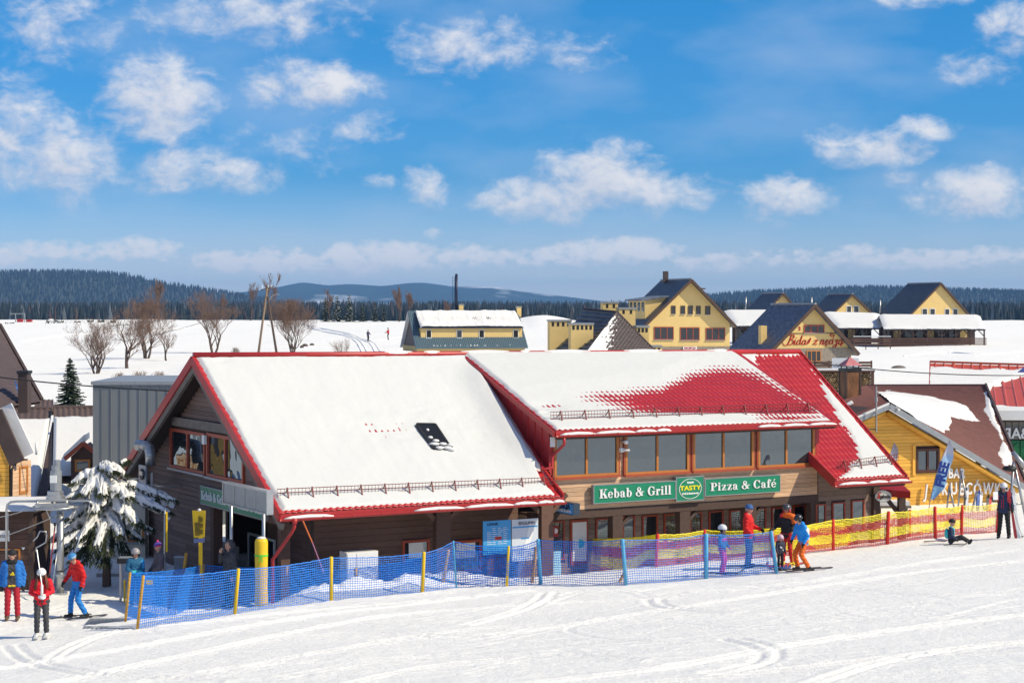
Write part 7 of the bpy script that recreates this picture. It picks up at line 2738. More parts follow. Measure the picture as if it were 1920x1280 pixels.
# yellow padded post with the grey empty sign frame behind it
pb = W(490, 1110, 46.3)
pb.z = gz1(pb.x, pb.y)
pad = thing('padded_post', 'thick yellow padded post tied with a green ribbon', 'padded post', pb)
zt = W(490, 1008, pb.y).z
zz = [pb.z - .2, pb.z + .1, (pb.z + zt) / 2, zt - .10, zt - .03, zt]
MB().tube([Vector((pb.x, pb.y, z)) for z in zz], [.165, .165, .16, .165, .145, .07], 16).build('pad', M_YELLOW, pad, True)
MB().ell(Vector((pb.x, pb.y, zt)), (.12, .12, .035), 10, 5).build('snow_cap', M_RSNOW, pad, True)
zr_ = W(490, 1040, pb.y).z
rb = MB().tube([Vector((pb.x, pb.y, zr_ - .025)), Vector((pb.x, pb.y, zr_ + .025))], .170, 16)
for a, c in ((.03, -.16), (-.05, -.13)):
    rb.prism([Vector((pb.x + a * .2, pb.y - .178, zr_)), Vector((pb.x + a * .2 + .03, pb.y - .178, zr_)), Vector((pb.x + a + .03, pb.y - .19, zr_ + c)), Vector((pb.x + a, pb.y - .19, zr_ + c))], Vector((0, .01, 0)))
rb.build('ribbon', mat('green_ribbon', (.15, .62, .05), .5, .05), pad)

PF = Fr((pb.x, pb.y + .12, 0), -MAIN.g)
ua, za = PF.hv(424, 905)
ub, zb = PF.hv(505, 945)
_, zc = PF.hv(424, 941)
sf = thing('empty_sign', 'empty grey metal sign box on two tall poles before the gable', 'sign', PF.p(ua, 0, 0))
MB().fbox(PF, ua, ub, -.06, .06, zc, za).build('sheet', mat('dull_grey_sheet', (.30, .31, .31), .5, .12, 3.0, metal=.3), sf)
b = MB()
for (a, c, d, f) in ((ua - .04, ub + .04, zc - .04, zc - .001), (ua - .04, ub + .04, za + .001, za + .05), (ua - .05, ua - .001, zc, za), (ub + .001, ub + .05, zc, za)):
    b.fbox(PF, a, c, -.09, .09, d, f)
b.build('frame', M_STEEL, sf)
for k in range(1, 4):
    x = ua + (ub - ua) * k / 4
    MB().fbox(PF, x - .012, x + .012, -.075, -.061, zc, za).build('seam', M_STEEL, sf)
u2 = PF.hv(486, 1000)[0]
for x in (ua + .06, u2):
    MB().tube([PF.p(x, .12, -.1), PF.p(x, .12, za)], .045, 10).build('pole', M_STEEL, sf, True)

# yellow instruction boards
def yboard(label, tl, tr, br, bl, d, post):
    q = [W(tl[0], tl[1], d), W(tr[0], tr[1], d - .12), W(br[0], br[1], d - .12), W(bl[0], bl[1], d)]
    t = thing('instruction_board', label, 'sign', W(post[0], post[2], d))
    MB().prism([v + Vector((0, .03, 0)) for v in q], Vector((0, .03, 0))).build('panel', M_YELLOW, t)
    b = MB()
    for k in range(16):
        f = .22 + k * .045
        a, c = q[0].lerp(q[3], f), q[1].lerp(q[2], f)
        s0, s1 = .12, .12 + (.7 if k % 5 else .45) * (1 if k > 4 else .5)
        s0 = .12 if k > 4 else .45
        p0, p1 = a.lerp(c, s0), a.lerp(c, min(.9, s1 + (s0 - .12)))
        b.prism([p0, p1, p1 - up * .012, p0 - up * .012], Vector((0, .028, 0)))
    b.build('print', M_BLACK, t)['kind'] = 'stuff'
    m0, m1 = q[3] - up * .02, q[2] - up * .02
    MB().prism([m0, m1, m1 - up * .11, m0 - up * .11], Vector((0, .04, 0))).build('plate', mat('dull_blue_plate', (.13, .17, .32), .5, .2, 14), t)
    a = W(post[0], post[1], d)
    MB().box((a.x, d + .1, (a.z + W(post[0], post[2], d).z) / 2), .10, .05, a.z - W(post[0], post[2], d).z).build('post', M_YELLOW, t)
    MB().ell(q[0].lerp(q[1], .55) + up * .02, (.05, .04, .04), 7, 5).build('snow_cap', M_RSNOW, t, True)


yboard('yellow instruction board with black print on a yellow post by the porch', (360, 957), (385, 957), (383, 1007), (363, 1008), 49.0, (375, 1008, 1080))
d = 50.5
a, c = W(311, 960, d), W(315, 1032, d)
t = thing('instruction_board', 'yellow board seen almost edge-on on a thin steel post', 'sign', W(309, 1090, d))
MB().box((a.x + .02, d, (a.z + c.z) / 2), .05, .5, a.z - c.z, .2).build('panel', M_YELLOW, t)
MB().tube([W(308.5, 1090, d - .2), W(309, 955, d - .2)], .028, 8).build('post', M_STEEL, t, True)

# slanting marker pole, white cabinet, boards on the front wall
a, c = W(568, 976, 47.2), W(607, 1066, 46.9)
t = thing('marker_pole', 'thin orange and purple pole leaning against the red gutter', 'pole', c)
MB().tube([a, a.lerp(c, .45)], .018, 6).build('upper_shaft', mat('orange_pole', (.55, .13, .03), .5, .1), t)
MB().tube([a.lerp(c, .451), c - up * .1], .018, 6).build('lower_shaft', mat('purple_pole', (.32, .10, .22), .5, .1), t)
fr = MAIN
ua, zt = MAIN.hv(650, 1036, .5)
um = MAIN.hv(668, 1036, .5)[0]
ub, zt2 = MAIN.hv(709, 1034, .5)
zb = MAIN.hv(680, 1088, .5)[1]
cab = thing('white_cabinet', 'white metal cabinet standing before the plank wall', 'cabinet', MAIN.p((ua + ub) / 2, .7, zb))
MB().fbox(MAIN, ua, ub, .5, .95, zb - .2, zt).build('body', M_SIGNW, cab)
MB().fbox(MAIN, um + .01, ub - .02, .485, .499, zb, zt - .03).build('door', M_WHITE, cab)
MB().fbox(MAIN, ua + .02, um - .01, .485, .499, zb, zt - .03).build('door', M_WHITE, cab)
M_IBLUE = mat('info_blue', (.05, .30, .62), .4, .05, .8)
M_IGREY = mat('info_pale', (.58, .62, .68), .4, .05, .8)


def wallboard(name, label, px0, py0, px1, py1, v, m, th=.04):
    a, zt = MAIN.hv(px0, py0, v)
    c = MAIN.hv(px1, py0, v)[0]
    zb = MAIN.hv(px0, py1, v)[1]
    t = thing(name, label, 'sign', MAIN.p((a + c) / 2, v, zb))
    MB().fbox(MAIN, a, c, v, v + th, zb, zt).build('panel', m, t)
    return t, a, c, zb, zt


VB = VP - .2
t, a, c, zb, zt = wallboard('price_board', 'blue price board with red label on the dark plank wall', 906, 977, 958, 1040, VB, M_IBLUE)
b = MB()
for i in range(4):
    for k in range(9):
        x = a + .12 + i * (c - a - .2) / 4
        if (i, k) not in ((0, 0), (0, 1), (2, 6)):
            z = zt - .22 - k * .055
            b.fbox(MAIN, x, x + (c - a) * rng.uniform(.10, .19), VB - .006, VB - .001, z, z + .016)
b.build('print', M_IGREY, t)['kind'] = 'stuff'
MB().fbox(MAIN, a + (c - a) * .42, a + (c - a) * .66, VB - .008, VB - .001, zb + (zt - zb) * .42, zb + (zt - zb) * .52).build('label', M_RED, t)
text_obj('lettering', 'CENNIK', MAIN, a + .3, VB - .008, zt - .1, .10, M_FLUE, t, .006)
t, a, c, zb, zt = wallboard('rules_board', 'pale rules board with broad white stroke next to the blue price board', 960, 974, 1009, 1052, VB, M_IGREY)
L = c - a
MB().prism([MAIN.p(a + L * .70, VB - .006, zt - .02), MAIN.p(a + L * .95, VB - .006, zt - .02), MAIN.p(a + L * .55, VB - .006, zb + (zt - zb) * .1), MAIN.p(a + L * .38, VB - .006, zb + (zt - zb) * .1)], MAIN.g * .005).build('stripe', M_WHITE, t)
MB().fbox(MAIN, a + .02, c - .02, VB - .009, VB - .006, zt - .24, zt - .20).build('rule', M_IBLUE, t)
MB().fbox(MAIN, a + L * .35, a + L * .65, VB - .009, VB - .007, zb + (zt - zb) * .52, zb + (zt - zb) * .55).build('rule', M_IBLUE, t)
text_obj('lettering', 'REGULAMIN', MAIN, a + L * .55, VB - .010, zt - .12, .13, M_FLUE, t, .006, xs=.75)
# blue box sign standing out from the wall
us = MAIN.hv(1062, 952, .6)[0]
BF = Fr(MAIN.p(us, 1.25, 0), -MAIN.g)
x0, zt = BF.hv(1041, 938)
x1, zt1 = BF.hv(1075, 938)
zb = BF.hv(1058, 963)[1]
x0 = max(0.0, x0)
bs = thing('blue_box_sign', 'blue projecting box sign with white letters under the red eave corner', 'sign', BF.p((x0 + x1) / 2, 0, zb))
MB().fbox(BF, x0, x1, .0, .22, zb, zt).build('box', mat('dark_sign_box', (.035, .055, .085), .5, .1), bs)
MB().fbox(BF, x0 + .02, x1 - .02, -.012, -.001, zb + .02, zt - .02).build('face', mat('sign_blue', (.06, .30, .70), .4, .05), bs)
text_obj('lettering', 'STACJA', BF, (x0 + x1) / 2, -.016, zb + (zt - zb) * .66, .20, M_FLUE, bs, .008, xs=1.0, bold=.006)
text_obj('lettering', 'ZIELENIEC SKI ARENA', BF, (x0 + x1) / 2, -.016, zb + (zt - zb) * .28, .115, M_WHITE, bs, .008, xs=.95 * (x1 - x0) / 1.35)
# poster on the first lower window and menu board behind the net
t, a, c, zb, zt = wallboard('poster', 'red and white ice poster on the first small window', 1035, 986, 1047, 1006, VL - .06, M_RED, .015)
MB().ell(MAIN.p((a + c) / 2, VL - .063, zb + (zt - zb) * .55), ((c - a) * .36, .006, (zt - zb) * .26), 14, 6).build('oval', M_WHITE, t)
t, a, c, zb, zt = wallboard('menu_board', 'pale blue menu board standing behind the blue net', 1033, 1034, 1052, 1082, VF - .25, mat('pale_blue_board', (.35, .60, .78), .5, .08, 3), .04)
MB().fbox(MAIN, a, a + .04, VF - .2, VF - .15, zb - .3, zb).build('leg', M_GREY, t)
MB().fbox(MAIN, c - .04, c, VF - .2, VF - .15, zb - .3, zb).build('leg', M_GREY, t)
t, a, c, zb, zt = wallboard('door_sticker', 'round turquoise mark on the white door poster', 1076, 1009, 1096, 1030, VL - .09, M_WHITE, .008)
MB().ell(MAIN.p((a + c) / 2, VL - .093, (zb + zt) / 2), ((c - a) * .42, .006, (zt - zb) * .42), 16, 6).build('disc', mat('turquoise_print', (.05, .42, .52), .5, .1, 5), t)

# loose wooden stakes in the yard, grey mat on the snow, skis by the porch
for (lab, xb, yb, xt, yt, d) in (('orange wooden stake leaning in the snow left of the yellow instruction board', 345, 1068, 349, 1036, 49.5), ('short orange stake leaning at the foot of a light blue post', 1162, 1090, 1171, 1073, None)):
    a = G(xb, yb) if d is None else W(xb, yb, d)
    c = W(xt, yt, a.y + .05)
    t = thing('wooden_stake', lab, 'stake', a)
    MB().beam(a - (c - a).normalized() * .1, c, .07, .05).build('shaft', M_OPOST, t)
p = G(208, 1171)
q = [G(168, 1163), G(243, 1163), G(258, 1181), G(156, 1180)]
mt = thing('rubber_mat', 'grey open-weave mat lying on the snow before the net', 'mat', p)
b = MB()
for k in range(13):
    f = k / 12
    b.beam(q[0].lerp(q[1], f) + up * .02, q[3].lerp(q[2], f) + up * .02, .03, .02)
for k in range(9):
    f = k / 8
    b.beam(q[0].lerp(q[3], f) + up * .045, q[1].lerp(q[2], f) + up * .045, .03, .02)
b.build('weave', M_GREY, mt)['kind'] = 'stuff'
for k, (xb, yb, xt, yt, m, lab) in enumerate(((489, 1098, 500, 1040, 0, 'white ski stuck in the snow beside the yellow padded post'), (484, 1098, 503, 1048, 3, 'blue ski crossing a white one beside the yellow padded post'))):
    a = W(xb, yb, 47.9)
    tag(ski_mesh(a - up * .1, W(xt - 6, yt, 48.0), .09, M_SKI[m], 'ski'), lab, 'ski', 'skis stuck in the snow by the porch')
# ------------------------------------------------------------------ people
M_SKIN = mat('skin', (.52, .29, .20), .55, .05, 9)
M_HAIR = mat('auburn_hair', (.16, .055, .03), .6, .25, 20)
M_EYE = mat('eye_dark', (.02, .015, .012), .3, .05)
M_LIP = mat('lip', (.42, .14, .12), .5, .05)
CLOTH = {}


def cl(name, c, rough=.75):
    if name not in CLOTH:
        CLOTH[name] = mat('cloth_' + name, c, rough, .12, 14, .35, bscale=30, bdist=.01)
    return CLOTH[name]


JOINTS = {'hipL': (.095, 0, .92), 'kneeL': (.11, -.03, .50), 'ankL': (.12, .01, .10), 'hipR': (-.095, 0, .92), 'kneeR': (-.11, -.03, .50), 'ankR': (-.12, .01, .10),
          'pel': (0, 0, .95), 'chest': (0, .0, 1.30), 'neck': (0, .01, 1.47), 'head': (0, -.02, 1.62),
          'shL': (.185, .01, 1.41), 'elL': (.245, .03, 1.13), 'wrL': (.245, -.06, .88), 'shR': (-.185, .01, 1.41), 'elR': (-.245, .03, 1.13), 'wrR': (-.245, -.06, .88)}


def capsule_mesh(a, b, ra, rb, n=10, h=3):
    a, b = np.array(a, float), np.array(b, float)
    d = b - a
    L = np.linalg.norm(d)
    d = d / L if L > 1e-6 else np.array([0, 0, 1.])
    x = np.cross(d, [0.3, .9, .1])
    x /= np.linalg.norm(x)
    y = np.cross(d, x)
    rings = []
    for i in range(h + 1):
        t = -math.pi / 2 + math.pi / 2 * i / h
        rings.append((a + d * ra * math.sin(t), max(1e-4, ra * math.cos(t))))
    for i in range(h + 1):
        t = math.pi / 2 * i / h
        rings.append((b + d * rb * math.sin(t), max(1e-4, rb * math.cos(t))))
    V = []
    for c, r in rings:
        for k in range(n):
            q = 2 * math.pi * k / n
            V.append(c + (x * math.cos(q) + y * math.sin(q)) * r)
    Fs = []
    for i in range(len(rings) - 1):
        for k in range(n):
            Fs.append((i * n + k, i * n + (k + 1) % n, (i + 1) * n + (k + 1) % n, (i + 1) * n + k))
    Fs.append(tuple(range(n))[::-1])
    Fs.append(tuple(range((len(rings) - 1) * n, len(rings) * n)))
    return V, Fs


def person(label, foot, top_px, yaw, cols, pose=None, head_k=1.0, voxel=.014, hat=None, group=None, extra=None, boots_h=.14, look=0.0, seated=0.0, goggles=None, hood=False, puff=1.0, hair=None, backpack=None, skis=None, parts=True, H=None, ground=None):
    J = dict(JOINTS)
    J.update(pose or {})
    base = G(*foot) if ground is None else Vector(ground)
    if H is None:
        H = (foot[1] - top_px) / F * base.y
    s = H / 1.80
    J = {k: np.array(v, float) for k, v in J.items()}
    cy, sy = math.cos(yaw), math.sin(yaw)

    def wl(p):
        p = np.asarray(p, float) * s
        return Vector((base.x + p[0] * cy - p[1] * sy, base.y + p[0] * sy + p[1] * cy, base.z + p[2]))
    pr_ = []                               # (a, b, ra, rb, material)
    jac, pan, boo, glo = cols['jacket'], cols['pants'], cols['boots'], cols['gloves']
    sl = cols.get('sleeve', jac)
    pel, chest, neck, head = J['pel'], J['chest'], J['neck'], J['head']
    P = lambda a, b, ra, rb, m: pr_.append((np.asarray(a, float), np.asarray(b, float), ra, rb, m))
    X = np.array([1., 0, 0])
    sh_ax = (J['shL'] - J['shR'])
    sh_ax = sh_ax / np.linalg.norm(sh_ax)
    hp_ax = (J['hipL'] - J['hipR'])
    hp_ax = hp_ax / np.linalg.norm(hp_ax)
    up_ = (neck - pel) / np.linalg.norm(neck - pel)
    hem = pel - up_ * .06
    for k in (-1, 0, 1):
        P(hem + hp_ax * .075 * k, chest + sh_ax * .075 * k, .118 * puff, .122 * puff, jac)
    P(chest - sh_ax * .085, chest + sh_ax * .085, .13 * puff, .13 * puff, jac)
    P(neck - up_ * .07 - sh_ax * .05, neck - up_ * .07 + sh_ax * .05, .088, .088, jac)
    for sd in 'LR':
        P(neck - up_ * .05, J['sh' + sd], .07, .085 * puff, sl)
        P(J['sh' + sd], J['el' + sd], .082 * puff, .066 * puff, sl)
        P(J['el' + sd], J['wr' + sd], .064 * puff, .050 * puff, sl)
        hd = J['wr' + sd] - J['el' + sd]
        hd = hd / np.linalg.norm(hd)
        w = J['wr' + sd]
        side = np.cross(hd, [0, -1, .2])
        side = side / (np.linalg.norm(side) + 1e-9)
        pal = np.cross(side, hd)
        P(w, w + hd * .075, .043, .044, glo)
        for i, (o, ln) in enumerate(((-.030, .062), (-.010, .074), (.010, .070), (.029, .054))):
            a = w + hd * .085 + side * o
            b = a + hd * ln * .6 - pal * ln * .25
            P(a, b, .0165, .015, glo)
            P(b, b + hd * ln * .15 - pal * ln * .55, .015, .013, glo)
        a = w + hd * .02 - side * .035
        P(a, a - side * .035 + hd * .03 - pal * .02, .017, .015, glo)
        P(J['hip' + sd], J['knee' + sd], .100, .078, pan)
        P(J['knee' + sd], J['ank' + sd] + (J['knee' + sd] - J['ank' + sd]) * .12, .078, .070, pan)
        kn, an = J['knee' + sd], J['ank' + sd]
        shin = (kn - an) / np.linalg.norm(kn - an)
        fwd = np.array([0, -1., 0]) if seated == 0 else np.array([0, -.55, .83])
        if 'foot' + sd in J:
            fwd = J['foot' + sd]
        P(an + shin * boots_h, an, .070, .066, boo)
        P(an + fwd * -.04 - np.array([0, 0, .045]), an + fwd * .15 - np.array([0, 0, .055]), .052, .046, boo)
    P(J['hipL'], J['hipR'], .118, .118, pan)
    P(neck - up_ * .02, head - up_ * .05, .055, .055, M_SKIN)
    if hood:
        P(neck + np.array([-.06, .05, .03]), neck + np.array([.06, .05, .03]), .065, .065, jac)
    hk = head_k
    lk = look
    fdir = np.array([math.sin(lk), -math.cos(lk), -.12 if cols.get('down') is None else -cols['down']])
    fdir /= np.linalg.norm(fdir)
    fs = np.cross(fdir, [0, 0, 1.])
    fs /= np.linalg.norm(fs)
    fu = np.cross(fs, fdir)
    hc = head
    P(hc + fu * .03 * hk + fdir * -.012, hc + fu * .03 * hk + fdir * .012, .090 * hk, .088 * hk, M_SKIN)
    P(hc - fu * .03 * hk + fdir * .028 * hk, hc - fu * .055 * hk + fdir * .045 * hk, .066 * hk, .045 * hk, M_SKIN)
    P(hc + fu * .012 * hk + fdir * .092 * hk, hc - fu * .018 * hk + fdir * .110 * hk, .011 * hk, .015 * hk, M_SKIN)
    for k in (-1, 1):
        P(hc + fs * .088 * hk * k + fu * .02 * hk, hc + fs * .088 * hk * k - fu * .02 * hk, .016 * hk, .013 * hk, M_SKIN)
        P(hc + fs * .034 * hk * k + fu * .018 * hk + fdir * .082 * hk, hc + fs * .036 * hk * k + fu * .018 * hk + fdir * .083 * hk, .0125 * hk, .0125 * hk, M_EYE)
    P(hc - fs * .022 * hk - fu * .048 * hk + fdir * .086 * hk, hc + fs * .022 * hk - fu * .048 * hk + fdir * .086 * hk, .010 * hk, .010 * hk, M_LIP)
    for q in (extra or []):
        P(*q)
    # one skin over everything
    V, FC, o = [], [], 0
    for (a, b, ra, rb, m) in pr_:
        v, f = capsule_mesh(a, b, ra, rb)
        V += v
        FC += [tuple(i + o for i in q) for q in f]
        o += len(v)
    me = bpy.data.meshes.new('body_source')
    me.from_pydata([tuple(np.asarray(q) * s) for q in V], [], FC)
    tmp = bpy.data.objects.new('body_source', me)
    COL.objects.link(tmp)
    md = tmp.modifiers.new('r', 'REMESH')
    md.mode = 'VOXEL'
    md.voxel_size = voxel
    m2 = tmp.modifiers.new('s', 'SMOOTH')
    m2.factor = .5
    m2.iterations = 2
    dg = bpy.context.evaluated_depsgraph_get()
    dg.update()
    out = bpy.data.meshes.new_from_object(tmp.evaluated_get(dg))
    bpy.data.objects.remove(tmp)
    n = len(out.vertices)
    co = np.empty(n * 3, np.float32)
    out.vertices.foreach_get('co', co)
    co = co.reshape(n, 3).astype(float)
    nf = len(out.polygons)
    fc = np.empty(nf * 3, np.float32)
    out.polygons.foreach_get('center', fc)
    fc = fc.reshape(nf, 3) / s
    mats = []
    for q in pr_:
        if q[4] not in mats:
            mats.append(q[4])
    best = np.full(nf, 9.0)
    idx = np.zeros(nf, np.int32)
    for (a, b, ra, rb, m) in pr_:
        ab = b - a
        t = np.clip(((fc - a) @ ab) / (ab @ ab + 1e-12), 0, 1)
        dist = np.linalg.norm(fc - a - t[:, None] * ab, axis=1) - (ra + (rb - ra) * t)
        if m in (M_EYE, M_LIP):
            dist = dist - .006
        k = dist < best
        best[k] = dist[k]
        idx[k] = mats.index(m)
    # gentle cloth folds
    fold = .006 * np.sin(co[:, 2] * 60 / s + 3 * np.sin(co[:, 0] * 25 / s) + co[:, 1] * 20) * (co[:, 2] < 1.42 * s)
    nrm = np.empty(n * 3, np.float32)
    out.vertices.foreach_get('normal', nrm)
    co = co + nrm.reshape(n, 3) * fold[:, None] * s
    co = np.stack([co[:, 0] * cy - co[:, 1] * sy, co[:, 0] * sy + co[:, 1] * cy, co[:, 2]], 1)
    out.vertices.foreach_set('co', co.astype(np.float32).ravel())
    out.materials.clear()
    for m in mats:
        out.materials.append(m)
    out.polygons.foreach_set('material_index', idx)
    out.polygons.foreach_set('use_smooth', [True] * nf)
    out.update()
    t = thing('person', label, 'person', base, group)
    ob = bpy.data.objects.new('body', out)
    link(ob, t)
    if not parts:
        return t, wl, J, s
    hw = wl(hc)
    vd = lambda v: Vector((v[0] * cy - v[1] * sy, v[0] * sy + v[1] * cy, v[2]))
    fD, fU, fS = vd(fdir), vd(fu), vd(fs)
    rot = Matrix((fS, -fD, fU)).transposed()
    if hat:
        kind, m1, m2_ = hat
        k = hk * s
        if kind == 'helmet':
            MB().ell(hw + fU * .035 * k - fD * .01 * k, (.122 * k, .142 * k, .128 * k), 18, 9, z0=-.22, tilt=rot).build('helmet', m1, t, True)
            b = MB()
            for sg in (-1, 1):
                b.ell(hw + fS * .098 * k * sg - fU * .02 * k, (.028 * k, .055 * k, .07 * k), 8, 6, tilt=rot)
            b.build('ear_pad', m2_, t, True)['kind'] = 'stuff'
        else:
            MB().ell(hw + fU * .045 * k, (.108 * k, .122 * k, .118 * k), 16, 8, z0=-.05, tilt=rot).build('hat', m1, t, True)
            MB().tube([hw + fU * .030 * k, hw + fU * .075 * k], [.112 * k, .110 * k], 16).build('hat_band', m2_, t, True)
            if kind == 'pom':
                MB().ell(hw + fU * .175 * k, (.04 * k, .04 * k, .04 * k), 8, 6).build('pompom', m2_, t, True)
    if goggles:
        k = hk * s
        MB().ell(hw + fD * .070 * k + fU * .018 * k, (.082 * k, .045 * k, .036 * k), 12, 6, tilt=rot).build('goggles', goggles, t, True)
    if hair:
        k = hk * s
        r = random.Random(4)
        b = MB()
        for i in range(90):
            a = r.uniform(-2.3, 2.3)
            dv = (-fD * math.cos(a) + fS * math.sin(a))
            p0 = hw + dv * .095 * k + fU * .02 * k
            p1 = p0 + dv * .035 * k - Vector((0, 0, r.uniform(.14, .2))) * k
            p2 = p1 + dv * r.uniform(0, .05) * k + fD * .03 - Vector((0, 0, r.uniform(.08, .2))) * k
            b.tube([p0, p1, p2], [.012, .016, .004], 4)
        b.build('hair', hair, t, True)
    if backpack:
        c = (chest + pel) / 2 + np.array([0, .17, .08])
        MB().ell(wl(c), (.15 * s, .10 * s, .22 * s), 12, 8, yaw=yaw).build('backpack', backpack, t, True)
        b = MB()
        for sd, k in (('L', 1), ('R', -1)):
            b.tube([wl(J['sh' + sd] + np.array([-.06 * k, .10, .03])), wl(J['sh' + sd] + np.array([-.06 * k, -.02, .09])), wl(J['sh' + sd] + np.array([-.05 * k, -.13, -.02])), wl(J['sh' + sd] + np.array([-.03 * k, -.13, -.22])), wl(J['sh' + sd] + np.array([-.0 * k, .05, -.36]))], .016, 5)
        b.build('straps', backpack, t, True)['kind'] = 'stuff'
    if skis:
        L, m = skis
        for sd in 'LR':
            an = J['ank' + sd]
            fw = J.get('foot' + sd, np.array([0, -1., 0]))
            fw = fw / np.linalg.norm(fw)
            zc = an[2] - .105
            a = wl(np.array([an[0], an[1], zc]) - fw * L * .45 / s)
            c = wl(np.array([an[0], an[1], zc]) + fw * L * .55 / s)
            for q in (a, c):
                q.z = max(q.z, gz1(q.x, q.y) + .015)
            ski_mesh(a, c, .10, m, 'ski', t, flat=(0, 0, 1))
            b = MB()
            for f in (-.13, .15):
                q = wl(np.array([an[0], an[1], zc + .035]) + fw * f)
                b.box((q.x, q.y, q.z), .07, .07, .04, yaw)
            b.build('binding', M_BLACK, t)['kind'] = 'stuff'
    return t, wl, J, s


def pole_thing(label, a, c, m=None):
    t = thing('ski_pole', label, 'ski pole', c, 'ski poles')
    MB().tube([a, c], .010, 6).build('shaft', m or M_STEEL, t)
    d = (c - a).normalized()
    MB().tube([a - d * .02, a + d * .11], .018, 7).build('grip', M_BLACK, t)
    MB().tube([c - d * .09, c - d * .075], .045, 8).build('basket', M_BLACK, t)


RED, NAVY, BLK = cl('red', (.60, .012, .012)), cl('navy', (.022, .035, .085)), cl('black', (.018, .018, .02))
BLUE, GREYC, WHT = cl('blue', (.02, .16, .50)), cl('dark_grey', (.055, .055, .062)), cl('white', (.70, .69, .68))
ORG, MAG, TURQ = cl('orange', (.72, .13, .012)), cl('magenta', (.55, .03, .28)), cl('turquoise', (.05, .48, .52))
BRN, SKYB, PLUM = cl('brown', (.12, .07, .045)), cl('sky_blue', (.03, .30, .66)), cl('plum_grey', (.10, .085, .10))
YEL, PINK, DRED = cl('yellow', (.72, .52, .02)), cl('pink', (.68, .34, .42)), cl('dark_red', (.42, .015, .03))
GOG, GOGB = mat('goggle_dark', (.03, .03, .04), .1, .05, spec=.8), mat('goggle_blue', (.05, .20, .55), .1, .1, spec=.8)
SHELL = lambda n, c: mat('helmet_' + n, c, .3, .05, spec=.5)

# woman in an open blue jacket at the picture edge
t, wl, J, s = person('woman with black hat, open blue jacket and red trousers facing the camera', (23, 1162), 1027, R(8), dict(jacket=GREYC, sleeve=BLUE, pants=DRED, boots=BRN, gloves=BLK), dict(elL=(.28, .06, 1.12), wrL=(.27, -.02, .87), elR=(-.28, .06, 1.12), wrR=(-.27, -.02, .87), kneeL=(.12, -.02, .5), ankL=(.13, .0, .1), ankR=(-.13, .02, .1)),
                     hat=('beanie', BLK, BLK), extra=[((.12, -.04, 1.32), (.155, -.03, .92), .095, .10, BLUE), ((-.12, -.04, 1.32), (-.155, -.03, .92), .095, .10, BLUE), ((0, .07, 1.35), (0, .08, .95), .10, .11, BLUE), ((-.06, -.03, 1.46), (.06, -.03, 1.46), .075, .075, BLK), ((-.07, -.105, .875), (.07, -.105, .875), .026, .026, YEL)], puff=1.02)
b = MB()                                    # three slanting bars printed on the sweater
for k, (x0, h) in enumerate(((-.055, .035), (-.02, .06), (.015, .085))):
    z0 = 1.14
    q = [wl((x0 + dx, -.165, z0 + dz)) for dx, dz in ((.03, 0), (.058, 0), (.058 - h * .5, h), (.034 - h * .5, h * .85))]
    b.prism(q, Vector((0, .03, 0)))
b.build('chest_emblem', YEL, t)

# girl on the drag lift
t, wl, J, s = person('girl in red jacket and white hat holding the tow bar on skis', (78, 1194), 1061, R(12), dict(jacket=cl('bright_red', (.62, .012, .025)), pants=GREYC, boots=WHT, gloves=WHT, down=.45),
                     dict(elL=(.27, -.05, 1.16), wrL=(.10, -.24, 1.10), elR=(-.26, -.05, 1.14), wrR=(-.06, -.25, 1.07), kneeL=(.11, -.07, .5), kneeR=(-.11, -.07, .5), head=(0, -.05, 1.60)),
                     hat=('beanie', WHT, WHT), goggles=GOG, hair=M_HAIR, skis=(1.45, M_SKI[0]), head_k=1.06, boots_h=.2)
hb = wl((.02, -.30, 1.12))
t = thing('tow_bar', 'thin tow bar with white grip in the hands of the girl in red', 'tow bar', hb, 'tow bars of the drag lift')
MB().tube([W(69, 1030, hb.y + .3), hb + up * .2], .014, 6).build('bar', M_STEEL, t)
MB().tube([hb + up * .22, hb - up * .08], .03, 8).build('grip', M_SIGNW, t, True)
MB().tube([hb - up * .08, hb - up * .32], .012, 6).build('strap', M_BLACK, t)

# man in red jacket leaning to the left
t, wl, J, s = person('man in red jacket, blue trousers and blue striped hat looking down beside the pylon', (147, 1157), 1030, R(-48), dict(jacket=RED, pants=cl('royal_blue', (.02, .20, .58)), boots=BLK, gloves=BLK, down=.5),
                     dict(pel=(0, .02, .93), chest=(0, -.05, 1.27), neck=(0, -.09, 1.44), head=(0, -.16, 1.58), shL=(.19, -.06, 1.38), shR=(-.19, -.06, 1.38), elL=(.27, .02, 1.12), wrL=(.26, -.06, .88), elR=(-.26, -.14, 1.12), wrR=(-.22, -.30, .95),
                          kneeL=(.13, -.09, .49), ankL=(.20, .12, .1), kneeR=(-.14, -.14, .50), ankR=(-.17, -.14, .1)), hat=('beanie', cl('blue_knit', (.05, .22, .48)), cl('pale_blue_knit', (.30, .48, .62))), goggles=GOG, hood=True, skis=(1.3, M_SKI[2]), boots_h=.2)

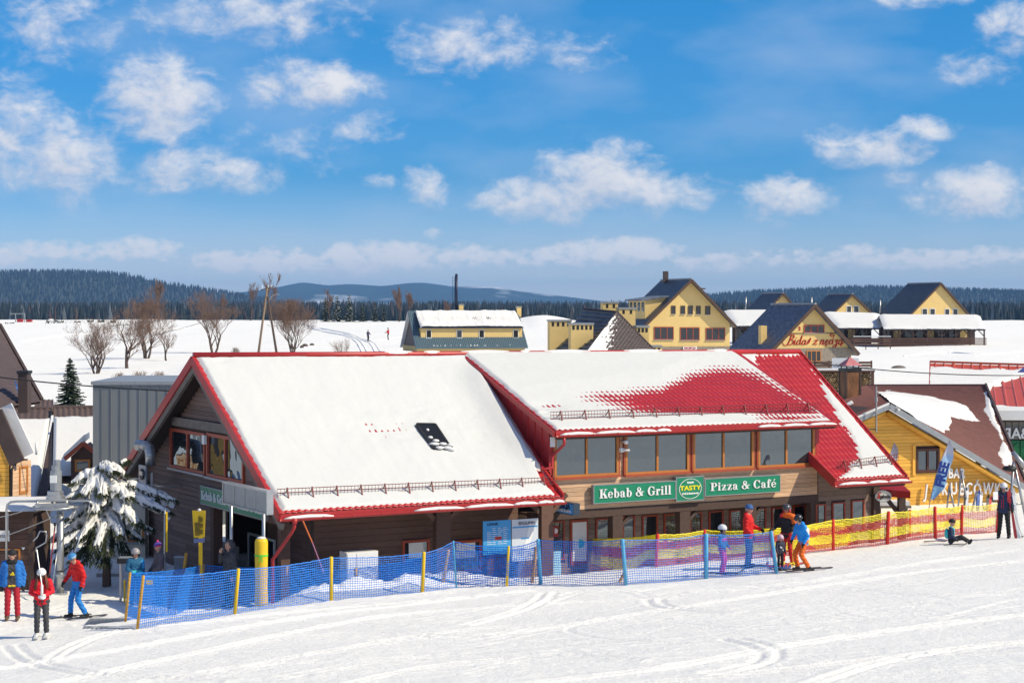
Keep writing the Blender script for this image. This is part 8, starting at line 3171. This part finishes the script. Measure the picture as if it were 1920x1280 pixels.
# queue behind the net
t, wl, J, s = person('child in grey helmet with blue and turquoise jacket behind the net', (254, 1128), 1017, R(25), dict(jacket=cl('petrol', (.015, .11, .22)), pants=BLUE, boots=BLK, gloves=BLK), dict(elR=(-.27, -.02, 1.14), wrR=(-.15, -.22, 1.02), wrL=(.2, -.2, .95)), hat=('helmet', SHELL('grey', (.33, .31, .31)), M_BLACK), goggles=None, head_k=1.12,
                     extra=[((-.10, -.07, 1.02), (.10, -.07, 1.02), .10, .10, TURQ), ((.2, .0, 1.36), (.235, .02, 1.2), .088, .075, SKYB)], ground=Vector((W(254, 1128, 49.0).x, 49.0, gz1(W(254, 1128, 49.0).x, 49.0))), H=1.52)
t, wl, J, s = person('woman in plum grey jacket and purple pink hat looking left behind the net', (298, 1135), 1010, R(-62), dict(jacket=PLUM, pants=NAVY, boots=BLK, gloves=BLK), dict(elL=(.25, -.03, 1.12), wrL=(.12, -.20, .98), elR=(-.25, -.03, 1.12), wrR=(-.10, -.22, .96)), hat=('pom', cl('purple_knit', (.11, .06, .30)), cl('pink_knit', (.55, .04, .16))), hood=True, puff=1.08,
                     ground=Vector((W(298, 1135, 49.2).x, 49.2, gz1(W(298, 1135, 49.2).x, 49.2))), H=1.68)
t, wl, J, s = person('man in dark hooded jacket with hand at his face in front of the porch', (430, 1120), 1000, R(-55), dict(jacket=GREYC, pants=BLK, boots=BLK, gloves=M_SKIN), dict(elR=(-.26, -.12, 1.20), wrR=(-.06, -.22, 1.46), elL=(.26, .03, 1.12), wrL=(.24, -.04, .86)), hat=None, hood=True, puff=1.08,
                     extra=[((-.04, .05, 1.66), (.04, .05, 1.66), .105, .105, GREYC), ((-.05, .02, 1.74), (.05, .02, 1.74), .07, .07, GREYC), ((-.06, .05, 1.52), (.06, .05, 1.52), .085, .085, GREYC)], ground=Vector((W(430, 1120, 48.6).x, 48.6, gz1(W(430, 1120, 48.6).x, 48.6))), H=1.80)

# the group beside the net
t, wl, J, s = person('child in white helmet, blue jacket and magenta trousers behind the blue net', (1354, 1076), 983, R(65), dict(jacket=cl('mid_blue', (.035, .14, .34)), pants=MAG, boots=cl('hot_pink', (.60, .04, .20)), gloves=MAG), dict(elL=(.26, -.02, 1.14), wrL=(.22, -.18, .98), elR=(-.26, -.02, 1.14), wrR=(-.22, -.16, .95), kneeL=(.11, -.08, .5), kneeR=(-.11, -.08, .5)),
                     hat=('helmet', SHELL('white', (.66, .66, .68)), M_BLACK), goggles=GOG, head_k=1.2, extra=[((-.12, 0, 1.40), (.12, 0, 1.40), .105, .105, NAVY), ((-.11, -.05, 1.27), (.11, -.05, 1.27), .09, .09, MAG)], skis=(1.1, M_SKI[2]), boots_h=.2)
t, wl, J, s = person('man in red jacket, navy trousers and blue hat turned to his group', (1403, 1063), 943, R(72), dict(jacket=RED, pants=cl('denim_navy', (.02, .05, .15)), boots=BLK, gloves=BLK), dict(elL=(.26, -.06, 1.13), wrL=(.20, -.30, 1.06), elR=(-.26, .02, 1.12), wrR=(-.24, -.16, .93)), hat=('beanie', cl('denim_knit', (.04, .11, .28)), cl('denim_knit', (.04, .11, .28))), hood=True, puff=1.1, skis=(1.6, M_SKI[2]), boots_h=.2)
pole_thing('ski pole planted beside the man in red jacket', wl((.20, -.36, 1.05)), wl((.34, -.50, .02)))
t, wl, J, s = person('person in black jacket with orange shoulders, red trousers and dark helmet', (1476, 1060), 943, R(-40), dict(jacket=BLK, sleeve=BLK, pants=cl('scarlet', (.60, .02, .02)), boots=YEL, gloves=BLK), dict(elL=(.30, -.02, 1.16), wrL=(.34, -.24, 1.12), elR=(-.29, -.06, 1.14), wrR=(-.30, -.30, 1.06), kneeL=(.14, -.06, .5), ankL=(.17, .02, .1), ankR=(-.15, .0, .1)), hat=('helmet', SHELL('charcoal', (.06, .06, .065)), M_RED), goggles=cl('goggle_red', (.4, .03, .03), .3), head_k=1.0,
                     extra=[((-.03, -.04, 1.47), (.17, -.02, 1.42), .098, .095, ORG), ((.19, .0, 1.42), (.26, -.01, 1.25), .092, .078, ORG), ((-.05, -.05, 1.48), (-.14, -.02, 1.43), .08, .08, cl('scarlet', (.60, .02, .02)))], skis=(1.5, M_SKI[1]), boots_h=.22)
pole_thing('ski pole in the left hand of the person with orange shoulders', wl((.34, -.30, 1.15)), wl((.40, -.34, .02)), mat('yellow_pole', (.6, .45, .02), .5, .05))
t, wl, J, s = person('toddler in pink helmet and dark patterned suit with blue boots', (1463, 1066), 1003, R(20), dict(jacket=cl('dark_pattern', (.035, .035, .06)), pants=BLK, boots=cl('boot_blue', (.05, .22, .50)), gloves=BLK), dict(elL=(.25, -.02, 1.1), wrL=(.24, -.12, .9), elR=(-.25, -.02, 1.1), wrR=(-.24, -.12, .9)), hat=('helmet', SHELL('pink', (.62, .40, .47)), PINK), goggles=GOG, head_k=1.45,
                     extra=[((-.05, -.12, 1.18), (.03, -.125, 1.12), .03, .02, WHT), ((.10, -.09, 1.05), (.11, -.10, .98), .035, .02, WHT), ((-.12, -.07, 1.02), (-.1, -.08, .98), .03, .03, PINK), ((.13, -.03, 1.3), (.14, -.04, 1.25), .03, .03, WHT)], skis=(.85, M_SKI[3]), boots_h=.2, voxel=.012)
t, wl, J, s = person('skier in bright blue jacket, orange trousers and black helmet bending slightly', (1503, 1069), 960, R(-68), dict(jacket=cl('bright_blue', (.015, .26, .70)), pants=ORG, boots=BLK, gloves=BLK, down=.3), dict(pel=(0, .06, .92), hipL=(.095, .06, .90), hipR=(-.095, .06, .90), chest=(0, -.02, 1.26), neck=(0, -.05, 1.43), head=(0, -.12, 1.58), shL=(.19, -.03, 1.37), shR=(-.19, -.03, 1.37), elL=(.27, .06, 1.10), wrL=(.24, -.06, .88), elR=(-.25, -.10, 1.12), wrR=(-.2, -.22, .95),
                     kneeL=(.15, -.10, .50), ankL=(.17, .16, .1), kneeR=(-.12, -.16, .50), ankR=(-.15, -.05, .1)), hat=('helmet', SHELL('black', (.02, .02, .025)), M_BLACK), goggles=GOG, hood=True, puff=1.04,
                     extra=[((.2, .09, 1.30), (.14, .15, .98), .05, .045, WHT), ((.255, .03, 1.27), (.28, .06, 1.15), .060, .05, WHT)], skis=(1.55, M_SKI[2]), boots_h=.22)

# child sitting in the snow, skier at the edge
p = G(1783, 1019)
t, wl, J, s = person('child in navy jacket with turquoise backpack sitting on the snow', (1783, 1019), 975, R(75), dict(jacket=NAVY, pants=BLK, boots=BLK, gloves=BLK), dict(pel=(0, .0, .17), hipL=(.1, 0, .15), hipR=(-.1, 0, .15), chest=(0, .0, .52), neck=(0, -.01, .69), head=(0, -.04, .86), shL=(.17, 0, .63), shR=(-.17, 0, .63), elL=(.24, .0, .38), wrL=(.24, -.16, .22), elR=(-.24, -.02, .38), wrR=(-.22, -.2, .24),
                     kneeL=(.14, -.42, .30), ankL=(.15, -.74, .11), kneeR=(-.14, -.42, .28), ankR=(-.16, -.76, .11)), hat=('beanie', BLK, BLK), backpack=TURQ, head_k=1.2, H=1.25, seated=1.0)
for k, (x0, x1, y) in enumerate(((1733, 1780, 1016), (1770, 1815, 1023))):
    a, c = G(x0, y), G(x1, y)
    tag(ski_mesh(a + up * .02, c + up * .02, .09, M_SKI[2], 'ski', None, (0, 0, 1)), ('dark ski lying on the snow behind the sitting child', 'dark ski lying on the snow in front of the sitting child')[k], 'ski', 'skis lying by the sitting child')
t, wl, J, s = person('skier in navy jacket with red stripes and white helmet raising a hand to his face', (1882, 1009), 903, R(-25), dict(jacket=NAVY, pants=BLK, boots=BLK, gloves=BLK), dict(elR=(-.30, -.10, 1.24), wrR=(-.10, -.24, 1.47), elL=(.28, -.02, 1.14), wrL=(.30, -.18, .98), kneeL=(.14, -.04, .5), ankL=(.16, .02, .1), ankR=(-.16, .0, .1)), hat=('helmet', SHELL('white', (.66, .66, .68)), M_BLACK), goggles=GOGB,
                     extra=[((.015, -.128, 1.36), (.015, -.122, .95), .010, .010, RED), ((-.05, -.122, 1.36), (-.045, -.118, .98), .008, .008, RED)], backpack=cl('pack_red', (.45, .03, .04)), boots_h=.22, puff=1.05)
pc = wl((-.16, -.36, 1.38))
pp = thing('paper_map', 'white folded map in the raised hand of the navy skier', 'map', pc)
MB().box((pc.x - .03, pc.y, pc.z), .16, .012, .24, .3).build('sheet', M_WHITE, pp)
for k, (dx, m, lab) in enumerate(((.0, 1, 'red ski held upright beside the navy skier'), (.09, 0, 'white ski held upright beside the navy skier, paired with a red one'))):
    a = wl((.40 + dx, -.12, .0))
    a.z = gz1(a.x, a.y)
    tag(ski_mesh(a, a + Vector((-.18 + dx * .5, .15, 1.45)), .09, M_SKI[m], 'ski'), lab, 'ski', 'skis held by the navy skier')
pole_thing('ski pole standing at the picture edge beside the navy skier', wl((.30, -.22, 1.05)), wl((.62, -.1, .02)))

# two skiers far out on the snow field
for (lab, f, top, yw, c1, c2) in (('tiny far skier in dark violet jacket with backpack on the snow field', (690, 640), 618, R(150), cl('violet', (.10, .07, .14)), BLK), ('tiny far skier in red jacket gliding on the snow field', (728, 637), 614, R(-70), RED, BLK)):
    g_ = G(f[0], f[1], 100, 500)
    t, wl, J, s = person(lab, f, top, yw, dict(jacket=c1, pants=c2, boots=BLK, gloves=BLK), dict(elL=(.28, -.14, 1.14), wrL=(.26, -.34, 1.08), elR=(-.28, -.14, 1.14), wrR=(-.26, -.34, 1.08), kneeL=(.1, -.12, .5)), hat=('beanie', BLK, BLK), voxel=.03, skis=(1.8, M_SKI[2]), ground=g_, H=(f[1] - top) / F * g_.y, group='far skiers on the snow field')
